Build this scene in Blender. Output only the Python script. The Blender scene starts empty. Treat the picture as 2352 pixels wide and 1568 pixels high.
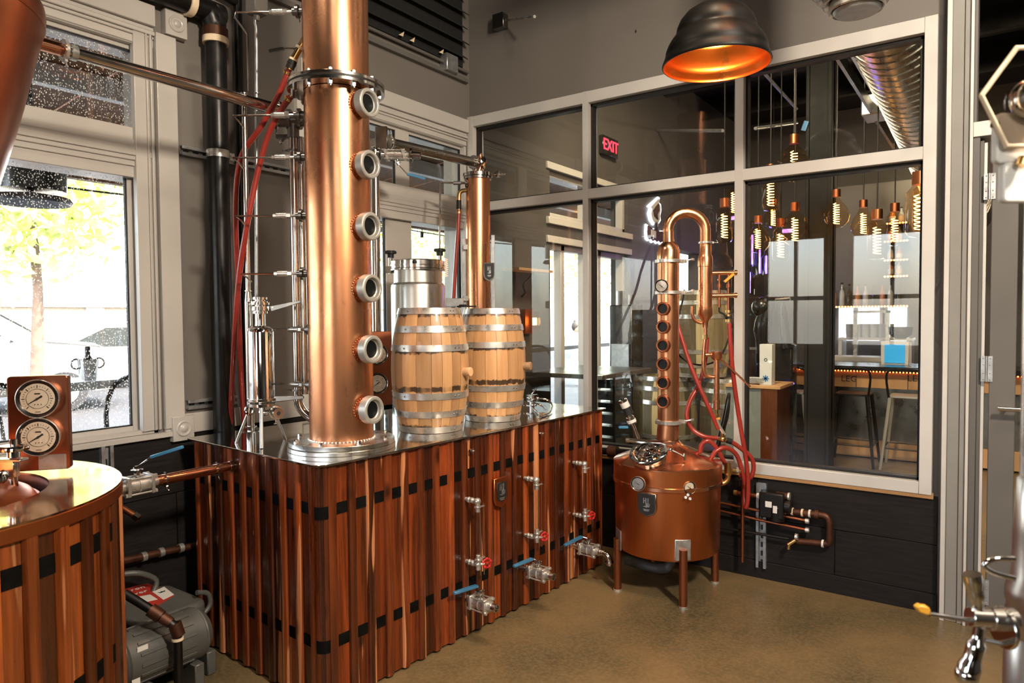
import bpy, bmesh, math, random
from mathutils import Vector, Matrix, Quaternion
random.seed(7)
V = Vector
PI = math.pi
SC = bpy.context.scene
COL = SC.collection

# ------------------------------------------------------------------ camera
F = 1592.0                      # focal length in pixels of the 2352 px wide frame
EYE = V((0, 0, 1.5))
def _rot(yaw, pit, rol):
    f = V((math.sin(yaw) * math.cos(pit), math.cos(yaw) * math.cos(pit), math.sin(pit)))
    r = V((math.cos(yaw), -math.sin(yaw), 0)); u = r.cross(f)
    return (r * math.cos(rol) + u * math.sin(rol), r * math.sin(rol) - u * math.cos(rol), f)
CR, CD, CF = _rot(-.6127, -.0354, -.0075)       # camera right, down, forward
cam = bpy.data.cameras.new('camera'); cam.sensor_width = 36; cam.lens = 36 * F / 2352
cam.clip_start = .02; cam.clip_end = 300
camo = bpy.data.objects.new('camera', cam); COL.objects.link(camo)
m = Matrix((CR, -CD, -CF)).transposed().to_4x4(); m.translation = EYE
camo.matrix_world = m
SC.camera = camo
cam.dof.use_dof = True; cam.dof.focus_distance = 3.3; cam.dof.aperture_fstop = 5.6

# ------------------------------------------------------------------ exposure, world, lights
SC.view_settings.view_transform = 'Standard'; SC.view_settings.look = 'None'
SC.view_settings.gamma = 1; SC.view_settings.use_curve_mapping = False
SC.view_settings.exposure = 0.0
w = bpy.data.worlds.new('sky'); SC.world = w; w.use_nodes = True
nt = w.node_tree; bg = nt.nodes['Background']
sky = nt.nodes.new('ShaderNodeTexSky'); sky.sky_type = 'NISHITA'; sky.sun_elevation = math.radians(48)
sky.sun_rotation = math.radians(120); sky.sun_disc = False; sky.dust_density = 3; sky.air_density = 1.0
mixw = nt.nodes.new('ShaderNodeMixRGB'); mixw.inputs[0].default_value = .75; mixw.inputs[2].default_value = (.5, .48, .44, 1)
nt.links.new(sky.outputs[0], mixw.inputs[1]); nt.links.new(mixw.outputs[0], bg.inputs[0]); bg.inputs[1].default_value = 8.5

def light(name, kind, loc, power, color=(1, 1, 1), size=.3, target=None, size_y=None, spot=None):
    l = bpy.data.lights.new(name, kind); l.energy = power; l.color = color
    if kind == 'AREA':
        l.size = size
        if size_y: l.shape = 'RECTANGLE'; l.size_y = size_y
    elif kind == 'SUN': l.angle = size
    else: l.shadow_soft_size = size
    if spot: l.spot_size = math.radians(spot); l.spot_blend = .6
    o = bpy.data.objects.new(name, l); COL.objects.link(o); o.location = loc
    if target is not None:
        o.rotation_euler = (V(target) - V(loc)).to_track_quat('-Z', 'Y').to_euler()
    return o
light('sun', 'SUN', (-6, 8, 9), 26.0, (1, .93, .82), .01, (-11.5, 3.5, 0))
light('key_light', 'AREA', (1.2, 1.0, 3.3), 205, (1, .86, .70), .32, (-2.2, 2.8, 1.0))
light('overhead_fill', 'SPOT', (-2.4, .9, 4.2), 85, (1, .84, .66), .18, (-1.3, 2.6, 0), spot=110)  # unseen fill added overhead, no fitting belongs to it
light('overhead_fill', 'SPOT', (.3, 1.9, 4.15), 160, (1, .86, .70), .2, (-1.3, 4.0, 1.9), spot=120)  # unseen fill added to lift the wall above the partition
light('overhead_fill', 'SPOT', (-.7, 2.2, 4.2), 230, (1, .78, .52), .2, (-.9, 2.7, 0), spot=70)  # unseen fill added to brighten the middle of the floor
light('foreground_fill', 'SPOT', (.9, -.6, 2.3), 90, (1, .93, .84), .12, (.42, .80, 1.75), spot=30)  # added spot that whitens the housings in the right foreground
light('fill_light', 'AREA', (1.6, -1.8, 2.6), 24, (1, .90, .80), 1.6, (-2, 3, 1.2))
light('bar_fill', 'SPOT', (-1.6, 4.5, 4.0), 650, (1, .80, .56), .25, (-2.2, 7.6, .6), spot=120)  # added fill hidden above the partition opening, brightens the casks
light('bar_fill', 'SPOT', (.6, 4.6, 4.0), 330, (1, .74, .48), .25, (-.9, 8.2, .8), spot=110)  # second added fill, hidden the same way, for the counter side

# ------------------------------------------------------------------ pixel rays onto known planes of the room
def ray(px, py): return CR * ((px - 1176) / F) + CD * ((py - 784) / F) + CF
def PX(px, py, x): d = ray(px, py); return EYE + d * (x / d.x)
def PY(px, py, y): d = ray(px, py); return EYE + d * (y / d.y)
def PZ(px, py, z): d = ray(px, py); return EYE + d * ((z - 1.5) / d.z)
def PN(px, py, p, n): d = ray(px, py); return EYE + d * ((V(p) - EYE).dot(V(n)) / d.dot(V(n)))
def PO(px, py, a): return PN(px, py, a, (CF.x, CF.y, 0))     # upright plane through a, facing the lens
def dep(p): return (V(p) - EYE).dot(CF)
def rad(px, p): return px * dep(p) / F                        # a length of px pixels at p, in metres

# ------------------------------------------------------------------ materials
def newmat(name):
    m = bpy.data.materials.new(name); m.use_nodes = True
    n = m.node_tree; return m, n, n.nodes['Principled BSDF']
def ramp(n, stops, src=None, interp='LINEAR'):
    r = n.nodes.new('ShaderNodeValToRGB'); r.color_ramp.interpolation = interp
    e = r.color_ramp.elements
    while len(e) > 1: e.remove(e[-1])
    for i, (p, c) in enumerate(stops):
        x = e[0] if i == 0 else e.new(p)
        x.position = p; x.color = (c, c, c, 1) if isinstance(c, (int, float)) else (*c, 1)
    if src is not None: n.links.new(src, r.inputs[0])
    return r.outputs[0]
def coords(n, scale=(1, 1, 1), rand=True, kind='Object'):
    tc = n.nodes.new('ShaderNodeTexCoord'); mp = n.nodes.new('ShaderNodeMapping'); mp.inputs['Scale'].default_value = scale
    n.links.new(tc.outputs[kind], mp.inputs['Vector'])
    if rand:
        oi = n.nodes.new('ShaderNodeObjectInfo'); mu = n.nodes.new('ShaderNodeMath'); mu.operation = 'MULTIPLY'; mu.inputs[1].default_value = 37
        n.links.new(oi.outputs['Random'], mu.inputs[0]); n.links.new(mu.outputs[0], mp.inputs['Location'])
    return mp.outputs[0]
def noise(n, vec, scale, detail=4, rough=.55, dist=0):
    t = n.nodes.new('ShaderNodeTexNoise'); t.inputs['Scale'].default_value = scale; t.inputs['Detail'].default_value = detail
    t.inputs['Roughness'].default_value = rough; t.inputs['Distortion'].default_value = dist
    if vec is not None: n.links.new(vec, t.inputs['Vector'])
    return t.outputs[0]
def mixc(n, fac, a, b, mode='MIX'):
    t = n.nodes.new('ShaderNodeMixRGB'); t.blend_type = mode
    for i, x in ((0, fac), (1, a), (2, b)):
        if isinstance(x, (int, float)): t.inputs[i].default_value = x if i == 0 else (x, x, x, 1)
        elif isinstance(x, tuple): t.inputs[i].default_value = (*x, 1)
        else: n.links.new(x, t.inputs[i])
    return t.outputs[0]
def mth(n, op, a, b=None):
    t = n.nodes.new('ShaderNodeMath'); t.operation = op
    for i, x in ((0, a), (1, b)):
        if x is None: continue
        if isinstance(x, (int, float)): t.inputs[i].default_value = x
        else: n.links.new(x, t.inputs[i])
    return t.outputs[0]
def bump(n, b, h, strength=.2, dist=.01):
    t = n.nodes.new('ShaderNodeBump'); t.inputs['Strength'].default_value = strength; t.inputs['Distance'].default_value = dist
    n.links.new(h, t.inputs['Height']); n.links.new(t.outputs[0], b.inputs['Normal'])
MT = {}
def simple(name, col, metal=0, rough=.5, var=.12, vs=8, stretch=(1, 1, 1), bmp=0, coat=0, rvar=.08, emis=None, es=0, dist=.004):
    m, n, b = newmat(name)
    v = coords(n, stretch); t = noise(n, v, vs)
    if var: n.links.new(mixc(n, 1, col, ramp(n, [(.3, 1 - var), (.7, 1 + var)], t), 'MULTIPLY'), b.inputs['Base Color'])
    else: b.inputs['Base Color'].default_value = (*col, 1)
    b.inputs['Metallic'].default_value = metal
    n.links.new(ramp(n, [(.3, max(.02, rough - rvar)), (.7, rough + rvar)], t), b.inputs['Roughness'])
    b.inputs['Coat Weight'].default_value = coat; b.inputs['Coat Roughness'].default_value = .12
    if bmp: bump(n, b, t, bmp, dist)
    if emis: b.inputs['Emission Color'].default_value = (*emis, 1); b.inputs['Emission Strength'].default_value = es
    MT[name] = m; return m
simple('steel', (.60, .57, .53), 1, .16, .06, 6, rvar=.05)
simple('brushed_steel', (.56, .54, .50), 1, .30, .10, 20, (1, 1, .06), rvar=.07)
simple('dark_steel', (.22, .21, .20), 1, .32, .15, 9)
simple('mid_steel', (.34, .32, .29), 1, .22, .1, 9)
simple('chrome', (.72, .71, .69), 1, .07, .03, 5, rvar=.03)
simple('hoop_steel', (.60, .58, .54), .8, .30, .22, 14, rvar=.1)
simple('galvanised', (.42, .43, .43), .9, .42, .18, 30, rvar=.1)
simple('black_iron', (.006, .005, .0045), .0, .36, .3, 8)
simple('rusty_iron', (.075, .028, .014), .6, .45, .4, 14)
simple('pale_sealant', (.62, .50, .34), 0, .6, .15, 30)
simple('black_rubber', (.014, .013, .012), 0, .5, .1)
simple('black_paint', (.010, .009, .008), 0, .28, .1, coat=.4)
simple('lamp_black', (.004, .0038, .0035), 0, .42, .1)
simple('post_black', (.005, .005, .005), 0, .8, .5, 14)
simple('charred', (.014, .010, .007), 0, .8, .3, 20)
simple('strap_black', (.0035, .003, .0025), 0, .85, .6, 22, bmp=.3)
simple('brass', (.62, .40, .16), 1, .26, .15)
simple('red_hose', (.25, .022, .013), 0, .34, .15, 5, coat=.25)
simple('red_paint', (.42, .012, .012), 0, .3, .05, coat=.4)
simple('blue_vinyl', (.035, .16, .30), 0, .38, .08, coat=.2)
simple('yellow_vinyl', (.62, .30, .03), 0, .4, .08)
simple('white_paint', (.40, .375, .34), 0, .38, .05, 3, coat=.15)
simple('aluminium', (.52, .50, .465), .25, .42, .05, 4)
simple('grey_wall', (.135, .120, .104), 0, .6, .05, 2, bmp=.12, dist=.003)
simple('bar_wall', (.055, .048, .042), 0, .6, .06, 2)
simple('dark_grey_trim', (.10, .092, .082), 0, .45, .05, 3)
simple('cast_ring', (.42, .41, .375), .55, .40, .06)
simple('jamb_grey', (.21, .20, .18), .1, .45, .05)
simple('dark_lens', (.004, .005, .005), 0, .35, 0); MT['dark_lens'].node_tree.nodes['Principled BSDF'].inputs['Specular IOR Level'].default_value = .22
simple('dark_tile', (.011, .009, .0085), 0, .62, .35, 7, (1, 1, 14), bmp=.15, dist=.002)
simple('grout', (.018, .016, .015), 0, .8)
simple('black_fabric', (.003, .003, .003), 0, .9, .4, 20)
simple('dark_ceiling', (.012, .010, .009), 0, .8, .2)
simple('machine_grey', (.075, .073, .066), 0, .42, .15, 6, bmp=.1)
simple('label_white', (.62, .60, .55), 0, .5, .05)
simple('label_red', (.38, .03, .02), 0, .5, .05)
simple('ink_black', (.012, .012, .012), 0, .5, 0)
simple('dial_white', (.72, .68, .58), 0, .45, .03)
simple('cast_iron_leg', (.03, .03, .03), .6, .3)
simple('light_oak', (.42, .24, .11), 0, .5, .25, 6, (1, 1, .2))
simple('skin', (.45, .24, .16), 0, .5, .05)
simple('dark_hair', (.03, .018, .012), 0, .6, .1)
simple('pale_shirt', (.45, .50, .55), 0, .7, .08)
simple('white_car_paint', (.62, .62, .60), .1, .25, .03, coat=1)
simple('car_glass', (.05, .055, .05), .2, .08, .05)
simple('tire', (.02, .02, .02), 0, .7)
simple('patio_wood', (.22, .11, .05), 0, .6, .25, 8, (1, .1, 1))
simple('pavement', (.022, .022, .023), 0, .8, .12, 4)
simple('patio_stone', (.025, .025, .027), 0, .6, .3, 12)
simple('leaf_green', (.62, .70, .22), 0, .6, .35, 3)
simple('bark', (.14, .09, .06), 0, .8, .3)
simple('blue_tape', (.02, .14, .32), 0, .5)
simple('dull_wood', (.30, .16, .06), 0, .5, .3, 8, (.3, 1, 1))
simple('grey_cabinet', (.16, .18, .16), 0, .5, .05)
simple('white_board', (.55, .55, .53), 0, .4, .03)
simple('cloth_stack', (.5, .47, .44), 0, .8, .1)
simple('warm_glow', (1, .5, .2), 0, .4, 0, emis=(1, .42, .12), es=14)
simple('filament', (1, .6, .25), 0, .4, 0, emis=(1, .50, .16), es=16)
simple('exit_red', (.8, .02, .04), 0, .4, 0, emis=(1, .03, .07), es=3.2)
simple('white_glow', (.9, .93, 1), 0, .4, 0, emis=(.82, .88, 1), es=7)
simple('blue_glow', (.1, .1, 1), 0, .4, 0, emis=(.16, .10, 1), es=10)
simple('blue_screen', (.02, .2, .4), 0, .3, 0, emis=(.02, .28, .55), es=1.0)
simple('lit_blind', (.45, .50, .52), 0, .6, .04, emis=(.62, .72, .78), es=1.1)
simple('led_amber', (1, .3, .1), 0, .4, 0, emis=(1, .20, .05), es=9)

def copper(name, base, dark, rough, scale=5, stretch=(1, 1, .5), spots=0, coat=0):
    m, n, b = newmat(name); v = coords(n, stretch)
    t = noise(n, v, scale, 5, .6, .4); t2 = noise(n, v, scale * 9, 3)
    c = mixc(n, ramp(n, [(.36, 0), (.68, 1)], t), base, dark)
    if spots: c = mixc(n, ramp(n, [(.66, 0), (.74, spots)], t2), c, tuple(x * .35 for x in dark))
    n.links.new(c, b.inputs['Base Color']); b.inputs['Metallic'].default_value = 1
    n.links.new(ramp(n, [(.3, rough - .06), (.75, rough + .1)], t), b.inputs['Roughness'])
    b.inputs['Coat Weight'].default_value = coat
    bump(n, b, t, .03, .002); MT[name] = m; return m
copper('copper', (.80, .40, .22), (.62, .26, .12), .27, 4, (1, 1, .6), .25)
copper('bright_copper', (.86, .42, .25), (.70, .30, .16), .20, 6)
copper('satin_copper', (.66, .22, .075), (.48, .14, .045), .34, 7, (1, 1, .15))
copper('old_copper', (.42, .15, .07), (.28, .09, .04), .38, 6)
copper('copper_sheet', (.38, .135, .07), (.28, .09, .045), .33, 5)
copper('lamp_copper', (.80, .26, .05), (.70, .22, .04), .30, 5)

def wood(name, dark, mid, pale, pale_amt, gloss=.2, gs=1.0, coat=.7):
    m, n, b = newmat(name); v = coords(n, (1, 1, 1))
    vg = coords(n, (38 * gs, 38 * gs, 1.6)); g = noise(n, vg, 1.0, 5, .65, .3)
    broad = noise(n, coords(n, (9, 9, .9)), 1.0, 3)
    oi = n.nodes.new('ShaderNodeObjectInfo')
    c = mixc(n, ramp(n, [(.3, 0), (.75, 1)], g), dark, mid)
    tone = ramp(n, [(0, .18), (.3, .5), (.65, 1.0), (1, 2.0)], oi.outputs['Random'])
    c = mixc(n, 1, c, tone, 'MULTIPLY')
    c = mixc(n, ramp(n, [(.35, .55), (.7, 1)], broad), mixc(n, 1, c, (.35, .28, .22), 'MULTIPLY'), c)
    if pale_amt:
        wv = noise(n, coords(n, (14, 14, .8)), 1.0, 2)
        c = mixc(n, ramp(n, [(.62, 0), (.635, pale_amt)], wv), c, mixc(n, 1, pale, ramp(n, [(.3, .8), (.7, 1.1)], g), 'MULTIPLY'))
    knots = n.nodes.new('ShaderNodeTexVoronoi'); knots.inputs['Scale'].default_value = 1
    n.links.new(coords(n, (7, 7, 3.2)), knots.inputs['Vector'])
    c = mixc(n, ramp(n, [(.05, .9), (.16, 0)], knots.outputs['Distance']), c, tuple(x * .3 for x in dark))
    n.links.new(c, b.inputs['Base Color'])
    n.links.new(ramp(n, [(.3, gloss), (.7, gloss + .2)], g), b.inputs['Roughness'])
    b.inputs['Coat Weight'].default_value = coat; b.inputs['Coat Roughness'].default_value = .14
    bump(n, b, g, .25, .002); MT[name] = m; return m
wood('cedar_board', (.030, .006, .002), (.27, .050, .009), (.60, .24, .10), .85, coat=.4)
wood('cedar_batten', (.038, .008, .003), (.31, .062, .011), (.60, .24, .10), .85, coat=.4)
wood('tub_board', (.07, .015, .003), (.30, .070, .012), (.58, .25, .11), .5)
wood('oak_stave', (.34, .20, .105), (.50, .31, .17), (.6, .4, .22), 0, .45, .8, .05)
wood('old_oak', (.22, .18, .095), (.38, .32, .18), (.3, .2, .1), 0, .6, .8, 0)

def glass(name, tint=(1, 1, 1), specks=0, refl=.5, ior=1.45):
    m = bpy.data.materials.new(name); m.use_nodes = True; n = m.node_tree; n.nodes.clear()
    out = n.nodes.new('ShaderNodeOutputMaterial'); tr = n.nodes.new('ShaderNodeBsdfTransparent'); tr.inputs[0].default_value = (*tint, 1)
    gl = n.nodes.new('ShaderNodeBsdfGlossy'); gl.inputs['Roughness'].default_value = .01; gl.inputs[0].default_value = (1, 1, 1, 1)
    fr = n.nodes.new('ShaderNodeFresnel'); fr.inputs[0].default_value = ior
    ge = n.nodes.new('ShaderNodeNewGeometry')
    mx = n.nodes.new('ShaderNodeMixShader'); n.links.new(mth(n, 'MULTIPLY', mth(n, 'MULTIPLY', fr.outputs[0], refl * 2), mth(n, 'SUBTRACT', 1.0, ge.outputs['Backfacing'])), mx.inputs[0])
    n.links.new(tr.outputs[0], mx.inputs[1]); n.links.new(gl.outputs[0], mx.inputs[2]); last = mx.outputs[0]
    if specks:
        vo = n.nodes.new('ShaderNodeTexVoronoi'); vo.inputs['Scale'].default_value = 130; vo.inputs['Randomness'].default_value = 1
        n.links.new(coords(n, (1, 1, .7), False), vo.inputs['Vector'])
        big = noise(n, coords(n, (1, 1, 1), False), 7, 2)
        fac = mth(n, 'MULTIPLY', ramp(n, [(.22, 1), (.36, 0)], vo.outputs['Distance']), ramp(n, [(.30, .5), (.5, 1)], big))
        bw = n.nodes.new('ShaderNodeSeparateColor'); n.links.new(vo.outputs['Color'], bw.inputs[0])
        fac = mth(n, 'MULTIPLY', fac, ramp(n, [(.22, 0), (.34, specks)], bw.outputs[0]))
        dr = n.nodes.new('ShaderNodeBsdfTranslucent'); dr.inputs[0].default_value = (.8, .77, .7, 1)
        df = n.nodes.new('ShaderNodeBsdfDiffuse'); df.inputs[0].default_value = (.8, .77, .7, 1)
        md = n.nodes.new('ShaderNodeMixShader'); md.inputs[0].default_value = .5
        n.links.new(dr.outputs[0], md.inputs[1]); n.links.new(df.outputs[0], md.inputs[2])
        m2 = n.nodes.new('ShaderNodeMixShader'); n.links.new(fac, m2.inputs[0]); n.links.new(last, m2.inputs[1]); n.links.new(md.outputs[0], m2.inputs[2]); last = m2.outputs[0]
    n.links.new(last, out.inputs[0]); MT[name] = m; return m
glass('clear_glass', (.93, .95, .93), 0, .8)
glass('rain_glass', (.97, .97, .97), .85, .5)
glass('tube_glass', (.85, .80, .75), 0, .9)
glass('bulb_glass', (1, .86, .68), 0, .6)
glass('bottle_glass', (.75, .70, .55), 0, .8)

# ------------------------------------------------------------------ mesh building
def frame(axis, ref=None):
    a = V(axis).normalized()
    r = V(ref) if ref is not None else (V((0, 0, 1)) if abs(a.z) < .9 else V((1, 0, 0)))
    u = (r - a * r.dot(a)).normalized(); return u, a.cross(u), a
class MB:
    def __init__(s): s.v = []; s.f = []; s.mi = []; s.cur = 0
    def mat(s, i): s.cur = i; return s
    def add(s, vs, fs):
        o = len(s.v); s.v += [tuple(v) for v in vs]; s.f += [tuple(i + o for i in f) for f in fs]; s.mi += [s.cur] * len(fs); return s
    def obox(s, c, h, ax=None):
        ax = ax or (V((1, 0, 0)), V((0, 1, 0)), V((0, 0, 1))); c = V(c)
        vs = [c + ax[0] * (h[0] * i) + ax[1] * (h[1] * j) + ax[2] * (h[2] * k) for i in (-1, 1) for j in (-1, 1) for k in (-1, 1)]
        fs = [(0, 1, 3, 2), (4, 6, 7, 5), (0, 4, 5, 1), (2, 3, 7, 6), (0, 2, 6, 4), (1, 5, 7, 3)]
        if ax[0].cross(ax[1]).dot(ax[2]) < 0: fs = [f[::-1] for f in fs]
        return s.add(vs, fs)
    def box(s, a, b):
        a = V(a); b = V(b); return s.obox((a + b) / 2, [abs(x) / 2 for x in (b - a)])
    def lathe(s, prof, org, axis=(0, 0, 1), n=24, closed=False):
        u, w_, a = frame(axis); org = V(org); vs = []; fs = []
        for r, h in prof:
            for i in range(n):
                t = 2 * PI * i / n; vs.append(org + a * h + (u * math.cos(t) + w_ * math.sin(t)) * max(r, 1e-5))
        k = len(prof)
        for j in range(k if closed else k - 1):
            for i in range(n):
                j2 = (j + 1) % k; i2 = (i + 1) % n
                fs.append((j * n + i, j * n + i2, j2 * n + i2, j2 * n + i))
        return s.add(vs, fs)
    def cyl(s, p0, p1, r0, r1=None, n=14):
        p0 = V(p0); p1 = V(p1); L = (p1 - p0).length; r1 = r0 if r1 is None else r1
        return s.lathe([(0, 0), (r0, 0), (r1, L), (0, L)], p0, p1 - p0, n)
    def ring(s, c, axis, R, r, n=28, k=8):
        return s.lathe([(R + r * math.cos(2 * PI * i / k), r * math.sin(2 * PI * i / k)) for i in range(k)], c, axis, n, True)
    def band(s, c, axis, ri, ro, h, n=28):     # flat ring (washer) of height h along axis
        return s.lathe([(ri, 0), (ro, 0), (ro, h), (ri, h)], c, axis, n, True)
    def sphere(s, c, r, n=14, sc=(1, 1, 1)):
        k = max(5, n // 2); o = len(s.v)
        s.lathe([(r * math.sin(PI * i / k), -r * math.cos(PI * i / k)) for i in range(k + 1)], (0, 0, 0), (0, 0, 1), n)
        for i in range(o, len(s.v)):
            x, y, z = s.v[i]; s.v[i] = (x * sc[0] + c[0], y * sc[1] + c[1], z * sc[2] + c[2])
        return s
    def tube(s, pts, r, n=10, smooth=0, cap=True):
        pts = [V(p) for p in pts]
        if smooth: pts = spline(pts, smooth)
        rs = r if isinstance(r, (list, tuple)) else [r] * len(pts)
        if len(rs) != len(pts): rs = [rs[min(len(rs) - 1, int(i * len(rs) / len(pts)))] for i in range(len(pts))]
        t0 = (pts[1] - pts[0]).normalized(); u, w_, _ = frame(t0); vs = []; fs = []
        for i, p in enumerate(pts):
            t = (pts[min(i + 1, len(pts) - 1)] - pts[max(i - 1, 0)]).normalized()
            q = t0.rotation_difference(t); u = (q @ u); u = (u - t * u.dot(t)).normalized(); w_ = t.cross(u); t0 = t
            for j in range(n):
                a = 2 * PI * j / n; vs.append(p + (u * math.cos(a) + w_ * math.sin(a)) * rs[i])
        for i in range(len(pts) - 1):
            for j in range(n):
                j2 = (j + 1) % n; fs.append((i * n + j, i * n + j2, (i + 1) * n + j2, (i + 1) * n + j))
        if cap: fs += [tuple(range(n))[::-1], tuple(range((len(pts) - 1) * n, len(pts) * n))]
        return s.add(vs, fs)
    def prism(s, poly, org, u, w_, d):           # polygon in (u, w) extruded by vector d
        org = V(org); u = V(u); w_ = V(w_); d = V(d); n = len(poly)
        area = sum(poly[i][0] * poly[(i + 1) % n][1] - poly[(i + 1) % n][0] * poly[i][1] for i in range(n))
        if area * u.cross(w_).dot(d) < 0: poly = poly[::-1]
        a = [org + u * p[0] + w_ * p[1] for p in poly]; vs = a + [x + d for x in a]
        fs = [tuple(range(n))[::-1], tuple(range(n, 2 * n))] + [(i, (i + 1) % n, n + (i + 1) % n, n + i) for i in range(n)]
        return s.add(vs, fs)
    def build(s, name, mats, parent=None, bev=0, ang=38, loc=None, seg=1, sub=0):
        me = bpy.data.meshes.new(name)
        if parent is not None: L = V(WL[parent.name])
        elif loc is not None: L = V(loc)
        else:
            xs = list(zip(*s.v)); L = V(((min(xs[0]) + max(xs[0])) / 2, (min(xs[1]) + max(xs[1])) / 2, min(xs[2])))
        me.from_pydata([(x - L.x, y - L.y, z - L.z) for x, y, z in s.v], [], s.f)
        for x in (mats if isinstance(mats, (list, tuple)) else [mats]): me.materials.append(MT[x])
        if any(s.mi): me.polygons.foreach_set('material_index', s.mi)
        me.validate(); me.polygons.foreach_set('use_smooth', [True] * len(me.polygons)); me.set_sharp_from_angle(angle=math.radians(ang))
        o = bpy.data.objects.new(name, me); COL.objects.link(o)
        if parent is not None: o.parent = parent
        else: o.location = L
        WL[o.name] = L
        if bev:
            b = o.modifiers.new('bevel', 'BEVEL'); b.width = bev; b.segments = seg; b.limit_method = 'ANGLE'; b.angle_limit = math.radians(40); b.harden_normals = False
        if sub:
            b = o.modifiers.new('sub', 'SUBSURF'); b.levels = sub; b.render_levels = sub
        return o
WL = {}
def spline(pts, k):
    out = []; n = len(pts)
    for i in range(n - 1):
        p0 = pts[max(i - 1, 0)]; p1 = pts[i]; p2 = pts[i + 1]; p3 = pts[min(i + 2, n - 1)]
        for j in range(k):
            t = j / k
            out.append(.5 * ((2 * p1) + (p2 - p0) * t + (2 * p0 - 5 * p1 + 4 * p2 - p3) * t * t + (3 * p1 - p0 - 3 * p2 + p3) * t ** 3))
    return out + [pts[-1]]
def tag(o, label=None, cat=None, group=None, kind=None):
    if label: o['label'] = label
    if cat: o['category'] = cat
    if group: o['group'] = group
    if kind: o['kind'] = kind
    return o
def thing(name, label, cat, loc, group=None):
    o = bpy.data.objects.new(name, None); COL.objects.link(o); o.location = loc; o.empty_display_size = .05
    WL[o.name] = V(loc); return tag(o, label, cat, group)
def dup(root, loc, label=None, rotz=0, scale=1, group=None):
    r = root.copy(); COL.objects.link(r); r.location = loc; r.rotation_euler = (0, 0, rotz); r.scale = (scale,) * 3
    WL[r.name] = V(loc)
    if label: r['label'] = label
    if group: r['group'] = group
    def kids(src, dst):
        for ch in list(src.children):
            c = ch.copy(); COL.objects.link(c); c.parent = dst; kids(ch, c)
    kids(root, r); return r
def struct(o): o['kind'] = 'structure'; return o
def mesh_like(o, name, loc, parent=None):       # one more object sharing o's mesh
    c = bpy.data.objects.new(name, o.data); COL.objects.link(c); c.location = loc
    if parent is not None: c.parent = parent
    return c
def text(name, s, size, org, u, w_, mat, parent=None, depth=.002, align='CENTER'):
    cu = bpy.data.curves.new(name, 'FONT'); cu.body = s; cu.size = size; cu.extrude = depth; cu.align_x = align; cu.align_y = 'CENTER'
    cu.resolution_u = 2; cu.materials.append(MT[mat])
    o = bpy.data.objects.new(name, cu); COL.objects.link(o)
    u = V(u).normalized(); w_ = V(w_).normalized(); n = u.cross(w_)
    mm = Matrix((u, w_, n)).transposed().to_4x4()
    if parent is not None: mm.translation = V(org) - V(WL[parent.name]); o.parent = parent
    else: mm.translation = V(org)
    me = bpy.data.meshes.new_from_object(o); me.name = name; bpy.data.objects.remove(o)
    o = bpy.data.objects.new(name, me); COL.objects.link(o)
    if parent is not None: o.parent = parent
    o.matrix_local = mm; return o
ORD = ['first', 'second', 'third', 'fourth', 'fifth', 'sixth', 'seventh', 'eighth', 'ninth', 'tenth', 'eleventh', 'twelfth', 'thirteenth', 'fourteenth']
UP = V((0, 0, 1)); EX = V((1, 0, 0)); EY = V((0, 1, 0))
for k_, v_ in (('dark_tile', .18), ('strap_black', .08), ('charred', .1), ('black_iron', .35), ('black_paint', .35), ('lamp_black', .16), ('dark_ceiling', .1), ('black_rubber', .25), ('cedar_board', .4), ('cedar_batten', .5)):
    MT[k_].node_tree.nodes['Principled BSDF'].inputs['Specular IOR Level'].default_value = v_
# ================================================================== the room shell
XW = -3.19; YP = 4.02; CEIL = 4.3; Y0 = -3.0; Y1 = 10.6; X1 = 3.0
def wallx(name, x0, x1, ys, zs, holes, mat):        # wall in the YZ plane with rectangular holes
    mb = MB(); Y = sorted({ys[0], ys[1], *[h[0] for h in holes], *[h[1] for h in holes]}); Z = sorted({zs[0], zs[1], *[h[2] for h in holes], *[h[3] for h in holes]})
    for i in range(len(Y) - 1):
        run = None
        for j in range(len(Z) - 1):
            cy = (Y[i] + Y[i + 1]) / 2; cz = (Z[j] + Z[j + 1]) / 2
            if any(h[0] < cy < h[1] and h[2] < cz < h[3] for h in holes): continue
            mb.box((x0, Y[i], Z[j]), (x1, Y[i + 1], Z[j + 1]))
    return struct(mb.build(name, mat))
struct(MB().box((XW - .25, Y0, -.12), (X1, Y1, 0)).build('floor', 'black_iron'))
fl = bpy.data.objects['floor']
m, n, b = newmat('concrete'); v = coords(n, (1, 1, 1), False)
t = noise(n, v, 1.3, 5, .6); t2 = noise(n, v, 60, 3, .7)
c = mixc(n, ramp(n, [(.3, 0), (.7, 1)], t), (.055, .047, .024), (.21, .135, .058))
c = mixc(n, ramp(n, [(.42, .0), (.62, .35)], t2), c, (.23, .17, .09))
n.links.new(c, b.inputs['Base Color']); n.links.new(ramp(n, [(.3, .30), (.7, .48)], t), b.inputs['Roughness'])
b.inputs['Specular IOR Level'].default_value = .35
bump(n, b, t2, .05, .002); MT['concrete'] = m
fl.data.materials[0] = m
WIN = [(.16, 1.675, .975, 2.755), (2.66, 3.975, .975, 2.755)]
BWIN = [(5.12, 6.66, .35, 2.14), (5.12, 6.66, 2.36, 2.77), (8.0, 8.9, .9, 2.3)]
wallx('wall_left', XW - .2, XW, (Y0, YP + .13), (0, CEIL), WIN, 'grey_wall')
wallx('wall_bar_left', XW - .2, XW, (YP + .13, Y1), (0, CEIL), BWIN, 'bar_wall')
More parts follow.
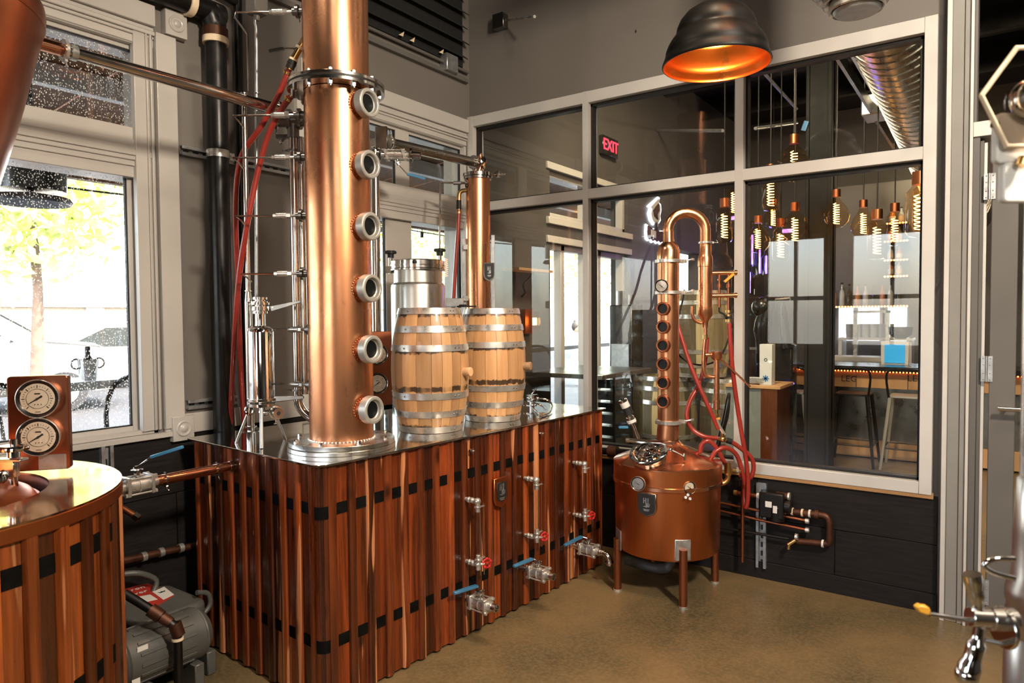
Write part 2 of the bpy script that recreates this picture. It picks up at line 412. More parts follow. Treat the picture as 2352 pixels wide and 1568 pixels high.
def wally(name, y0, y1, xs, zs, holes, mat):
    mb = MB(); X = sorted({xs[0], xs[1], *[h[0] for h in holes], *[h[1] for h in holes]}); Z = sorted({zs[0], zs[1], *[h[2] for h in holes], *[h[3] for h in holes]})
    for i in range(len(X) - 1):
        for j in range(len(Z) - 1):
            cx = (X[i] + X[i + 1]) / 2; cz = (Z[j] + Z[j + 1]) / 2
            if any(h[0] < cx < h[1] and h[2] < cz < h[3] for h in holes): continue
            mb.box((X[i], y0, Z[j]), (X[i + 1], y1, Z[j + 1]))
    return struct(mb.build(name, mat))
wally('wall_back', YP, YP + .13, (XW, X1), (0, CEIL), [(-3.17, -.262, .60, 2.955), (-.19, .95, 0, 3.4)], 'grey_wall')
wally('wall_rear', Y0 - .15, Y0, (XW, X1), (0, CEIL), [(-3.0, -2.1, 1.0, 2.7), (-1.8, -.7, 1.0, 2.7)], 'grey_wall')
struct(MB().box((X1, Y0, 0), (X1 + .15, Y1, CEIL)).build('wall_right', 'grey_wall'))
wally('wall_bar_far', Y1 - .1, Y1, (XW, X1), (0, CEIL), [(-2.1, -1.35, 1.15, 1.95), (-1.05, -.55, 1.15, 1.95)], 'bar_wall')
struct(MB().box((XW - .2, Y0, CEIL), (X1, Y1, CEIL + .1)).build('ceiling', 'dark_ceiling'))

# rear windows (seen only as reflections in the partition glass): frame with a lit blind
for i, (a, c_) in enumerate([(-3.0, -2.1), (-1.8, -.7)]):
    mb = MB()
    for zz in (1.0, 1.72, 2.64): mb.box((a, Y0 - .1, zz), (c_, Y0 - .03, zz + .06))
    for xx in (a, (a + c_) / 2 - .02, c_ - .05): mb.box((xx, Y0 - .1, 1.0), (xx + .05, Y0 - .03, 2.7))
    struct(mb.build('window_%d' % (5 + i), 'white_paint'))

# ---- wood-look wall tiles under the chair rail, left wall and partition, one object per tile
def tiles_left(y0, y1, parent):
    rows = [(.10, .39), (.393, .68), (.683, .95)]
    for r, (za, zb) in enumerate(rows):
        y = y0 - (.35 if r % 2 else 0)
        while y < y1:
            a = max(y, y0); c = min(y + .895, y1)
            if c - a > .05:
                o = MB().box((XW, a, za), (XW + .012 + random.random() * .002, c, zb)).build('tile', 'dark_tile', parent, bev=.0015)
            y += .9
wl = bpy.data.objects['wall_left']
tiles_left(.3, YP - .01, wl)
wb = bpy.data.objects['wall_back']
def tiles_back(x0, x1, z1, parent):
    rows = [(.10, .345), (.348, z1)]
    for r, (za, zb) in enumerate(rows):
        x = x1 - (.88 if r == 1 else .47) - (0 if r else 0)
        edges = [x1]; k = x
        while k > x0: edges.append(k); k -= .90
        edges.append(x0); edges = edges[::-1]
        for a, c in zip(edges, edges[1:]):
            MB().box((a, YP - .012 - random.random() * .002, za), (c - .003, YP, zb)).build('tile', 'dark_tile', parent, bev=.0015)
tiles_back(-3.17, -.235, .59, wb)
mbs = MB().box((-3.17, YP - .018, 0), (-.235, YP, .098)); struct(mbs.build('baseboard_back', 'dark_tile', bev=.002))
struct(MB().box((XW, .3, 0), (XW + .018, YP - .02, .098)).build('baseboard_left', 'dark_tile', bev=.002))
struct(MB().box((-3.17, YP - .03, .578), (-.255, YP, .606)).build('trim_1', 'dull_wood', bev=.002))     # brown ledge under the frame
# white rail of the left wall between the windows (bottom rail at sill height)
struct(MB().box((XW, 1.70, .955), (XW + .02, 2.52, 1.05)).build('trim_2', 'white_paint', bev=.003))
struct(MB().box((XW, .0, .952), (XW + .035, 1.74, .975)).build('trim_3', 'white_paint', bev=.003))
struct(MB().box((XW, 2.5, .95), (XW + .035, YP - .01, .975)).build('trim_4', 'white_paint', bev=.003))
# shallow grey corner reveal right of the partition
struct(MB().box((-.262, YP - .0, .60), (-.235, YP + .1, 2.955)).build('trim_5', 'dark_grey_trim'))

# ---- left wall windows with moulded casing, transom and bull's-eye blocks
def bullseye(c, parent, r=.038):
    mb = MB().box((XW, c[0] - .052, c[1] - .058), (XW + .042, c[0] + .052, c[1] + .058))
    mb.lathe([(r, 0), (r, .005), (r * .85, .008), (r * .7, .003), (r * .5, .003), (r * .38, .009), (r * .2, .011), (0, .012)], (XW + .041, c[0], c[1]), EX, 24)
    return mb.build('corner_block', 'white_paint', parent, bev=.002)
def window(num, y0, y1, panes_low, panes_top, left_casing, glassm):
    root = thing('window_%d' % num, None, None, (XW, (y0 + y1) / 2, .975)); root['kind'] = 'structure'
    z0, z1 = .975, 2.755
    mb = MB()                                              # jamb lining
    for a, b_ in (((XW - .2, y0, z0), (XW + .0, y0 + .02, z1)), ((XW - .2, y1 - .02, z0), (XW, y1, z1)), ((XW - .2, y0, z1 - .02), (XW, y1, z1)), ((XW - .2, y0, z0 - .0), (XW, y1, z0 + .02))): mb.box(a, b_)
    mb.build('jamb', 'white_paint', root, bev=.002)
    mb = MB().box((XW - .17, y0 + .02, 2.14), (XW - .012, y1 - .02, 2.365))       # transom bar
    mb.box((XW - .05, y0, 2.235), (XW + .012, y1, 2.262)); mb.box((XW - .05, y0, 2.215), (XW + .004, y1, 2.285)); mb.box((XW - .05, y0, 2.19), (XW - .004, y1, 2.31))
    mb.build('transom_bar', 'white_paint', root, bev=.003)
    def sash(name, z_a, z_b, panes, xo):
        mb = MB(); ys = [y0 + .02] + [q for p in panes for q in p] + [y1 - .02]
        for i in range(0, len(ys), 2): mb.box((xo - .035, ys[i], z_a), (xo, ys[i + 1], z_b))
        zz = (z_a + (.03 if name == 'sash' else .03), z_b - .03)
        for p in panes:
            mb.box((xo - .035, p[0], z_a), (xo, p[1], zz[0])); mb.box((xo - .035, p[0], zz[1]), (xo, p[1], z_b))
        s = mb.build(name, 'white_paint', root, bev=.002)
        g = MB(); gk = MB()
        for p in panes:
            MB().box((xo - .021, p[0], zz[0]), (xo - .015, p[1], zz[1])).build('pane', glassm, s)
            for a, b_ in (((p[0], zz[0]), (p[0] + .006, zz[1])), ((p[1] - .006, zz[0]), (p[1], zz[1])), ((p[0], zz[0]), (p[1], zz[0] + .006)), ((p[0], zz[1] - .006), (p[1], zz[1]))):
                gk.box((xo - .024, a[0], a[1]), (xo - .008, b_[0], b_[1]))
        gk.build('gasket', 'black_rubber', s)
    sash('sash', .985, 2.18, panes_low, XW - .045)
    sash('transom_sash', 2.325, 2.745, panes_top, XW - .030)
    def casing(ya, yb, flip):                              # stepped vertical moulding
        mb = MB(); s = 1 if not flip else -1
        for k, (o0, o1, x) in enumerate([(0, .052, .014), (.052, .060, .020), (.060, .070, .010), (.070, .080, .020), (.080, .088, .012), (.095, .19, .030)]):
            u = ya + o0 if not flip else yb - o1; v_ = ya + o1 if not flip else yb - o0
            mb.box((XW - .02, u, .99), (XW + x, v_, 2.81))
        mb.build('casing', 'white_paint', root, bev=.0025)
    if left_casing: casing(y0 - .19, y0, True)
    else: casing(y1 - .075, y1 + .115, False)
    a_, b_ = (y0 - .19, y1) if left_casing else (y0, y1 + .02)
    mb = MB().box((XW, a_ + .1, 2.83), (XW + .030, b_ if left_casing else y1 + .02, 2.925))
    mb.box((XW, a_ + .1, 2.81), (XW + .012, b_, 2.83)); mb.box((XW, a_ + .1, 2.79), (XW + .022, b_, 2.81)); mb.box((XW, a_ + .1, 2.775), (XW + .012, b_, 2.79)); mb.box((XW - .02, a_ + .19, 2.74), (XW + .006, b_, 2.775))
    mb.build('head_casing', 'white_paint', root, bev=.003)
    for c in ([(y0 - .115, 2.872)] if left_casing else [(y1 + .112, 2.872), (y1 + .10, .985)]): bullseye(c, root)
    MB().box((XW - .0, y0, 2.13), (XW + .0005, y0 + .01, 2.14)).build('bead', 'white_paint', root)
    return root
window(1, .16, 1.675, [(.25, 1.585)], [(.22, 1.638)], False, 'rain_glass')
window(2, 2.66, 3.975, [(2.77, 3.20), (3.44, 3.955)], [(2.72, 3.285), (3.41, 3.95)], True, 'clear_glass')

# ---- aluminium partition frame
FX0, FX1, FZ0, FZ1 = -3.188, -.262, .598, 2.952
root = thing('window_3', None, None, (-1.7, YP, .6)); root['kind'] = 'structure'
ya, yb = YP - .035, YP + .09
for a, b_ in ((FX0, FX0 + .055), (-2.232, -2.190), (-1.245, -1.195), (FX1 - .057, FX1)):
    MB().box((a, ya, FZ0), (b_, yb, FZ1)).build('frame_post', 'aluminium', root, bev=.002)
MB().box((FX0 + .055, ya + .001, FZ1 - .075), (FX1 - .057, yb, FZ1 - .001)).build('frame_rail', 'aluminium', root, bev=.002)
MB().box((FX0 + .055, ya + .001, 2.262), (FX1 - .057, yb, 2.325)).build('frame_rail', 'aluminium', root, bev=.002)
MB().box((FX0 + .055, ya + .001, FZ0 + .001), (FX1 - .057, yb, FZ0 + .062)).build('frame_rail', 'aluminium', root, bev=.002)
for a, b_ in ((FX0 + .055, -2.232), (-2.190, -1.245), (-1.195, FX1 - .057)):
    for c, d in ((FZ0 + .062, 2.262), (2.325, FZ1 - .075)):
        MB().box((a, YP + .03, c), (b_, YP + .036, d)).build('pane', 'clear_glass', root)
        g = MB()
        for p, q in (((a, c), (a + .012, d)), ((b_ - .012, c), (b_, d)), ((a, c), (b_, c + .012)), ((a, d - .018), (b_, d))):
            g.box((p[0], YP + .005, p[1]), (q[0], YP + .06, q[1]))
        g.build('gasket', 'black_rubber', root)

# ---- glazed door and its frame at the right
dr = thing('door_1', None, None, (.3, YP - .04, 0)); dr['kind'] = 'structure'
yd = YP - .05
mb = MB(); 
for x0_, x1_, dy in ((-.222, -.200, .035), (-.200, -.150, .02), (-.150, -.126, .03), (-.126, -.112, .045)):
    MB().box((x0_, yd - dy, 0), (x1_, YP + .1, 3.5)).build('jamb', 'jamb_grey' if dy in (.02, .03) else 'aluminium', dr, bev=.002)
mb = MB().box((-.112, yd - .03, 0), (-.084, YP + .1, 2.33)).box((-.084, yd - .01, 0), (-.068, YP + .1, 2.31)).box((-.112, yd - .03, 2.38), (-.098, YP + .1, 3.5))
mb.build('door_stop', 'dark_grey_trim', dr, bev=.002)
MB().box((-.112, yd - .04, 2.325), (.95, YP + .08, 2.395)).build('transom_rail', 'aluminium', dr, bev=.002)
MB().box((-.2, yd - .04, 3.33), (.95, YP + .08, 3.42)).build('head_rail', 'aluminium', dr, bev=.002)
MB().box((-.098, YP + .02, 2.395), (.95, YP + .026, 3.33)).build('transom_pane', 'clear_glass', dr)
mb = MB().box((-.068, yd - .005, .01), (-.055, yd + .06, 2.30)); mb.build('hinge_strip', 'aluminium', dr, bev=.001)
st = MB().box((-.036, yd - .03, .01), (.066, yd + .02, 2.29)).build('door_stile', 'dark_grey_trim', dr, bev=.003)
MB().box((.066, yd - .03, .01), (.95, yd + .02, .25)).build('door_rail', 'dark_grey_trim', dr, bev=.003)
MB().box((.066, yd - .03, 2.18), (.95, yd + .02, 2.29)).build('door_rail', 'dark_grey_trim', dr, bev=.003)
MB().box((.066, yd - .008, .25), (.95, yd - .002, 2.18)).build('door_pane', 'clear_glass', dr)
for z in (2.09, 1.24, .18):
    mb = MB().box((-.068, yd - .034, z - .06), (-.048, yd - .028, z + .06)).box((-.044, yd - .036, z - .06), (-.022, yd - .030, z + .06))
    mb.cyl((-.046, yd - .038, z - .06), (-.046, yd - .038, z + .06), .0055, n=10)
    for dz in (-.05, -.02, .02, .05): mb.sphere((-.058, yd - .036, z + dz), .003, 6).sphere((-.032, yd - .038, z + dz), .003, 6)
    mb.build('hinge', 'galvanised', dr)
h = PY(2292, 938, yd - .09)
mb = MB().cyl((h.x, yd - .09, h.z), (.9, yd - .09, h.z), .011, n=12).cyl((h.x + .03, yd - .09, h.z), (h.x + .03, yd - .02, h.z), .009)
mb.build('push_bar', 'steel', dr)
# ================================================================== reusable fittings (each returns nothing; they add to a part)
def handle_lever(parent, p0, p1, p2, w=.012, mat='blue_vinyl', drop=None):
    # flat steel lever from the stem p0 up to p1, vinyl grip from p1 to p2
    p0, p1, p2 = V(p0), V(p1), V(p2); d = (p2 - p1).normalized(); side = d.cross(UP).normalized()
    for nm, pts, mt, hw, th in (('lever', [p0, p1, p1 + (p2 - p1) * .15], 'steel', w * .8, .0028), ('grip', [p1, p1 + (p2 - p1) * .5, p2], mat, w, .006)):
        mb = MB(); pts = [V(q) for q in pts]; vs = []
        for i, q in enumerate(pts):
            t = (pts[min(i + 1, len(pts) - 1)] - pts[max(i - 1, 0)]).normalized(); nn = side.cross(t).normalized()
            k = hw * (.75 if i == len(pts) - 1 else 1)
            vs += [q + side * k + nn * th, q - side * k + nn * th, q - side * k - nn * th, q + side * k - nn * th]
        fs = []
        for i in range(len(pts) - 1):
            for j in range(4): fs.append((i * 4 + j, i * 4 + (j + 1) % 4, i * 4 + 4 + (j + 1) % 4, i * 4 + 4 + j))
        fs += [(3, 2, 1, 0), tuple(range(len(vs) - 4, len(vs)))]
        mb.add(vs, fs).build(nm, mt, parent, bev=.0015)
def ball_valve(name, label, c, d, L, R, stem, lever, end=True, group=None, cat='valve', loc=None):
    """three-piece ball valve centred at c along d, body radius R, stem direction, lever = (p1, p2)"""
    c, d, stem = V(c), V(d).normalized(), V(stem).normalized()
    t = thing(name, label, cat, loc or c - UP * R, group)
    s = d.cross(stem).normalized()
    mb = MB()
    mb.cyl(c - d * L * .28, c + d * L * .28, R * .82, n=18)
    for k in (-1, 1):
        mb.obox(c + d * (k * L * .30), (L * .045, R * 1.0, R * 1.0), (d, s, stem))
        mb.cyl(c + d * (k * L * .33), c + d * (k * L * .5), R * .62, R * .58, 16)
    mb.band(c - d * L * .03, d, R * .6, R * .95, L * .06, 18)
    mb.build('body', 'hoop_steel', t, bev=.0015)
    mb = MB()
    for a in (-1, 1):
        for b_ in (-1, 1):
            q = c + s * (a * R * .82) + stem * (b_ * R * .82)
            mb.cyl(q - d * L * .36, q + d * L * .36, R * .11, n=8)
            for k in (-1, 1): mb.cyl(q + d * (k * L * .345), q + d * (k * L * .40), R * .22, n=6)
    mb.build('tie_bolts', 'hoop_steel', t)
    mb = MB().cyl(c + stem * R * .7, c + stem * R * 1.55, R * .34, n=12).cyl(c + stem * R * 1.5, c + stem * R * 1.62, R * .62, n=12)
    mb.cyl(c + stem * R * 1.62, c + stem * R * 2.0, R * .26, n=6)
    for k in (-1, 1): mb.cyl(c + stem * R * 1.55 + s * (k * R * .62), c + stem * R * 1.75 + s * (k * R * .62), R * .16, n=6)
    mb.build('stem', 'steel', t)
    if end:
        mb = MB().lathe([(R * .42, -.0), (R * .42, L * .16), (R * .58, L * .16), (R * .58, 0)], c + d * L * .5, d, 18)
        mb.cyl(c + d * L * .5, c + d * L * .51, R * .44, n=18); mb.build('outlet', 'steel', t)
    handle_lever(t, c + stem * R * 1.85, lever[0], lever[1], .011)
    return t
def CL(parent, mat, *a):
    mb = MB(); clamp(mb, *a); return mb.build('clamp', mat, parent)
def clamp(mb, c, axis, R, side=(0, 0, 1)):          # tri-clamp band with wing nut
    axis = V(axis).normalized(); side = (V(side) - axis * V(side).dot(axis)).normalized()
    mb.band(V(c) - axis * R * .16, axis, R * .8, R * 1.22, R * .32, 22)
    q = V(c) + side * R * 1.3
    mb.obox(q, (R * .12, R * .22, R * .16), (side, side.cross(axis), axis))
    mb.cyl(q, q + side * R * .75, R * .08, n=8); mb.obox(q + side * R * .75, (R * .08, R * .30, R * .07), (side, side.cross(axis), axis))
    return mb
def gauge(parent, c, nrm, R, mats=('steel', 'dial_white', 'ink_black'), depth=None, ticks=True, ang=-25, name='gauge'):
    c, nrm = V(c), V(nrm).normalized(); dp = depth or R * .45
    r = nrm.cross(UP).normalized() * -1; u = UP - nrm * UP.dot(nrm); u.normalize(); r = u.cross(nrm)
    g = MB().lathe([(0, 0), (R * .95, 0), (R * .98, dp * .5), (R, dp * .8), (R * 1.0, dp), (R * .975, dp * 1.08), (R * .95, dp), (R * .94, dp * .78), (0, dp * .78)], c, nrm, 32).build(name, mats[0], parent)
    MB().lathe([(R * .955, dp * 1.02), (R * .80, dp * .86), (R * .79, dp * .83)], c, nrm, 32).build('inner_bezel', 'black_paint', g)
    MB().lathe([(R * .83, 0), (0, .0006)], c + nrm * dp * .82, nrm, 28).build('dial', mats[1], g)
    mb = MB(); f = c + nrm * (dp * .82 + .0012)
    if ticks:
        for k in range(25):
            t = math.radians(-135 + k * 270 / 24); d_ = r * math.sin(t) + u * math.cos(t); s_ = nrm.cross(d_)
            big = k % 4 == 0
            mb.obox(f + d_ * R * .64, (R * (.07 if big else .035), R * (.018 if big else .008), .0004), (d_, s_, nrm))
        mb.band(f - nrm * .0004, nrm, R * .50, R * .515, .0006, 32)
        mb.obox(f + u * R * .26, (R * .13, R * .03, .0004), (r, u, nrm))
        for k in (-.12, .02, .16): mb.obox(f - u * R * .3 + r * R * k, (R * .025, R * .02, .0004), (r, u, nrm))
        mb.obox(f - u * R * .68, (R * .12, R * .012, .0004), (r, u, nrm))
    t = math.radians(ang); d_ = r * math.cos(t) + u * math.sin(t); s_ = nrm.cross(d_)
    mb.prism([(-R * .5, -R * .012), (-R * .5, R * .012), (0, R * .035), (R * .26, R * .05), (R * .26, -R * .05), (0, -R * .035)], f + nrm * .0015, d_, s_, nrm * .001)
    mb.cyl(f, f + nrm * .004, R * .06, n=10); mb.build('markings', mats[2], g)
    MB().lathe([(R * .83, 0), (0, .0005)], c + nrm * dp * .99, nrm, 24).build('lens', 'tube_glass', g)
    return g

# ================================================================== the cedar-clad box (still base) with its steel top
TH = .07
BB = V((math.sin(TH), math.cos(TH), 0)); BS = V((-math.cos(TH), math.sin(TH), 0)); P0 = V((-2.06, 1.675, 0)); BL, BW, BH = 2.045, 1.03, .95
def BP(b, s, z): return P0 + BB * b + BS * s + UP * z
def FR(px, py, out=0): return PN(px, py, P0 - BS * (out - .02), BS)     # point on (or out from) the front face
box = thing('wood_clad_still_base', 'long cedar-clad still base with a mirror steel top, under the tall copper column', 'still base', BP(BL / 2, BW / 2, 0))
def boards(parent, org, along, nrm, L, pitch, first, z0, z1, matb='cedar_board', matt='cedar_batten', bw=.052):
    """recessed boards that show the black straps, and proud half-round battens between them"""
    k = 0; x = first
    while x - bw / 2 > L - .03: x -= pitch
    recess = []
    x = first
    while x < L - .02: recess.append(x); x += pitch
    edges = []
    for i, c in enumerate(recess):
        a, b_ = c - bw / 2, min(c + bw / 2, L - .005)
        mb = MB(); q = org + along * ((a + b_) / 2) + nrm * .006 + UP * ((z0 + z1) / 2)
        mb.obox(q, ((b_ - a) / 2, .006, (z1 - z0) / 2), (along, nrm, UP)); mb.build('board', matb, parent, loc=None)
        for zc, hh in ((.768, .022), (.252, .022)):
            MB().obox(org + along * ((a + b_) / 2) + nrm * .0135 + UP * (zc + random.uniform(-.002, .002)), ((b_ - a) / 2 - .001, .0018, hh), (along, nrm, UP)).build('strap', 'strap_black', parent)
    gaps = [(0, recess[0] - bw / 2)] if recess[0] - bw / 2 > .02 else []
    gaps += [(recess[i] + bw / 2, recess[i + 1] - bw / 2) for i in range(len(recess) - 1)]
    if L - (recess[-1] + bw / 2) > .012: gaps.append((recess[-1] + bw / 2, L))
    for a, b_ in gaps:
        while b_ - a > .075: gaps_split = a + .045; batten(parent, org, along, nrm, a, gaps_split, z0, z1, matt); a = gaps_split
        batten(parent, org, along, nrm, a, b_, z0, z1, matt)
def batten(parent, org, along, nrm, a, b_, z0, z1, mt):
    w = (b_ - a) / 2; c = (a + b_) / 2; mb = MB()
    poly = [(-w, 0), (w, 0), (w, .014), (w * .8, .022), (w * .3, .026), (-w * .3, .026), (-w * .8, .022), (-w, .014)]
    dz = random.uniform(-.006, .004)
    mb.prism(poly, org + along * c + UP * (z0 - .002 + max(dz, 0)), along, nrm, UP * (z1 - z0 + .002 - max(dz, 0))).build('batten', mt, parent, ang=30)
ZB0, ZB1 = .012, .9385
MB().prism([(.04, .035), (BL - .03, .035), (BL - .03, BW - .02), (.04, BW - .02)], P0 + UP * .03, BB, BS, UP * (.905)).build('carcass', 'charred', box)
boards(box, P0 + BS * .04 + BB * .05, BB, -BS, BL - .08, .0925, .072, ZB0, ZB1)
boards(box, P0 + BB * .04 + BS * .05, BS, -BB, BW - .09, .10, .075, ZB0, ZB1)
boards(box, P0 + BB * (BL - .03) + BS * .05, BS, BB, BW - .09, .10, .075, ZB0, ZB1)
# rounded corner stave with its own strap pieces
for k in range(3):
    t0, t1 = math.radians(180 + k * 30), math.radians(180 + k * 30 + 28)
    ctr = P0 + BB * .05 + BS * .05; R0 = .036
    pts = []
    for r_, ts in ((.010, (t0, t1)), (R0, (t1, (t0 + t1) / 2, t0))):
        for t_ in ts: pts.append((r_ * math.cos(t_), r_ * math.sin(t_)))
    MB().prism(pts, ctr + UP * ZB0, BB, BS, UP * (ZB1 - ZB0)).build('corner_stave', 'cedar_batten', box, ang=30)
for zc in (.764, .25):
    pts = [((R0 + .002) * math.cos(math.radians(a)), (R0 + .002) * math.sin(math.radians(a))) for a in range(180, 271, 10)]
    MB().prism(pts + [(0, 0)], ctr + UP * (zc - .024), BB, BS, UP * .048).build('strap', 'strap_black', box)
# mirror steel plate with rounded near corner
pts = []; rc = .055
for cx, cy, a0 in ((rc, rc, 180), (BL - .02, .02, 270), (BL - .02, BW - .02, 0), (.02, BW - .02, 90)):
    rr = rc if a0 == 180 else .02
    pts += [(cx + rr * math.cos(math.radians(a0 + a)), cy + rr * math.sin(math.radians(a0 + a))) for a in range(0, 91, 10)]
m, n, b = newmat('mirror_steel'); v = coords(n, (1, 1, 1), False); t = noise(n, v, 9, 3); t2 = noise(n, v, 2.2, 2)
b.inputs['Base Color'].default_value = (.58, .56, .52, 1); b.inputs['Metallic'].default_value = 1
n.links.new(ramp(n, [(.35, .05), (.7, .16)], t), b.inputs['Roughness']); bump(n, b, t2, .12, .02); MT['mirror_steel'] = m
MB().prism(pts, P0 + UP * .942, BB, BS, UP * .008).build('steel_top', 'mirror_steel', box, bev=.0015)
# small bolts and the crest plate on the front
for px, py in ((1083, 1035), (1243, 995)):
    q = FR(px, py, .012); mb = MB().cyl(q + BS * .01, q - BS * .012, .009, n=8).sphere(q - BS * .012, .006, 8)
    for a in range(4): d_ = BB * math.cos(a * PI / 2) + UP * math.sin(a * PI / 2); mb.sphere(q - BS * .010 + d_ * .010, .004, 6)
    mb.build('bolt', 'steel', box)
q = FR(1148, 1130, .012)
def crest(name, c, r, u, nrm, w, h, parent, plate='satin_copper', k=.88):
    sh = [(-w, h), (w, h), (w, -h * .35), (w * .8, -h * .72), (0, -h), (-w * .8, -h * .72), (-w, -h * .35)]
    p = MB().prism(sh, V(c), r, u, nrm * .012).build(name, plate, parent, bev=.002)
    MB().prism([(a * k, b_ * k + h * .04) for a, b_ in sh], V(c) + nrm * .0122, r, u, nrm * .003).build('inset', 'ink_black', p, bev=.001)
    mb = MB(); f = V(c) + nrm * .0155                     # raised monogram: upright, bars and a ring
    for x_, y_, a, b_ in ((-.28, .38, .05, .22), (-.05, .38, .05, .22), (-.16, .38, .14, .04), (.18, .30, .05, .30), (-.02, .02, .05, .2), (.0, -.1, .3, .035), (.18, -.02, .14, .035), (0, -.34, .34, .03), (0, -.44, .26, .03)):
        mb.obox(f + r * (x_ * w) + u * (y_ * h), (a * w, b_ * h, .0012), (r, u, nrm))
    mb.band(f + r * (.2 * w) + u * (.05 * h), nrm, w * .12, w * .2, .0014, 12)
    mb.build('monogram', 'galvanised', p); return p
crest('crest_plate', q, BB, UP, -BS, .055, .075, box, 'satin_copper', .66)

# ---- three water-level sight gauges on the front
for i, (pt, pb) in enumerate([((1072, 1146), (1070, 1290)), ((1208, 1098), (1205, 1230)), ((1320, 1062), (1318, 1182))]):
    a = FR(*pt, .01); c = FR(*pb, .01); c = V((a.x, a.y, c.z))
    t = thing('sight_gauge', ['sight gauge with red wheel nearest the front corner of the box', 'middle one of three sight gauges, right of the crest plate', 'sight gauge with red wheel nearest the far end of the box'][i], 'gauge', c, 'sight gauges on the cedar front')
    out = -BS; k = BB
    for z_, nm in ((a.z, 'upper_arm'), (c.z, 'lower_arm')):
        q = V((a.x, a.y, z_)); mb = MB().cyl(q + BS * .01, q + out * .05, .010, .011, 10).cyl(q + out * .012, q + out * .020, .015, n=6).cyl(q + out * .030, q + out * .042, .0145, n=6)
        mb.sphere(q + out * .066 + k * .0, .0175 if nm == 'upper_arm' else .015, 14)
        if nm == 'upper_arm': mb.cyl(q + out * .068 - UP * .01, q + out * .068 - UP * .048, .012, n=10).cyl(q + out * .068 - UP * .022, q + out * .068 - UP * .028, .0175, n=6)
        else: mb.cyl(q + out * .068 - UP * .025, q + out * .068 + UP * .045, .011, n=10).cyl(q + out * .068 + UP * .018, q + out * .068 + UP * .026, .0175, n=6).cyl(q + out * .068, q + out * .068 + (out * .5 + k * .87) * .03, .007, n=8)
        s_ = 1 if nm == 'upper_arm' else -1
        mb.obox(q + out * .072 + k * .014 - UP * (.026 * s_), (.026, .006, .0025), (k, out, UP))
        mb.build(nm, 'hoop_steel', t, bev=.0008)
    g0 = a + out * .068; MB().cyl(V((g0.x, g0.y, c.z + .03)), V((g0.x, g0.y, a.z - .03)), .0075, n=10).build('glass_tube', 'tube_glass', t)
    mb = MB()
    for dx, dd in ((.016, 0), (.034, .006)):
        g = a + out * (.068 + dd) + k * dx; mb.cyl(V((g.x, g.y, c.z - .055)), V((g.x, g.y, a.z - .012)), .0022, n=6)
    mb.build('guard_rods', 'steel', t)
    wc = V((c.x, c.y, c.z)) + out * .088 + k * .038; wn = (out * .93 - k * .36).normalized()
    mb = MB().ring(wc, wn, .020, .0045, 20, 6).cyl(wc - wn * .003, wc + wn * .004, .007, n=8)
    u_, v_, _ = frame(wn)
    for a_ in range(5):
        d_ = u_ * math.cos(a_ * 2 * PI / 5) + v_ * math.sin(a_ * 2 * PI / 5); mb.cyl(wc, wc + d_ * .019, .003, n=6); mb.sphere(wc + d_ * .021, .0065, 8)
    mb.build('hand_wheel', 'red_paint', t)
    MB().cyl(wc + wn * .003, wc + wn * .008, .004, n=6).build('wheel_nut', 'brass', t)
# ---- three ball valves with blue levers low on the front
for i, (pp, gp) in enumerate([((1072, 1374), ((1095, 1345), (1042, 1362))), ((1206, 1306), ((1222, 1283), (1180, 1300))), ((1322, 1254), ((1336, 1232), (1297, 1252)))]):
    q = FR(*pp, .0); out = -BS
    c = q + out * .088 + BB * .0
    l1 = PN(*gp[0], q + out * .05, BS); l2 = PN(*gp[1], q + out * .05, BS)
    v_ = ball_valve('ball_valve', ['ball valve with blue lever nearest the front corner, open to the air', 'blue-levered ball valve in the middle of the cedar front', 'blue-levered ball valve with a curved spout at the far end'][i],
                    c, out, .145, .033, UP, (l1, l2), end=True, group='blue-levered drain valves')
    MB().cyl(q + BS * .01, q + out * .035, .0165, n=14).build('pipe_stub', 'steel', v_)
    if i == 2:
        e = c + out * .075; mb = MB().tube([e, e + out * .03, e + out * .052 - UP * .012, e + out * .06 - UP * .038, e + out * .06 - UP * .06], .0165, 14, 4)
        clamp(mb, e + out * .004, out, .020); clamp(mb, e + out * .06 - UP * .045, UP, .020, BB); mb.build('spout', 'steel', v_)
# ================================================================== tall copper column on the cedar-clad base
AC = V((-2.293, 1.993, .95)); RCOL = .134; ZP = .95
col = thing('copper_column', 'tall copper distilling column with six round sight glasses on the steel top', 'still column', AC)
mb = MB().lathe([(RCOL, .04), (RCOL, 1.490)], AC, UP, 48); mb.build('lower_shell', 'copper', col)
mb = MB().lathe([(RCOL + .001, 1.528), (RCOL + .001, 1.93), (RCOL + .003, 1.933), (RCOL + .003, 1.94), (RCOL + .001, 1.943), (RCOL + .001, 2.35), (0, 2.36)], AC, UP, 48); mb.build('upper_shell', 'copper', col)
mb = MB().band(AC + UP * .0, UP, .1, .225, .018, 56).band(AC + UP * .019, UP, .1, .222, .020, 56)
mb.build('base_flange', 'brushed_steel', col, bev=.002)
mb = MB()
for k in range(56): t = k * 2 * PI / 56; mb.sphere(AC + V((math.cos(t) * (RCOL + .002), math.sin(t) * (RCOL + .002), .041)), .0042 + random.random() * .0015, 6)
mb.build('weld_bead', 'hoop_steel', col)
for k in range(8):
    t = k * 2 * PI / 8 + .42; q = AC + V((math.cos(t) * .196, math.sin(t) * .196, .039))
    MB().cyl(q, q + UP * .004, .011, n=12).cyl(q + UP * .004, q + UP * .013, .0085, n=6).build('bolt', 'steel', col)
zf = 1.492
MB().band(AC + UP * zf, UP, .12, .199, .013, 64).build('flange', 'steel', col, bev=.001)
MB().band(AC + UP * (zf + .0132), UP, .12, .1985, .0075, 64).build('gasket', 'black_rubber', col)
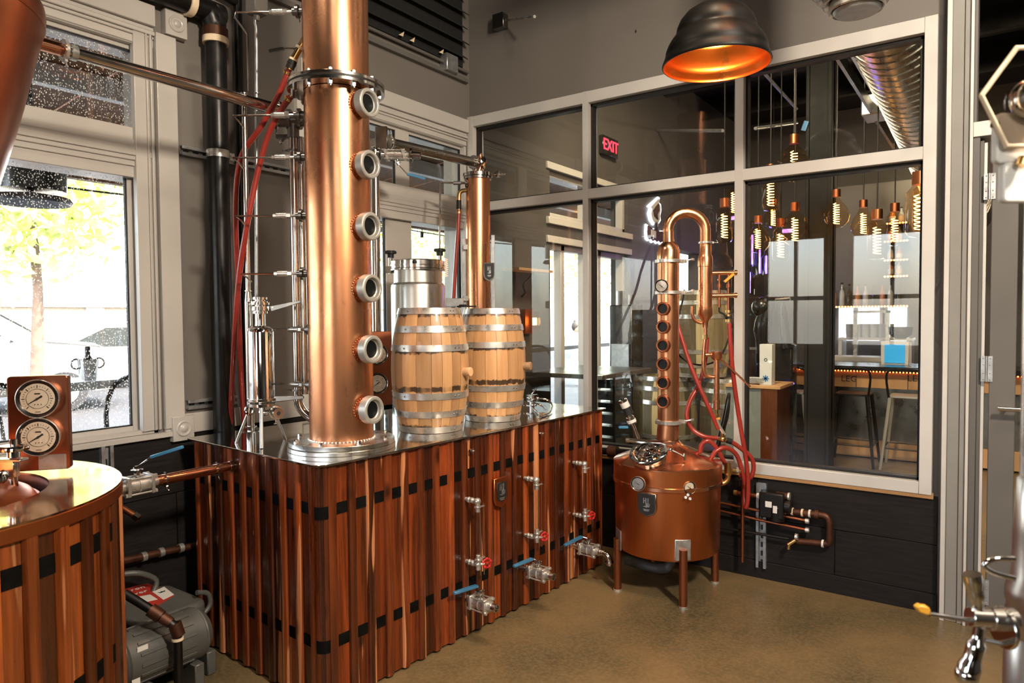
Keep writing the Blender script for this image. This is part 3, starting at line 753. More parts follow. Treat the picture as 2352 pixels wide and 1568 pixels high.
MB().band(AC + UP * (zf + .021), UP, .12, .199, .013, 64).build('flange', 'steel', col, bev=.001)
for k in range(12):
    t = k * 2 * PI / 12 + .2; q = AC + V((math.cos(t) * .176, math.sin(t) * .176, zf))
    MB().cyl(q - UP * .022, q + UP * .05, .0055, n=8).cyl(q - UP * .016, q, .0105, n=6).cyl(q + UP * .035, q + UP * .046, .0105, n=6).build('flange_bolt', 'steel', col)
for i, z in enumerate((2.375, 2.126, 1.875, 1.622, 1.371, 1.120)):
    c = V((AC.x, AC.y, z)); d = V((.998, .06, 0)).normalized()
    g = MB().lathe([(.036, 0), (.058, 0), (.058, .034), (.054, .038), (.044, .038), (.042, .034), (.040, .022), (.036, .022)], c + d * (RCOL + .018), d, 32, True).build('sight_glass', 'cast_ring', col, bev=.001)
    MB().lathe([(.046, .1), (.044, RCOL + .01), (.040, RCOL + .020)], c, d, 28).build('neck', 'copper', g)
    mb = MB()
    for k in range(26): t = k * 2 * PI / 26; r0 = .047; dz = math.sin(t) * r0; dy = math.cos(t) * r0; mb.sphere((c.x + math.sqrt(RCOL ** 2 - dy * dy) * 1.0 + .002, c.y + dy, z + dz), .0035, 6)
    mb.build('weld', 'old_copper', g)
    MB().lathe([(.0415, .0), (.0, .0008)], c + d * (RCOL + .036), d, 28).build('lens', 'dark_lens', g)
# ---- sample ports with capillary lines on the left of the column
ports = [(27, 556), (264, 546), (361, 543), (495, 545), (628, 556), (757, 548), (887, 548)]
L = -CR; L = V((L.x, L.y, 0)).normalized()
for i, (py, xe) in enumerate(ports):
    q = PO(702, py, AC); z = q.z; c = V((AC.x, AC.y, z)); d = L if i < 5 else (L + V((CF.x, CF.y, 0)) * .42).normalized()
    e = (RCOL + rad(708 - xe, AC))
    t = thing('sample_line', ['topmost sample line, level with the frame top', 'sample line just under the bolted column flange', 'third sample line down, crossing behind the red hoses', 'fourth sample line down, middle of the column', 'fifth sample line down, above the small canister', 'sixth sample line down, beside the canister top', 'lowest sample line, beside the canister foot'][i], 'pipe fitting', c + d * RCOL, 'sample lines of the tall column')
    mb = MB().cyl(c + d * (RCOL - .01), c + d * (RCOL + .045), .016, n=14).band(c + d * (RCOL + .018), d, .01, .027, .012, 18)
    clamp(mb, c + d * (RCOL + .026), d, .021, -UP if i % 2 else (UP * -.6 + CF)); mb.build('clamp', 'dark_steel', t)
    MB().cyl(c + d * (RCOL + .045), c + d * (RCOL + .075), .006, n=8).cyl(c + d * (RCOL + .068), c + d * (RCOL + .085), .0125, n=6).cyl(c + d * (RCOL + .085), c + d * (RCOL + .128), .0135, n=12).cyl(c + d * (RCOL + .128), c + d * (RCOL + .142), .0095, n=6).build('check_valve', 'hoop_steel', t)
    p = c + d * e
    if i == 0: pts = [c + d * (RCOL + .14), p, p + d * .004 - UP * .02, PO(568, 78, AC), PO(571, 210, AC)]
    else: pts = [c + d * (RCOL + .14), p, p + V((-.03, .05, -.012)), p + V((-.03, .07, -.03))]
    MB().tube(pts, .0042, 8).build('capillary', 'steel', t)

# ---- twin steel standpipes at the left edge of the steel top
a = PZ(577, 1018, ZP)
t = thing('standpipe', 'thick steel standpipe rising from the steel top behind the canister', 'pipe', a)
top = PO(571, 215, a); k = PO(574, 668, a)
mb = MB().cyl(a, V((a.x, a.y, a.z + .05)), .020, n=18).cyl((a.x, a.y, a.z + .05), (a.x, a.y, a.z + .056), .034, n=20).cyl((a.x, a.y, a.z + .055), (a.x, a.y, k.z - .05), .0158, n=18)
mb.cyl((a.x, a.y, k.z - .05), (a.x, a.y, k.z), .0158, .0105, n=18).cyl((a.x, a.y, k.z), (a.x, a.y, top.z), .0105, n=16); mb.build('pipe', 'steel', t)
for q_, r_ in ((top.z, .013), (a.z + .075, .020), (k.z, .012)): CL(t, 'steel', V((a.x, a.y, q_)), UP, r_, EX)
a2 = PO(592, 40, V((-2.9, 2.02, 0)))
q0 = PO(589, 690, V((-2.72, 1.90, 0))); q1 = PO(589, 100, V((-2.72, 1.90, 0)))
t = thing('conduit', 'thin galvanised conduit dropping from the grey box at the frame top', 'conduit', q0)
MB().tube([q0, q0 + (q1 - q0) * .5, q1, PO(586, 50, V((-2.72, 1.9, 0))), PO(588, 20, V((-2.72, 1.9, 0)))], .0078, 10, 5).build('pipe', 'galvanised', t)
q = PO(590, 8, V((-2.72, 1.9, 0))); MB().obox(q, (.035, .035, .05)).cyl(q - UP * .05, q - UP * .075, .013, n=6).build('junction_box', 'dark_grey_trim', t, bev=.004)
CL(t, 'steel', q0 + UP * .015, UP, .011, EX); CL(t, 'steel', PO(590, 215, V((-2.72, 1.9, 0))), UP, .011, EX)

# ---- steel pipes right behind the column's left side with their butterfly valve
b0 = PX(685, 900, -2.62); b0.z = ZP
t = thing('vapour_pipe', 'bright steel vapour pipe with a lever valve, left of the copper column', 'pipe', b0)
zt = PO(685, 315, b0).z; zl = PO(690, 905, b0).z; dd = V((CR.x, CR.y, 0)).normalized()
MB().cyl((b0.x, b0.y, zt), (b0.x, b0.y, zl), .021, n=18).build('pipe', 'steel', t)
MB().cyl(V((b0.x, b0.y, zt)) + dd * .033, V((b0.x, b0.y, zl)) + dd * .033, .0135, n=14).build('pipe', 'steel', t)
MB().tube([(b0.x, b0.y, zl), (b0.x, b0.y, zl - .04), V((b0.x, b0.y, zl - .085)) + dd * .025, V((b0.x, b0.y, zl - .115)) + dd * .07, V((b0.x, b0.y, zl - .12)) + dd * .13], .020, 14, 4).build('bend', 'steel', t)
for q_ in (zt, zt - .06, zl + .02): CL(t, 'dark_steel', (b0.x, b0.y, q_), UP, .024, L)
MB().cyl((b0.x, b0.y, zt), (b0.x, b0.y, zt + .1), .026, n=18).build('collar', 'dark_steel', t)
vc = PO(675, 275, b0); mb = MB().cyl(vc - dd * .07, vc + dd * .06, .033, n=20).band(vc - dd * .03, dd, .02, .046, .02, 22).band(vc + dd * .02, dd, .02, .044, .012, 22)
mb.cyl(vc - UP * .03, vc - UP * .075, .012, n=8).obox(vc - UP * .075 - dd * .03, (.05, .012, .008), (dd, V((-dd.y, dd.x, 0)), UP)); mb.build('butterfly_valve', 'dark_steel', t, bev=.001)
CL(t, 'dark_steel', vc - dd * .08, dd, .03, -UP); CL(t, 'dark_steel', vc + dd * .07, dd, .03, -UP)
for k, off in enumerate((-.03, .03)):
    pts = [vc - UP * (.07 + .02 * k) + dd * off, vc - UP * .10 + dd * (off - .03)]
    MB().cyl(pts[0], pts[1], .006, n=8).sphere(pts[1], .010, 8).build('pin', 'steel', t)

# ---- lyne pipe across the left window, and the copper head it comes from
LE = PO(138, 113, V((-2.63, 1.05, 0))); RE = PO(640, 252, V((-2.50, 2.02, 0)))
t = thing('lyne_pipe', 'long metal vapour pipe slanting across the left window', 'pipe', LE)
ax = (RE - LE).normalized()
MB().cyl(LE + ax * .02, RE, .0205, .0265, 22).build('pipe', 'steel', t)
LC = PO(98, 101, V((-2.60, .98, 0)))
MB().cyl(LC - ax * .08, LE + ax * .0, .0225, n=20).build('copper_stub', 'bright_copper', t)
mb = MB(); clamp(mb, LE + ax * .012, ax, .030, -UP + dd * .3); mb.band(LE + ax * .03, ax, .018, .026, .02, 20); mb.build('clamp', 'hoop_steel', t)
mb = MB(); clamp(mb, RE - ax * .01, ax, .031, -UP); mb.build('clamp', 'steel', t)
TC = V((-2.53, .565, 0)); TR = .5744; TZ = 1.0
hd = thing('still_head', 'copper funnel-shaped still head cut off by the left edge of the photo', 'still head', V((TC.x, TC.y, TZ + .12)))
def sil(px, py, C2=TC):                     # outline pixel -> (radius, height) of a round body standing round C2
    d = ray(px, py); h = V((d.x, d.y)); t = V((C2.x, C2.y)).dot(h) / h.dot(h); q = EYE + d * t
    return ((V((q.x, q.y)) - V((C2.x, C2.y))).length, q.z)
hp_ = [sil(*q) for q in ((-90, 620), (-40, 520), (0, 427), (33, 328), (56, 249), (80, 159), (97, 95), (104, 72), (107, 52), (105, 34), (98, 18), (82, 6), (60, -4), (0, -22), (-90, -40))]
MB().lathe([(.17, 1.12), (.15, 1.30), (.16, 1.5)] + hp_ + [(.06, hp_[-1][1] + .05), (0, hp_[-1][1] + .05)], V((TC.x, TC.y, 0)), UP, 64).build('shell', 'copper_sheet', hd, ang=60)
zc_ = hp_[9][1]
MB().band(V((TC.x, TC.y, zc_ - .05)), UP, hp_[7][0] - .01, hp_[7][0] + .002, .010, 64).build('seam', 'old_copper', hd)

# ---- red hoses
def hose(name, label, pts, r, group=None, mat='red_hose', cat='hose', ends=()):
    ps = [PO(x, y, V((ax_, ay_, 0))) for x, y, ax_, ay_ in pts]
    t = thing(name, label, cat, ps[-1], group)
    MB().tube(ps, r, 10, 6).build('tube', mat, t)
    mb = MB()
    for e in ends:
        a_, b_ = (ps[0], ps[1]) if e == 0 else (ps[-1], ps[-2]); d = (b_ - a_).normalized()
        mb.band(a_ + d * .012, d, r * .9, r * 1.18, .010, 14).cyl(a_ - d * .012, a_ + d * .012, r * .8, n=10).obox(a_ + d * .017 + frame(d)[0] * r * 1.3, (.004, .004, .008))
    if ends: mb.build('hose_clamp', 'brass', t)
    return t
hose('cooling_hose', 'red hose falling from the brass valve at the column top', [(664, 160, -2.47, 1.90), (640, 218, -2.50, 1.9), (600, 290, -2.58, 1.88), (560, 348, -2.68, 1.86), (545, 405, -2.75, 1.86), (541, 500, -2.82, 1.88), (545, 620, -2.9, 1.9), (549, 740, -3.0, 1.95), (554, 860, -3.10, 2.0), (561, 985, -3.13, 2.05)], .0125, 'red hoses left of the tall column', ends=(0,))
hose('cooling_hose', 'red hose leaving the column just under its bolted flange', [(668, 222, -2.44, 1.90), (642, 258, -2.5, 1.88), (616, 310, -2.56, 1.86), (597, 375, -2.62, 1.84), (581, 445, -2.66, 1.82), (565, 530, -2.7, 1.8), (551, 620, -2.75, 1.79), (542, 720, -2.82, 1.80), (536, 830, -2.95, 1.86), (531, 920, -3.10, 1.93), (529, 1010, -3.14, 1.95)], .0125, 'red hoses left of the tall column', ends=(0,))
A_ = V((-2.45, 1.90, 0)); p = [PO(x, y, A_) for x, y in ((712, 62), (706, 80), (690, 108), (675, 135), (664, 160))]
t = thing('brass_inlet_valve', 'brass water inlet valve with dark lever at the upper left of the column', 'valve', p[-1])
MB().tube(p, [.016, .015, .014, .0155, .013], 12).build('body', 'brass', t)
mb = MB()
for i in (1, 2, 3): d = (p[i + 1] - p[i - 1]).normalized(); mb.band(p[i], d, .01, .0185, .010, 14)
mb.build('collar', 'pale_sealant', t)
d = (p[4] - p[3]).normalized(); mb = MB().cyl(p[3] + d * .008, p[4] - d * .006, .0185, n=14); mb.band(p[3] + d * .02, d, .017, .020, .006, 14); mb.build('coupler', 'black_rubber', t)
handle_lever(t, PO(678, 112, A_), PO(652, 112, A_), PO(618, 117, A_), .008, 'black_paint')
MB().cyl(PO(675, 114, A_ ), PO(688, 108, A_), .010, n=10).build('stem', 'steel', t)

# ---- little steel filter canister on three splayed legs
fa = V((-2.645, 1.845, ZP)); fz = lambda y: PO(600, y, fa).z
cx = PO(600, 850, fa); fa = V((cx.x, cx.y, ZP)); rr = rad(28.5, fa)
t = thing('filter_canister', 'small polished steel canister standing on three thin legs', 'canister', fa)
z0, z1 = fz(918), fz(752)
MB().lathe([(0, z0), (rr, z0), (rr, z1 - .02), (rr * .93, z1 - .006), (rr * .7, z1 + .004), (rr * .42, z1 + .008), (rr * .40, z1 + .02), (rr * .40, fz(722))], V((fa.x, fa.y, 0)), UP, 36).build('shell', 'chrome', t)
c0 = V((fa.x, fa.y, 0))
mb = MB().cyl(c0 + UP * fz(722), c0 + UP * fz(684), rr * .40, n=18)
for y_, R_ in ((720, .5), (713, .58), (700, .62), (688, .48)): mb.band(c0 + UP * fz(y_), UP, rr * .3, rr * R_ * 1.15, .010, 22)
clamp(mb, c0 + UP * fz(706), UP, rr * .52, dd); clamp(mb, c0 + UP * fz(694), UP, rr * .48, -dd); mb.build('neck', 'steel', t)
MB().band(c0 + UP * (z0 - .004), UP, rr * .5, rr * 1.12, .012, 30).band(c0 + UP * (z0 - .028), UP, rr * .5, rr * 1.05, .014, 30).build('foot_ring', 'steel', t, bev=.001)
for px, py in ((543, 1017), (601, 1030), (655, 1010)):
    f = PZ(px, py, ZP); tp = c0 + (V((f.x, f.y, 0)) - c0) * .38 + UP * (z0 - .02); MB().cyl(f, tp, .0082, .0075, 12).build('leg', 'brushed_steel', t)
def flat_lever(parent, a, b_, w0=.012, w1=.009, th=.005, mat='dark_steel'):
    a, b_ = V(a), V(b_); d = (b_ - a).normalized(); s = V((CF.x, CF.y, 0)).normalized(); u = s.cross(d).normalized()
    MB().prism([(0, -w0), ((b_ - a).length, -w1), ((b_ - a).length, w1), (0, w0)], a - s * th, d, u, s * th * 2).build('lever', mat, parent, bev=.0015)
flat_lever(t, PO(622, 709, fa), PO(691, 692, fa), .012, .005); flat_lever(t, PO(624, 916, fa), PO(698, 912, fa), .014, .006)
vb = PO(636, 947, fa); vd = (-V((CF.x, CF.y, 0)) * .75 + dd * .62 - UP * .12).normalized()
mb = MB().cyl(c0 + UP * (z0 - .05), c0 + UP * z0, .014, n=14).tube([c0 + UP * (z0 - .04), c0 + UP * (z0 - .06), vb - vd * .03], .012, 12, 3)
clamp(mb, vb - vd * .012, vd, .026, UP * -1); mb.lathe([(.009, .02), (.024, .02), (.026, .0), (.02, -.03), (0, -.03)], vb, vd, 22).cyl(vb + vd * .006, vb + vd * .008, .0095, n=16); mb.build('outlet_valve', 'steel', t)
MB().cyl(vb + vd * .0085, vb + vd * .0195, .0092, n=16).build('outlet_bore', 'ink_black', t)
mb = MB().ring(c0 - dd * rr * 1.0 + UP * (z0 - .045), CF, .018, .006, 20, 8); mb.build('return_bend', 'steel', t)

# ---- open-head steel vessel behind the front barrel
va = PX(963, 850, -2.80); va.z = ZP; rr = rad(55, va); zz = lambda y: PO(963, y, va).z
t = thing('steel_vessel', 'brushed steel lidded vessel with black clamp knobs behind the barrels', 'vessel', va); c0 = V((va.x, va.y, 0))
MB().lathe([(rr * 1.12, ZP), (rr * 1.12, zz(662)), (rr * 1.10, zz(655)), (rr, zz(650)), (rr, zz(620))], c0, UP, 44).build('shell', 'brushed_steel', t)
MB().lathe([(0, zz(618)), (rr * 1.1, zz(618)), (rr * 1.1, zz(600)), (rr * 1.0, zz(598)), (0, zz(598))], c0, UP, 44).build('lid', 'steel', t, bev=.002)
MB().band(c0 + UP * zz(612), UP, rr, rr * 1.13, .006, 44).band(c0 + UP * zz(622), UP, rr, rr * 1.13, .008, 44).build('rim', 'steel', t)
for k, (px, py) in enumerate(((897, 590), (1010, 585), (953, 602))):
    q = PO(px, py, va - V((CF.x, CF.y, 0)) * (.0 if k < 2 else rr)); kn = MB()
    if k < 2:
        mb = MB().cyl(q - UP * .10, q + UP * .02, .012, n=12).obox(q - UP * .075, (.02, .02, .02)).build('clamp_post', 'steel', t)
        kn.cyl(q + UP * .018, q + UP * .036, .030, n=16)
        for a in range(6): kn.sphere(q + V((math.cos(a * PI / 3) * .027, math.sin(a * PI / 3) * .027, .027)), .010, 8)
        kn.cyl(q - UP * .005, q + UP * .016, .02, n=14)
    else: kn.sphere(q, .020, 12)
    kn.build('knob', 'black_rubber', t)
# ---- steel riser right of the column, its plate valve, and the pipe to the small condenser
ra = PX(868, 850, -2.86); ra.z = ZP; rr = rad(9.5, ra)
t = thing('steel_riser', 'upright steel riser right behind the copper column with a square plate on top', 'pipe', ra); c0 = V((ra.x, ra.y, 0)); zz = lambda y: PO(869, y, ra).z
MB().cyl(c0 + UP * ZP, c0 + UP * zz(345), rr, n=20).build('pipe', 'steel', t)
for y_ in (352, 362, 372): MB().band(c0 + UP * zz(y_), UP, rr * .8, rr * 1.35, .012, 22).build('collar', 'steel', t)
MB().obox(PO(876, 318, ra), (rad(14, ra), .006, rad(27, ra)), (dd, V((-dd.y, dd.x, 0)), UP)).build('square_plate', 'mid_steel', t, bev=.004)
A_ = V((ra.x, ra.y, 0)) + dd * .06
vq = PO(908, 356, A_); v_ = ball_valve('lever_valve', 'steel lever valve with dark blue grip right of the column top', vq, dd, .16, .030, (-UP * .95 + dd * .3).normalized(), (PO(935, 400, A_), PO(977, 411, A_)), end=False, loc=vq - UP * .05)
CL(v_, 'steel', vq - dd * .09, dd, .032, -UP); CL(v_, 'mid_steel', vq + dd * .09, dd, .032, -UP); MB().cyl(vq + dd * .09, vq + dd * .14 - UP * .005, .020, n=16).build('stub', 'mid_steel', v_)
ca = PX(1101, 820, -2.74); ca.z = ZP; rr = rad(27.5, ca)
p0 = PO(893, 328, ra); p1 = PO(1090, 373, ca)
t = thing('transfer_pipe', 'dark steel pipe running from the column to the small condenser', 'pipe', p0); ax = (p1 - p0).normalized()
MB().cyl(p0, p1, .030, n=22).build('pipe', 'mid_steel', t)
CL(t, 'steel', p0 + ax * .01, ax, .034, UP); CL(t, 'steel', p1 - ax * .01, ax, .036, -UP)
q = PO(1105, 362, ca); MB().tube([p1 + ax * .01, q + UP * .015, PO(1106, 378, ca), PO(1098, 398, ca)], [.018, .016, .015, .014], 12).build('copper_bend', 'bright_copper', t)
MB().lathe([(0, 0), (.038, .002), (.042, .008), (.038, .014), (0, .02)], PO(1108, 374, ca), (dd - CF * .4), 22, False).build('end_cap', 'steel', t)
t = thing('small_copper_condenser', 'slim copper condenser column with a black crest behind the rear barrel', 'condenser', ca); c0 = V((ca.x, ca.y, 0)); zz = lambda y: PO(1101, y, ca).z
MB().cyl(c0 + UP * ZP, c0 + UP * zz(408), rr, n=32).build('shell', 'copper', t)
mb = MB().band(c0 + UP * zz(407), UP, .03, rr * 1.22, .022, 32).cyl(c0 + UP * (zz(407) + .010), c0 + UP * (zz(407) + .024), rr * 1.15, n=32).band(c0 + UP * (zz(407) - .016), UP, rr, rr * 1.15, .014, 32)
q = c0 + UP * zz(400) + dd * rr * 1.3; mb.cyl(q, q + dd * .05, .008, n=8).obox(q + dd * .03, (.012, .012, .02)).obox(q + dd * .06, (.02, .006, .006)); mb.build('top_flange', 'steel', t, bev=.001)
crest('crest_plate', PO(1122, 625, ca - V((CF.x, CF.y, 0)) * rr * 1.0) , dd, UP, (dd * .35 - V((CF.x, CF.y, 0))).normalized(), rad(12, ca), rad(21, ca), t, 'dark_steel')
q = PO(1070, 420, ca - CF * .03); mb = MB().cyl(q, q + dd * .05, .014, n=12); clamp(mb, q, dd, .026, -UP); mb.cyl(q, q - dd * .05, .008, n=8).cyl(q - dd * .03, q - dd * .08, .012, n=6); mb.build('port', 'dark_steel', t)
MB().tube([q - dd * .07, PO(1013, 419, ca - CF * .03), PO(1011, 424, ca - CF * .03), PO(1010, 520, ca - CF * .03), PO(1010, 585, ca - CF * .03)], .006, 8).build('thin_tube', 'steel', t)
for x_, ya_, yb_ in ((1066, 548, 700), (1133, 540, 712)):
    MB().obox((PO(x_, ya_, ca) + PO(x_, yb_, ca)) / 2, (.011, .012, (PO(x_, ya_, ca).z - PO(x_, yb_, ca).z) / 2), (dd, V((-dd.y, dd.x, 0)), UP)).build('bracket_post', 'galvanised', t, bev=.001)
for y_ in (568, 685): MB().obox(PO(1076, y_, ca - CF * .01), (.03, .03, .016), (dd, V((-dd.y, dd.x, 0)), UP)).build('bracket', 'hoop_steel', t, bev=.001)
MB().obox(PO(1045, 695, ca), (.06, .05, .028), (dd, V((-dd.y, dd.x, 0)), UP)).build('bracket_shelf', 'galvanised', t, bev=.002)
ce = ca - CF * .02
hose('cooling_hose', 'red hose hanging from the small condenser behind the barrels', [(1054, 482, ce.x, ce.y), (1052, 530, ce.x, ce.y), (1047, 600, ce.x, ce.y), (1041, 700, ce.x, ce.y), (1040, 800, ce.x, ce.y)], .0125, ends=(0,))
t = thing('brass_elbow', 'brass elbow and black coupler feeding the hose on the small condenser', 'pipe fitting', PO(1054, 482, ce))
MB().tube([PO(1078, 437, ce), PO(1062, 438, ce), PO(1055, 445, ce), PO(1054, 460, ce)], .014, 12, 3).build('elbow', 'brass', t); MB().cyl(PO(1054, 460, ce), PO(1054, 480, ce), .016, n=12).build('coupler', 'black_rubber', t)

# ---- copper plate with two dials standing behind the column
ga = PZ(870, 962, ZP); gn = (-V((CF.x, CF.y, 0)) * .93 + dd * .36).normalized(); gr = UP.cross(gn).normalized()
t = thing('rear_gauge_panel', 'small copper panel with two round dials between the column and the barrels', 'gauge panel', ga)
def rrect(w_, h_, r_, k=5):
    o = []
    for cx_, cy_, a0 in ((w_ - r_, h_ - r_, 0), (-w_ + r_, h_ - r_, 90), (-w_ + r_, -h_ + r_, 180), (w_ - r_, -h_ + r_, 270)):
        o += [(cx_ + r_ * math.cos(math.radians(a0 + a * 90 / k)), cy_ + r_ * math.sin(math.radians(a0 + a * 90 / k))) for a in range(k + 1)]
    return o
cc = PO(870, 846, ga); MB().prism(rrect(rad(31, ga), rad(85, ga), .012), cc - gn * .03, gr, UP, gn * .03).build('plate', 'copper_sheet', t, bev=.002)
for y_ in (813, 880): gauge(t, PO(866, y_, ga - V((CF.x, CF.y, 0)) * .02), gn, rad(24, ga), depth=.016, ang=35)
MB().box((cc.x - .02, cc.y - .015, ZP), (cc.x + .02, cc.y + .015, PO(870, 925, ga).z)).build('foot', 'steel', t)
# ---- cluster of small steel fittings with a braided loop on the steel top
fa = PZ(1222, 940, ZP)
t = thing('steel_fittings', 'cluster of small steel fittings with a bent tube, right of the barrels', 'pipe fitting', fa)
mb = MB().cyl(fa + UP * .0, fa + UP * .06, .014, n=12); clamp(mb, fa + UP * .025, UP, .024, -CR); clamp(mb, fa + UP * .05, UP, .022, CR); mb.obox(fa + UP * .07, (.03, .02, .02)).cyl(fa + UP * .07 - CR * .03, fa + UP * .07 + CR * .04, .012, n=10)
for k in range(7): mb.sphere(fa + V((random.uniform(-.035, .035), random.uniform(-.03, .03), random.uniform(.02, .08))), .010, 8)
mb.build('body', 'chrome', t)
MB().tube([fa + UP * .08, PO(1222, 905, fa), PO(1232, 892, fa)], .004, 8).build('lever', 'steel', t)
MB().tube([PO(1232, 915, fa), PO(1255, 917, fa), PO(1268, 930, fa), PZ(1262, 947, ZP + .01), PZ(1240, 950, ZP + .01), PO(1225, 938, fa)], .006, 8, 5).build('loop_tube', 'steel', t)
MB().tube([PO(1228, 925, fa), PO(1245, 932, fa), PZ(1258, 948, ZP + .01), PZ(1238, 955, ZP + .01)], .005, 8, 5).build('loop_tube', 'steel', t)
mb = MB().tube([PZ(905, 935, ZP + .012), PZ(935, 928, ZP + .012), PZ(960, 925, ZP + .012)], .011, 10, 4); o = mb.build('steel_tube', 'steel'); tag(o, 'short steel tube lying on the steel top behind the front barrel', 'pipe')

# ================================================================== two small oak barrels
m, n, b = newmat('barrel_oak'); v = coords(n, (30, 30, 1.8)); g = noise(n, v, 1, 4, .6)
oi = n.nodes.new('ShaderNodeObjectInfo')
c = mixc(n, ramp(n, [(.3, 0), (.7, 1)], g), (.40, .205, .085), (.55, .315, .145)); c = mixc(n, 1, c, ramp(n, [(0, .68), (.5, .95), (1, 1.22)], oi.outputs['Random']), 'MULTIPLY')
tc = n.nodes.new('ShaderNodeTexCoord'); sx = n.nodes.new('ShaderNodeSeparateXYZ'); n.links.new(tc.outputs['Object'], sx.inputs[0])
ns = noise(n, coords(n, (16, 16, 10)), 1, 4, .7, .5)
zn = mth(n, 'ADD', sx.outputs[2], mth(n, 'MULTIPLY', mth(n, 'SUBTRACT', ns, .5), .045))
st = ramp(n, [(0, 1), (.06, 1), (.068, 0), (.205, 0), (.207, .0), (.332, .0), (.337, 1), (.372, 1), (.378, 0), (.60, 0), (.632, 0), (.640, 1), (.665, 1), (.675, 0), (.925, 0), (.932, 1), (1, 1)], mth(n, 'DIVIDE', zn, .597))
st = mth(n, 'MULTIPLY', st, ramp(n, [(.38, .1), (.5, 1)], noise(n, coords(n, (12, 12, 2)), 1, 2)))
c = mixc(n, mth(n, 'MULTIPLY', st, .93), c, (.018, .010, .006))
n.links.new(c, b.inputs['Base Color']); b.inputs['Roughness'].default_value = .42; bump(n, b, g, .3, .002); b.inputs['Coat Weight'].default_value = .12; MT['barrel_oak'] = m
def barrel(name, label, base, H, RB, RT, staves, hoops, hw, wmat, hmat, group, bung=None, cat='barrel', rot=0, lid=True, parts=True):
    t = thing(name, label, cat, base, group); c0 = V(base)
    prof = lambda f: RT + (RB - RT) * (1 - (2 * f - 1) ** 2)
    N = 10
    widths = [random.uniform(.7, 1.3) for _ in range(staves)]; tot = sum(widths); a = rot
    for w_ in widths:
        da = w_ / tot * 2 * PI; a0, a1 = a + .004, a + da - .004; a += da; vs = []; fs = []; ro = random.uniform(-.0007, .0007)
        for j in range(N + 1):
            f = j / N; r = prof(f) + ro
            for (aa, rr_) in ((a0, r - .014), (a0, r - .0012), ((a0 + a1) / 2, r), (a1, r - .0012), (a1, r - .014)):
                vs.append(c0 + V((math.cos(aa) * rr_, math.sin(aa) * rr_, H * f)))
        for j in range(N):
            for k in range(5): fs.append((j * 5 + k, (j + 1) * 5 + k, (j + 1) * 5 + (k + 1) % 5, j * 5 + (k + 1) % 5)[::-1])
        fs += [(4, 3, 2, 1, 0)[::-1], tuple(range(N * 5, N * 5 + 5))[::-1]]
        MB().add(vs, fs).build('stave', wmat, t, ang=50)
    for f in hoops:
        fa, fb = f - hw / H / 2, f + hw / H / 2; fa = max(fa, .003); fb = min(fb, .998)
        ra_, rm, rb_ = prof(fa) + .0012, prof((fa + fb) / 2) + .0012, prof(fb) + .0012
        h = MB().lathe([(ra_ - .002, fa * H), (ra_ + .0012, fa * H), (rm + .0012, (fa + fb) / 2 * H), (rb_ + .0012, fb * H), (rb_ - .002, fb * H)], c0, UP, 56).build('hoop', hmat, t)
        if parts:
            mb = MB()
            for an in (-.80, .12, .24):
                an2 = math.atan2(-c0.y, -c0.x) + .1 - an * -1.0 + (0 if an < 0 else .45) * 1; q = c0 + V((math.cos(an2) * (rm + .002), math.sin(an2) * (rm + .002), (fa + fb) / 2 * H)); mb.sphere(q, .0042, 8)
            mb.build('rivets', 'dark_steel', h)
    if lid: MB().lathe([(0, H - .02), (RT - .010, H - .02)], c0, UP, 40).cyl(c0 + UP * .01, c0 + UP * .03, RT - .012, n=40).build('head', wmat, t)
    if bung:
        d = V(bung).normalized(); q = c0 + d * (prof(.5) - .004) + UP * H * .485
        MB().cyl(q, q + d * .042, .019, .0225, 20).build('bung', 'oak_stave', t, bev=.002)
    return t
hp = [.975, .83, .68, .30, .155, .028]
gb = 'small oak barrels on the steel top'
fb = PZ(990, 985, ZP); rb = PZ(1131, 961, ZP)
barrel('oak_barrel', 'nearer small oak barrel on the steel top, with a wooden bung', fb, .597, .192, .150, 19, hp, .031, 'barrel_oak', 'hoop_steel', gb, bung=dd * .86 - V((CF.x, CF.y, 0)) * .42, rot=.3)
barrel('oak_barrel', 'farther small oak barrel on the steel top, partly behind the nearer one', rb, .597, .184, .146, 19, hp, .031, 'barrel_oak', 'hoop_steel', gb, bung=dd * .92 - V((CF.x, CF.y, 0)) * .32, rot=1.0)
q = PO(1072, 707, fb + (rb - fb) * .6); o = MB().obox(q + UP * .008, (.05, .012, .004), (dd, V((-dd.y, dd.x, 0)), UP)).obox(q + UP * .014 - dd * .02, (.02, .010, .004), (dd, V((-dd.y, dd.x, 0)), UP)).build('black_clip', 'black_paint', bev=.002); tag(o, 'flat black clip lying across the barrel tops', 'clip')
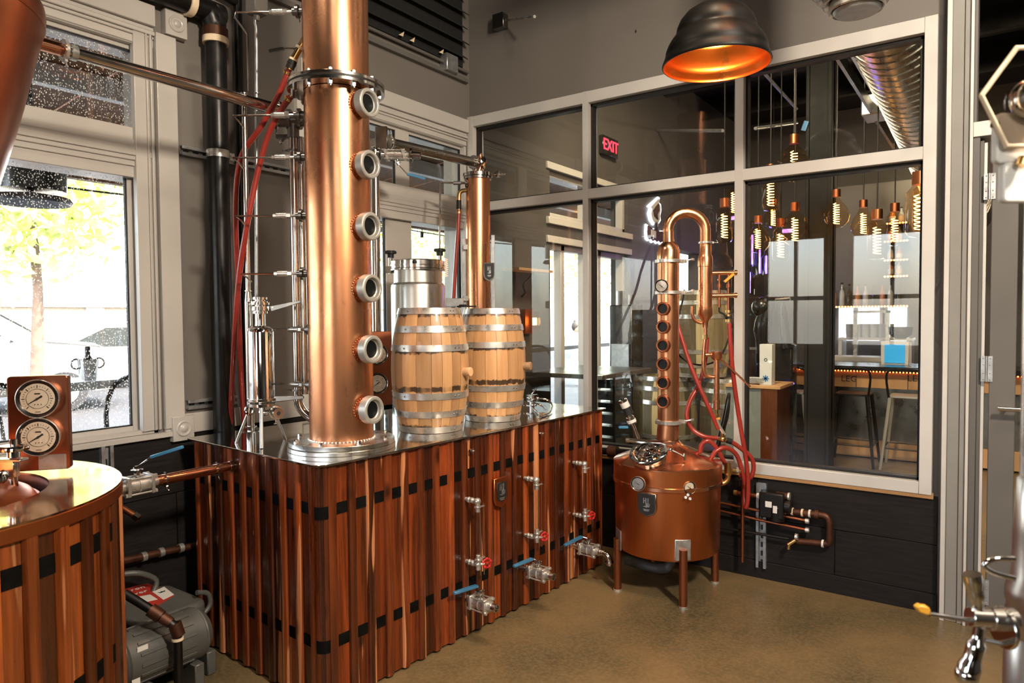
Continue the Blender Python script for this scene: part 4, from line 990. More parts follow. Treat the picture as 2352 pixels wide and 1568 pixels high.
# ================================================================== round cedar-clad tub at the left
tub = thing('wood_clad_tub', 'round cedar-clad still tub cut off by the left edge of the photo', 'tub', V((TC.x, TC.y, 0)))
c0 = V((TC.x, TC.y, 0)); NS = 78; R0_ = .548
MB().lathe([(0, .02), (R0_ - .006, .02), (R0_ - .006, .955), (.3, .955)], c0, UP, 68).build('carcass', 'charred', tub)
for k in range(NS):
    a = 2 * PI * k / NS + math.radians(10.66) - 2 * PI / NS; da = PI / NS * .97; proud = k % 2 == 0; d = V((math.cos(a), math.sin(a), 0)); s_ = V((-d.y, d.x, 0)); wd = R0_ * math.tan(da * (1.12 if not proud else .88))
    q = c0 + d * (R0_ - .004)
    if proud: MB().prism([(-wd, 0), (wd, 0), (wd, .016), (wd * .75, .026), (-wd * .75, .026), (-wd, .016)], q + UP * .012, s_, d, UP * .944).build('stave', 'tub_board', tub, ang=30)
    else:
        MB().prism([(-wd, 0), (wd, 0), (wd, .011), (-wd, .011)], q + UP * .012, s_, d, UP * .944).build('stave', 'tub_board', tub, ang=30)
        for zc in (.866, .497): MB().obox(q + d * .0125 + UP * zc, (wd, .0018, .026), (s_, d, UP)).build('strap', 'strap_black', tub)
MB().band(c0 + UP * .955, UP, R0_ - .02, R0_ + .024, .040, 68).build('rim_band', 'satin_copper', tub, bev=.003)
m, n, b = newmat('mirror_copper'); b.inputs['Base Color'].default_value = (.62, .42, .26, 1); b.inputs['Metallic'].default_value = 1
t_ = noise(n, coords(n, (1, 1, 1), False), 6, 3); n.links.new(ramp(n, [(.35, .06), (.7, .16)], t_), b.inputs['Roughness']); MT['mirror_copper'] = m
MB().band(c0 + UP * .992, UP, .375, R0_ + .022, .008, 68).build('top_ring', 'mirror_copper', tub)
MB().lathe([(.375, .999), (.375, .93), (.0, .93)], c0, UP, 68).build('well', 'copper_sheet', tub)
MB().lathe([(.345, .93), (.345, .965), (.33, .985), (.28, 1.01), (.2, 1.04), (.15, 1.13)], c0, UP, 68).build('dome_shoulder', 'satin_copper', tub)
MB().band(c0 + UP * .935, UP, .335, .352, .03, 68).build('steel_hoop', 'chrome', tub)
# ---- dial panel on the tub
ga = PZ(92, 1092, 1.0); ga = PO(92, 1085, ga - V((CF.x, CF.y, 0)) * .0); gn = (-V((CF.x, CF.y, 0)) * .955 - dd * .0 + dd * .28).normalized(); gr = UP.cross(gn).normalized()
t = thing('dial_panel', 'tall copper panel with two large round dials standing on the left tub', 'gauge panel', V((ga.x, ga.y, 1.0)))
cc = PO(89, 972, ga); hh = (PO(89, 868, ga).z - PO(89, 1085, ga).z) / 2
MB().prism(rrect(rad(61, ga), hh, .010), cc - gn * .03, gr, UP, gn * .03).build('plate', 'copper_sheet', t, bev=.003, seg=2)
for y_ in (914, 1001): gauge(t, PN(91 if y_ < 950 else 93, y_, cc, gn), gn, rad(44, ga), depth=.022, ang=32, mats=('hoop_steel', 'dial_white', 'ink_black'))
MB().obox(PN(121, 1060, cc + gn * .001, gn), (rad(28, ga), rad(17, ga), .0015), (gr, UP, gn)).build('name_plate', 'galvanised', t)
# ---- shiny clamp knob of the manway, lower left edge
ka = PZ(34, 1118, 1.0); ka = V((ka.x, ka.y, 1.0))
t = thing('manway_clamp', 'polished clamp knob of a manway at the very left edge of the tub', 'clamp', ka)
kz = lambda y: PO(34, y, ka).z; kc = V((ka.x, ka.y, 0)); kr = rad(31, ka)
MB().lathe([(0, kz(1030)), (kr, kz(1034)), (kr * 1.02, kz(1027)), (kr * .9, kz(1022)), (kr * .3, kz(1020)), (0, kz(1020))], kc, UP, 40).cyl(kc + UP * kz(1024), kc + UP * kz(1008), kr * .24, n=16).cyl(kc + UP * kz(1050), kc + UP * kz(1032), kr * .42, n=20).build('knob', 'chrome', t, bev=.0015)
q = kc - dd * kr * .4 + UP * kz(1055); MB().obox(q, (kr * 1.2, .02, .0035), (dd, V((-dd.y, dd.x, 0)), UP)).obox(q - dd * .0 - UP * (kz(1055) - kz(1095)) / 2, (kr * .6, .014, (kz(1055) - kz(1095)) / 2), (dd, V((-dd.y, dd.x, 0)), UP)).cyl(kc + UP * (kz(1118)), kc + UP * kz(1055), .009, n=12).build('bracket', 'steel', t, bev=.002)
q = PO(-8, 1110, ka); MB().lathe([(.0, .0), (.050, .0), (.055, .012), (.050, .03), (.0, .03)], q, (-V((CF.x, CF.y, 0)) * .5 + UP * .8 - dd * .4), 32).build('manway_ring', 'chrome', t, bev=.002)
MB().cyl(V((q.x, q.y, 1.0)), q, .035, .045, n=28).build('collar', 'galvanised', t)

# ---- feed pipe from the tub to the box, with a ball valve
E_ = PN(540, 1068, P0 + BB * .03, BB); pr_ = rad(11, E_)
S_ = PX(360, 1097, E_.x); S_.z = E_.z; vc = S_ - EY * .075
t = thing('feed_pipe', 'short horizontal copper-toned pipe joining the tub and the cedar box', 'pipe', S_)
MB().cyl(S_, E_ + EY * .02, pr_, n=22).build('pipe', 'bright_copper', t)
mb = MB(); clamp(mb, E_ - EY * .09, EY, pr_ * 1.15, -UP + EX * .6); mb.band(E_ - EY * .03, EY, pr_ * .8, pr_ * 1.12, .02, 20); mb.build('clamp', 'steel', t)
mb = MB(); clamp(mb, S_ + EY * .03, EY, pr_ * 1.15, -UP + EX * .6); mb.build('clamp', 'steel', t)
A_ = vc
v_ = ball_valve('feed_valve', 'large ball valve with long blue lever between the tub and the cedar box', vc, EY, .15, .036, UP, (PO(348, 1049, A_), PO(420, 1026, A_)), end=False)
MB().cyl(vc - EY * .07, vc - EY * .20, .024, n=18).build('inlet', 'steel', v_)
q = PO(290, 1172, A_ - EY * .05); q2 = PO(314, 1187, A_ - EY * .05); d = (q2 - q).normalized()
t = thing('capped_nozzle', 'short dark nozzle with steel nut below the feed valve', 'pipe fitting', q); MB().cyl(q - d * .08, q2 - d * .012, .012, n=14).build('pipe', 'old_copper', t)
MB().lathe([(.008, .012), (.017, .012), (.017, -.012), (0, -.012)], q2, d, 6).cyl(q2 + d * .002, q2 + d * .004, .009, n=12).build('nut', 'steel', t)

# ================================================================== left wall services
def wall_pipe(name, label, pts, r, mat, joints=(), cat='pipe', x=None, group=None, smooth=4):
    t = thing(name, label, cat, pts[-1], group); MB().tube(pts, r, 16, smooth).build('pipe', mat, t)
    for q, d, mt, rr_, w_ in joints: MB().band(V(q) - V(d).normalized() * w_ / 2, d, r * .9, rr_, w_, 20).build('joint', mt, t)
    return t
xb = -3.12; top = PX(504, 72, xb); bot = V((xb, top.y, .02)); k1 = PX(462, 22, xb)
yb_ = PX(504, 500, xb).y
wall_pipe('drain_pipe', 'thick black iron drain pipe with an elbow, right of the left window', [V((xb, yb_ - 2.0, top.z + .08)), V((xb, yb_ - .12, top.z + .08)), V((xb, yb_ - .035, top.z + .065)), V((xb, yb_, top.z - .01)), V((xb, yb_, top.z - .12)), V((xb, yb_, .02))], .050, 'black_iron',
          [((xb, yb_ - .13, top.z + .08), EY, 'pale_sealant', .060, .03), ((xb, yb_, top.z - .055), UP, 'pale_sealant', .060, .03), ((xb, yb_, top.z - .02), UP, 'rusty_iron', .058, .05)])
yt = PX(556, 500, -3.15).y
wall_pipe('narrow_drain_pipe', 'narrow black pipe on the wall right of the thick drain pipe', [V((-3.15, yt - .3, 3.11)), V((-3.15, yt - .02, 3.08)), V((-3.15, yt, 3.0)), V((-3.15, yt, .02))], .020, 'black_iron')
def strut(name, label, a, b_, w_=.04, parent=None):
    a, b_ = V(a), V(b_); d = (b_ - a); L_ = d.length; d.normalize(); nrm = EX if abs(a.x - XW) < .1 else -EY; s_ = d.cross(nrm)
    mb = MB()
    for k in (-1, 1): mb.obox((a + b_) / 2 + s_ * (k * w_ / 2) + nrm * .012, (L_ / 2, .0025, .012), (d, s_, nrm)); mb.obox((a + b_) / 2 + s_ * (k * (w_ / 2 - .006)) + nrm * .024, (L_ / 2, .006, .0015), (d, s_, nrm))
    mb.obox((a + b_) / 2 + nrm * .001, (L_ / 2, w_ / 2, .001), (d, s_, nrm))
    o = mb.build(name, 'galvanised'); mb = MB(); k = .03
    while k < L_ - .03: mb.obox(a + d * k + nrm * .0025, (.014, .006, .0008), (d, s_, nrm)); k += .05
    mb.build('slots', 'ink_black', o); return tag(o, label, 'channel')
z_ = PX(420, 347, XW).z; y_ = PX(412, 347, XW).y
strut('strut_channel', 'steel channel strapping the black pipe high on the wall', (XW, y_, z_), (XW, PX(672, 385, XW).y, z_))
z2 = PX(420, 930, XW).z; strut('strut_channel', 'steel channel behind the black pipe low beside the window block', (XW, y_, z2), (XW, PX(540, 930, XW).y, z2))
q = V((xb, yb_, z_)); t = thing('pipe_clamp', 'steel clamp holding the thick black pipe to its channel', 'clamp', q)
MB().band(q - UP * .018, UP, .05, .054, .036, 24).obox(q + EY * .066, (.006, .02, .018)).cyl(q + EY * .07 + EX * .01, q + EY * .07 - EX * .03, .006, n=8).build('band', 'hoop_steel', t)
a = PX(238, 1022, XW); strut('strut_channel', 'short upright steel channel under the left window sill', (XW + .012, a.y, .60), (XW + .012, a.y, .955), .045)
wall_pipe('wall_pipe', 'dark copper pipe running low along the wall behind the pump', [PX(280, 1288, -3.12), PX(350, 1273, -3.12), PX(460, 1250, -3.12), PX(600, 1215, -3.12)], .016, 'rusty_iron', [(PX(x, y, -3.12), EY, 'hoop_steel', .021, .02) for x, y in ((330, 1278), (370, 1268), (415, 1258))], smooth=1)

# ---- grey pump unit on the floor between tub and box
pa = V((-2.93, 1.42, 0)); 
t = thing('vacuum_pump', 'grey cast pump unit with red and white labels on the floor behind the tub', 'pump', pa)
tr = PO(462, 1360, V((-2.88, 1.66, 0))); zt = tr.z
hb = MB().prism(rrect(.17, .15, .05, 6), V((-2.93, 1.50, .09)), EX, EY, UP * (zt - .09)).build('housing', 'machine_grey', t, bev=.02, seg=3)
MB().cyl((-2.72, 1.25, .20), (-2.72, 1.56, .20), .105, n=32).cyl((-2.72, 1.225, .20), (-2.72, 1.25, .20), .085, .105, n=32).cyl((-2.72, 1.56, .20), (-2.72, 1.60, .20), .105, .07, n=32).build('motor', 'machine_grey', t, bev=.006)
for k in range(16):
    a = k * 2 * PI / 16; d = V((math.cos(a), 0, math.sin(a))); q = V((-2.72, 1.40, .20)) + d * .105; MB().obox(q, (.004, .11, .006), (d, EY, d.cross(EY))).build('fin', 'machine_grey', t)
MB().box((-2.80, 1.30, .0), (-2.62, 1.34, .11)).box((-2.80, 1.50, .0), (-2.62, 1.54, .11)).box((-3.05, 1.38, 0), (-2.62, 1.42, .03)).box((-3.05, 1.60, 0), (-2.70, 1.64, .10)).build('foot', 'machine_grey', t, bev=.004)
jb = PO(422, 1425, V((-2.80, 1.56, 0))); MB().obox(jb, (.045, .05, .038)).build('junction_box', 'machine_grey', t, bev=.008, seg=2)
MB().obox(jb + EX * .0455 + UP * .002, (.0008, .022, .012)).build('sticker', 'label_white', t)
MB().tube([jb + EY * .05, jb + EY * .09, jb + EY * .12 + UP * .03, jb + EY * .11 + UP * .08, jb + EY * .06 + UP * .10], .011, 10, 4).build('cable', 'machine_grey', t)
MB().tube([V((-3.05, 1.55, zt - .02)), V((-3.06, 1.58, zt + .04)), V((-3.05, 1.50, zt + .10)), V((-3.08, 1.42, zt + .11))], .012, 10, 4).build('cable', 'machine_grey', t)
def flat_quad(nm, pxs, dz, mt, par): MB().prism([(p.x, p.y) for p in (PZ(x, y, zt) for x, y in pxs)], (0, 0, zt + dz), EX, EY, UP * .0008).build(nm, mt, par)
lb = MB().prism([(p.x, p.y) for p in (PZ(x, y, zt) for x, y in ((280, 1352), (340, 1340), (400, 1368), (357, 1394), (280, 1372)))], (0, 0, zt + .0005), EX, EY, UP * .0012).build('label_sheet', 'label_red', t)
flat_quad('white_panel', ((350, 1360), (377, 1348), (400, 1366), (375, 1378)), .0018, 'label_white', lb)
flat_quad('white_panel', ((312, 1372), (345, 1366), (362, 1377), (332, 1384)), .0018, 'label_white', lb)
q = PZ(374, 1361, zt); MB().prism([(-.012, 0), (.012, 0), (.016, .016), (.006, .008), (0, .018), (-.006, .008), (-.016, .016)], (q.x, q.y, zt + .0027), EY, -EX, UP * .0005).build('fine_print', 'ink_black', lb)
for s_, px, py in (('Iron', 313, 1353), ('River', 313, 1364)): q = PZ(px, py, zt); text('lettering', s_, .042, (q.x, q.y, zt + .0025), EY + EX * .1, -EX + EY * .1, 'label_white', lb, .0004)
MB().obox((-2.63, 1.30, .24), (.001, .02, .03)).build('sticker', 'label_white', t); MB().obox((-2.625, 1.27, .15), (.001, .015, .035)).build('sticker', 'label_white', t)
A_ = V((-2.60, 1.38, 0))
pts = [PO(285, 1362, A_), PO(340, 1396, A_), PO(372, 1418, A_), PO(396, 1434, A_), PO(406, 1448, A_), PO(408, 1475, A_), PO(408, 1700, A_)]; pts[-1] = V((pts[-2].x, pts[-2].y, 0.01))
d = (pts[2] - pts[1]).normalized()
wall_pipe('pump_pipe', 'black pipe with rusty elbow in front of the grey pump', pts, .017, 'black_iron', [(PO(358, 1408, A_), d, 'rusty_iron', .025, .05), (PO(368, 1415, A_), d, 'pale_sealant', .022, .008), (PO(382, 1424, A_), d, 'rusty_iron', .021, .04), (pts[4] + UP * .005, UP + d * -.5, 'rusty_iron', .024, .05), (pts[5] + UP * .015, UP, 'pale_sealant', .022, .010)], smooth=3)

# ---- black louvred shutter high on the left wall with conduit and box under it
q = PX(857, 68, -3.16); q2 = PX(1062, 160, -3.16)
t = thing('louvred_shutter', 'black louvred shutter high on the wall above the second window', 'shutter', V((XW, 3.2, 3.30)))
MB().box((XW + .002, 2.3, 3.29), (XW + .014, 3.93, 4.25)).build('backing', 'black_fabric', t)
for k in range(9):
    z = 3.34 + k * .105
    MB().prism([(0, 0), (.05, -.035), (.05, -.028), (0, .010)], (XW + .012, 2.3, z + .03), EX, UP, EY * (1.63 + (.02 if k % 2 else .0))).build('slat', 'black_fabric', t)
t = thing('surface_conduit', 'grey conduit with a small box under the black louvred shutter', 'conduit', V((XW, 3.2, 3.25)))
MB().cyl((XW + .03, 2.3, 3.262), (XW + .03, 3.97, 3.262), .011, n=12).build('pipe', 'dark_grey_trim', t)
MB().box((XW, 2.3, 3.185), (XW + .035, 3.97, 3.215)).build('rail', 'dark_grey_trim', t, bev=.003)
bx = PX(1035, 145, XW + .05); MB().box((XW, bx.y - .06, bx.z - .06), (XW + .07, bx.y + .06, bx.z + .055)).build('box', 'galvanised', t, bev=.004)
for px, py in ((920, 82), (1012, 122), (945, 95)): q = PX(px, py, XW + .045); MB().prism([(-.02, 0), (.02, 0), (.03, .035), (.0, .012)], q, EY, UP, EX * .004).build('tape_tag', 'pale_sealant', t)

# ---- back wall, high: round grey box with a rod, and a round air diffuser
q = PY(1155, 54, YP); t = thing('wall_box', 'small dark electrical box with a short rod on the wall above the partition', 'electrical box', q)
MB().obox(q - EY * .03, (.045, .03, .05)).build('box', 'dark_steel', t, bev=.003); MB().obox(q - EY * .062, (.044, .002, .049)).build('cover', 'black_paint', t)
MB().cyl(q + EX * .04 - EY * .03, PY(1228, 38, YP - .25), .008, .010, 10).build('rod', 'hoop_steel', t)
q = PY(1461, 72, YP); o = MB().sphere(q - EY * .003, .005, 8, (1, .6, 2)).build('wall_anchor', 'ink_black'); tag(o, 'tiny dark screw hole in the grey wall left of the lamp', 'screw')
A_ = V((-.43, 3.1, 0)); q = PO(1968, 30, A_); t = thing('air_diffuser', 'round ribbed metal air diffuser at the top edge right of the lamp', 'air diffuser', q)
R_ = rad(88, A_)
for k in range(4):
    MB().lathe([(R_ * (.62 + .14 * k) - .02, .03 + .028 * k), (R_ * (.62 + .14 * k), .010 + .028 * k), (R_ * (.66 + .14 * k), .014 + .028 * k), (R_ * (.62 + .14 * k), .05 + .03 * k)], q, UP, 48).build('cone_ring', 'hoop_steel', t)
MB().lathe([(0, .0), (R_ * .5, .0), (R_ * .56, .012), (R_ * .5, .03), (0, .03)], q, UP, 48).cyl(q + UP * .1, q + UP * 1.1, R_ * .9, n=40).build('neck', 'galvanised', t)

# ================================================================== black pendant lamp with copper inside
la = PZ(1645, 150, 2.62); la = PO(1645, 150, V((-.97, 2.86, 0))); LR = rad(122, la)
def pendant(loc, label, rr_=LR):
    t = thing('pendant_lamp', label, 'pendant lamp', loc, 'black pendant lamps')
    prof = [(.985, 0), (1.0, .02), (.985, .07), (.955, .15), (.93, .20), (.935, .235), (.925, .29), (.89, .38), (.83, .48), (.765, .56), (.735, .60), (.735, .64), (.72, .72), (.66, .85), (.56, .97), (.42, 1.06), (.25, 1.11), (.10, 1.13), (.10, 1.30), (.0, 1.30)]
    mb = MB().lathe([(r * rr_, h * rr_) for r, h in prof], loc, UP, 64)
    mb.build('shade', 'lamp_black', t, ang=60)
    inn = [(max(r - .018, .05), h + (0 if h == 0 else -.004)) for r, h in prof[:17]] + [(.0, 1.09)]
    MB().lathe([(.985 * rr_, 0)] + [(r * rr_, h * rr_) for r, h in inn], loc, UP, 64).build('liner', 'lamp_copper', t, ang=60)
    MB().cyl(V(loc) + UP * rr_ * 1.29, V((loc[0], loc[1], CEIL)), .006, n=8).build('cord', 'black_rubber', t)
    MB().sphere(V(loc) + UP * rr_ * .80, .030, 16, (1, 1, 1)).build('bulb', 'filament', t)
    l = light('lamp_bulb', 'POINT', (0, 0, 0), 11, (1, .62, .32), .03); l.parent = t; l.location = (0, 0, rr_ * .60)
    return t
pendant(la, 'black bell-shaped pendant lamp with glowing copper inside')

# ================================================================== small copper pot still in front of the partition
PC = V((-1.487, 3.592, 0)); hF = V((CF.x, CF.y, 0)).normalized(); fr_ = PC - hF * .29
pz = lambda y: PO(1532, y, PC).z
pot = thing('pot_still', 'small copper pot still on four legs with a slim six-port column', 'pot still', PC)
zb = PO(1535, 1290, fr_).z; zs = PO(1535, 1083, fr_).z; zt = pz(1008); RP = rad(120, PC)
zm = PO(1535, 1128, fr_).z
MB().lathe([(0, zb - .012), (RP * .94, zb - .008), (RP * .965, zb + .01), (RP * .985, zm - .01), (RP * .985, zm), (RP * 1.005, zm + .004), (RP * 1.005, zs - .004)], PC, UP, 72).build('body', 'satin_copper', pot)
MB().band(PC + UP * (zm - .012), UP, RP * .96, RP * 1.018, .024, 72).build('seam_band', 'bright_copper', pot, bev=.003)
MB().lathe([(RP * 1.008, zs - .006), (RP * 1.008, zs), (RP * .98, zs + .006), (.095, zt - .03), (.070, zt - .012), (.064, zt)], PC, UP, 72).build('cone', 'bright_copper', pot)
for i, (px, py) in enumerate(((1424, 1355), (1567, 1393), (1637, 1338), (1500, 1318))):
    if i == 3: f = PC * 2 - PZ(1567, 1393, 0)
    else: f = PZ(px, py, 0)
    f.z = 0; o_ = (f - PC).normalized(); f = PC + o_ * (RP * .985 + .0)
    zl = PO(1567, 1262, f).z if i == 1 else (PO(1424, 1235, f).z if i == 0 else zb + .10)
    lg = MB().cyl(f, V((f.x, f.y, zl)), .0215, n=20).build('leg', 'old_copper', pot)
    s_ = V((-o_.y, o_.x, 0)); MB().obox(V((f.x, f.y, zl - .005)) - o_ * .006, (.042, .0035, .055), (s_, o_, UP)).build('bracket', 'galvanised', pot, bev=.004)
    MB().cyl(f, f + UP * .012, .024, n=20).build('foot_cap', 'hoop_steel', lg)
cxo = PO(1535, 800, PC); CX = V((cxo.x, cxo.y, 0)); rc = .058
cl = MB().cyl(PC + UP * (zt - .02), CX + UP * pz(975), .060, rc, 36).cyl(CX + UP * pz(975), CX + UP * pz(575), rc, n=36).build('column', 'copper', pot)
MB().lathe([(rc + .003, pz(598)), (rc + .003, pz(575)), (rc * .85, pz(563)), (rc * .55, pz(556)), (.030, pz(548)), (.028, pz(530))], CX, UP, 36).build('column_cap', 'copper', pot)
for y_, hw_ in ((600, .009), (672, .009), (968, .010)):
    mb = MB().band(CX + UP * (pz(y_) - hw_), UP, rc * .9, rc + .014, hw_ * 2, 40); q = CX + UP * pz(y_) + dd * (rc + .025)
    mb.obox(q, (.014, .012, .010)).cyl(q + dd * .0, q + dd * .05 + UP * .01, .005, n=8).obox(q + dd * .05 + UP * .01, (.006, .012, .006)); mb.build('clamp', 'hoop_steel', pot, bev=.001)
pd = (-hF * .86 - dd * .5).normalized()
for y_ in (708, 749, 791, 833, 875, 917):
    q = CX + UP * pz(y_ + 1)
    g = MB().cyl(q, q + pd * (rc + .020), .030, n=24).build('port', 'copper', pot)
    MB().lathe([(.026, rc + .012), (.036, rc + .012), (.036, rc + .044), (.033, rc + .047), (.026, rc + .046)], q, pd, 28, True).build('port_ring', 'old_copper', g, bev=.001)
    MB().cyl(q + pd * (rc + .014), q + pd * (rc + .030), .0265, n=20).build('port_lens', 'dark_lens', g)
fh = lambda px, py, k=.29: PO(px, py, PC - hF * k)
gauge(pot, fh(1467, 1109, .27), (-hF * .9 - dd * .4), rad(15.5, PC), mats=('hoop_steel', 'galvanised', 'ink_black'), depth=.02, ticks=False, ang=-35)
gauge(pot, fh(1580, 1118, .27), (-hF * .95 + dd * .25), rad(14, PC), depth=.022, ticks=False, ang=-40)
gauge(pot, PO(1519, 657, CX - hF * .08), (-hF * .95 - dd * .2), rad(15, PC), depth=.02, ticks=False, mats=('hoop_steel', 'galvanised', 'ink_black'), ang=-40)
mb = MB(); 
for px, py in ((1575, 1142), (1585, 1145), (1580, 1136)): mb.cyl(fh(px, py, .28), fh(px, py, .31), .008, n=6)
mb.build('fitting', 'steel', pot)
dn = ((fh(1477, 1165) - V((PC.x, PC.y, fh(1477, 1165).z)))); dn.normalize()
crest('crest_plate', PC + dn * (RP * .985) + UP * fh(1477, 1165).z, UP.cross(dn), UP, dn, rad(21, PC), rad(26, PC), pot, 'mid_steel')
# manway on the cone, tilted to the front left
mc = PO(1490, 1040, PC - hF * .17 - dd * .06); mn = (UP * .86 - hF * .42 - dd * .28).normalized()
mw = MB().lathe([(.055, -.05), (.085, -.05), (.088, -.005), (.100, -.002), (.102, .006), (.098, .012), (.088, .012), (.086, .004), (.06, -.004), (.03, .010), (0, .014)], mc, mn, 40).build('manway', 'chrome', pot)
a_, b_ = PO(1437, 1015, mc), PO(1545, 1024, mc - hF * .05); d = (b_ - a_).normalized(); MB().obox((a_ + b_) / 2 + UP * .012, ((b_ - a_).length / 2, .012, .006), (d, mn.cross(d).normalized(), mn)).build('cross_bar', 'steel', mw, bev=.002)
q = PO(1540, 1032, mc - hF * .04); q2 = PO(1573, 1049, mc - hF * .05); MB().cyl(q, q2, .005, n=8).cyl(q2 - UP * .018, q2 + UP * .018, .006, n=8).sphere(q, .012, 10).build('wing_bolt', 'steel', mw)
MB().cyl(mc, mc + mn * .04, .010, n=10).ring(mc + mn * .014, mn, .05, .004, 28, 6).build('lid_stud', 'chrome', mw)
# probe / sight lamp leaning left
p0 = PO(1466, 1008, PC - hF * .1 - dd * .1); p1 = PO(1450, 965, PC - hF * .1 - dd * .12); p2 = PO(1443, 946, PC - hF * .1 - dd * .12); p3 = PO(1431, 920, PC - hF * .1 - dd * .12)
t = thing('lamp_probe', 'slim steel and black lamp probe leaning left from the pot still', 'lamp probe', p0); ax = (p3 - p1).normalized()
MB().cyl(p0, p1, .010, n=14).cyl(p1 - ax * .02, p1 + ax * .02, .022, n=18).cyl(p1 + ax * .02, p2, .017, n=16).build('stem', 'steel', t)
MB().cyl(p2 - ax * .015, p2 + ax * .028, .0245, n=20).build('grip_ring', 'ink_black', t); MB().cyl(p2 + ax * .028, p3 - ax * .008, .0238, n=20).cyl(p1 - ax * .012, p1 + ax * .004, .025, n=18).build('barrel', 'label_white', t); MB().cyl(p3 - ax * .008, p3 + ax * .006, .0235, n=20).build('end_cap', 'steel', t); MB().sphere(p3 + ax * .012, .012, 10).build('cable_gland', 'black_rubber', t)
o = MB().obox(PO(1432, 981, PC - hF * .1 - dd * .12), (.026, .008, .007), (dd, hF, UP)).build('blue_grip', 'blue_vinyl', t, bev=.003)
# swan neck and product condenser
s0 = CX + UP * pz(532); SC_ = lambda x, y: PO(x, y, CX)
pts = [s0, SC_(1534, 528)]
for a in range(0, 181, 15): pts.append(SC_(1577 - 43 * math.cos(math.radians(a)), 528 - 40 * math.sin(math.radians(a))))
pts += [SC_(1620, 545), SC_(1620, 562)]
MB().tube(pts, .0285, 20).build('swan_neck', 'copper', pot)
KX = SC_(1620, 640); kz = lambda y: SC_(1620, y).z; K0 = V((KX.x, KX.y, 0)); kr = rad(16.3, PC)
MB().lathe([(.026, kz(545)), (.026, kz(560)), (.031, kz(562)), (.031, kz(583)), (kr * .92, kz(588)), (kr, kz(594)), (kr, kz(612)), (kr * .94, kz(613)), (kr * .94, kz(706)), (kr, kz(707)), (kr, kz(724)), (kr * .5, kz(736)), (.016, kz(742)), (.016, kz(752)), (.0, kz(752))], K0, UP, 36).build('condenser', 'copper', pot)
CL(pot, 'hoop_steel', K0 + UP * kz(557), UP, .031, dd)
for y_ in (627, 679): MB().cyl(SC_(1634, y_), SC_(1692, y_ - 1), .0125, n=16).cyl(SC_(1686, y_ - 1), SC_(1692, y_ - 1), .0150, n=16).build('water_arm', 'copper', pot)
for x_ in (1652, 1673):
    mb = MB().cyl(SC_(x_, 630), SC_(x_, 676), .0065, n=10).cyl(SC_(x_, 652), SC_(x_, 660), .012, n=10).cyl(SC_(x_, 640), SC_(x_, 644), .010, n=6).cyl(SC_(x_, 682), SC_(x_, 706 if x_ == 1652 else 722), .008, n=10); mb.build('needle_valve', 'old_copper', pot)
a_, b_ = SC_(1661, 648), SC_(1683, 629); d = (b_ - a_).normalized(); MB().obox((a_ + b_) / 2 - hF * .02, ((b_ - a_).length / 2, .008, .007), (d, hF, d.cross(hF))).build('yellow_grip', 'yellow_vinyl', pot, bev=.002)
mb = MB(); 
for y_ in (712, 722, 733): mb.cyl(SC_(1674, y_), SC_(1674, y_ + 6), .017, n=14)
mb.build('brass_coupler', 'brass', pot); MB().cyl(SC_(1674, 726), SC_(1674, 731), .018, n=14).build('seal', 'black_rubber', pot)
MB().tube([SC_(1590, 703), SC_(1590, 722), SC_(1597, 736), SC_(1612, 742)], .009, 12, 5).build('vent_tube', 'copper', pot)
MB().tube([SC_(1620, 750), SC_(1620, 770), SC_(1617, 800), SC_(1616, 845), SC_(1622, 862), SC_(1640, 866)], [.011], 12, 5).build('product_tube', 'copper', pot)
MB().cyl(SC_(1620, 768), SC_(1620, 779), .014, n=6).build('union_nut', 'brass', pot)
# parrot
t = thing('proofing_parrot', 'slim copper proofing parrot with a slanting spout beside the still', 'proofing cup', SC_(1646, 935))
MB().lathe([(.020, 0), (.030, .012), (.031, .045), (.027, .045), (.027, .02), (0, .02)], SC_(1646, 826), UP, 28).cyl(SC_(1646, 935), SC_(1646, 826), .0155, n=20).cyl(SC_(1646, 940), SC_(1646, 920), .0185, n=20).build('cup', 'copper', t)
MB().cyl(SC_(1654, 822), PO(1723, 888, CX - hF * .02), .0055, n=10).build('spout', 'bright_copper', t)
MB().tube([SC_(1620, 815), SC_(1632, 814), SC_(1640, 818)], .011, 10).build('inlet', 'copper', t)
MB().cyl(SC_(1646, 938), SC_(1646, 958), .009, n=10).cyl(SC_(1646, 950), SC_(1646, 956), .014, n=6).build('drain', 'brass', t)
MB().obox(SC_(1648, 961), (.014, .008, .006)).build('yellow_grip', 'yellow_vinyl', t, bev=.002)
MB().tube([SC_(1646, 962), SC_(1650, 975), SC_(1660, 992), SC_(1664, 998)], .010, 10, 4).build('tail', 'hoop_steel', t)
t = thing('brass_tee', 'brass tee valve where the red hoses meet beside the still', 'valve', SC_(1658, 1008)); MB().cyl(SC_(1645, 1006), SC_(1675, 1012), .011, n=12).cyl(SC_(1660, 995), SC_(1660, 1012), .012, n=10).sphere(SC_(1660, 1008), .017, 12).build('body', 'brass', t); MB().cyl(SC_(1668, 1010), SC_(1680, 1014), .016, n=12).build('collar', 'black_rubber', t)
HX, HY = CX.x, CX.y
gh = 'red hoses of the small still'
def H(label, pts, k=0): return hose('cooling_hose', label, [(x, y, HX + (hF.x * z), HY + (hF.y * z)) for x, y, z in pts], .0125, gh)
H('red hose falling from the brass coupler of the small condenser', [(1675, 742, 0), (1680, 820, 0), (1689, 900, .02), (1701, 980, .02), (1712, 1045, .02), (1718, 1100, .02), (1717, 1150, .02), (1712, 1165, .03), (1710, 1140, .05), (1711, 1090, .06)])
H('red hose crossing diagonally from behind the small still column', [(1553, 735, .08), (1565, 775, .06), (1583, 830, .04), (1605, 885, .02), (1630, 940, .0), (1650, 985, .0)])
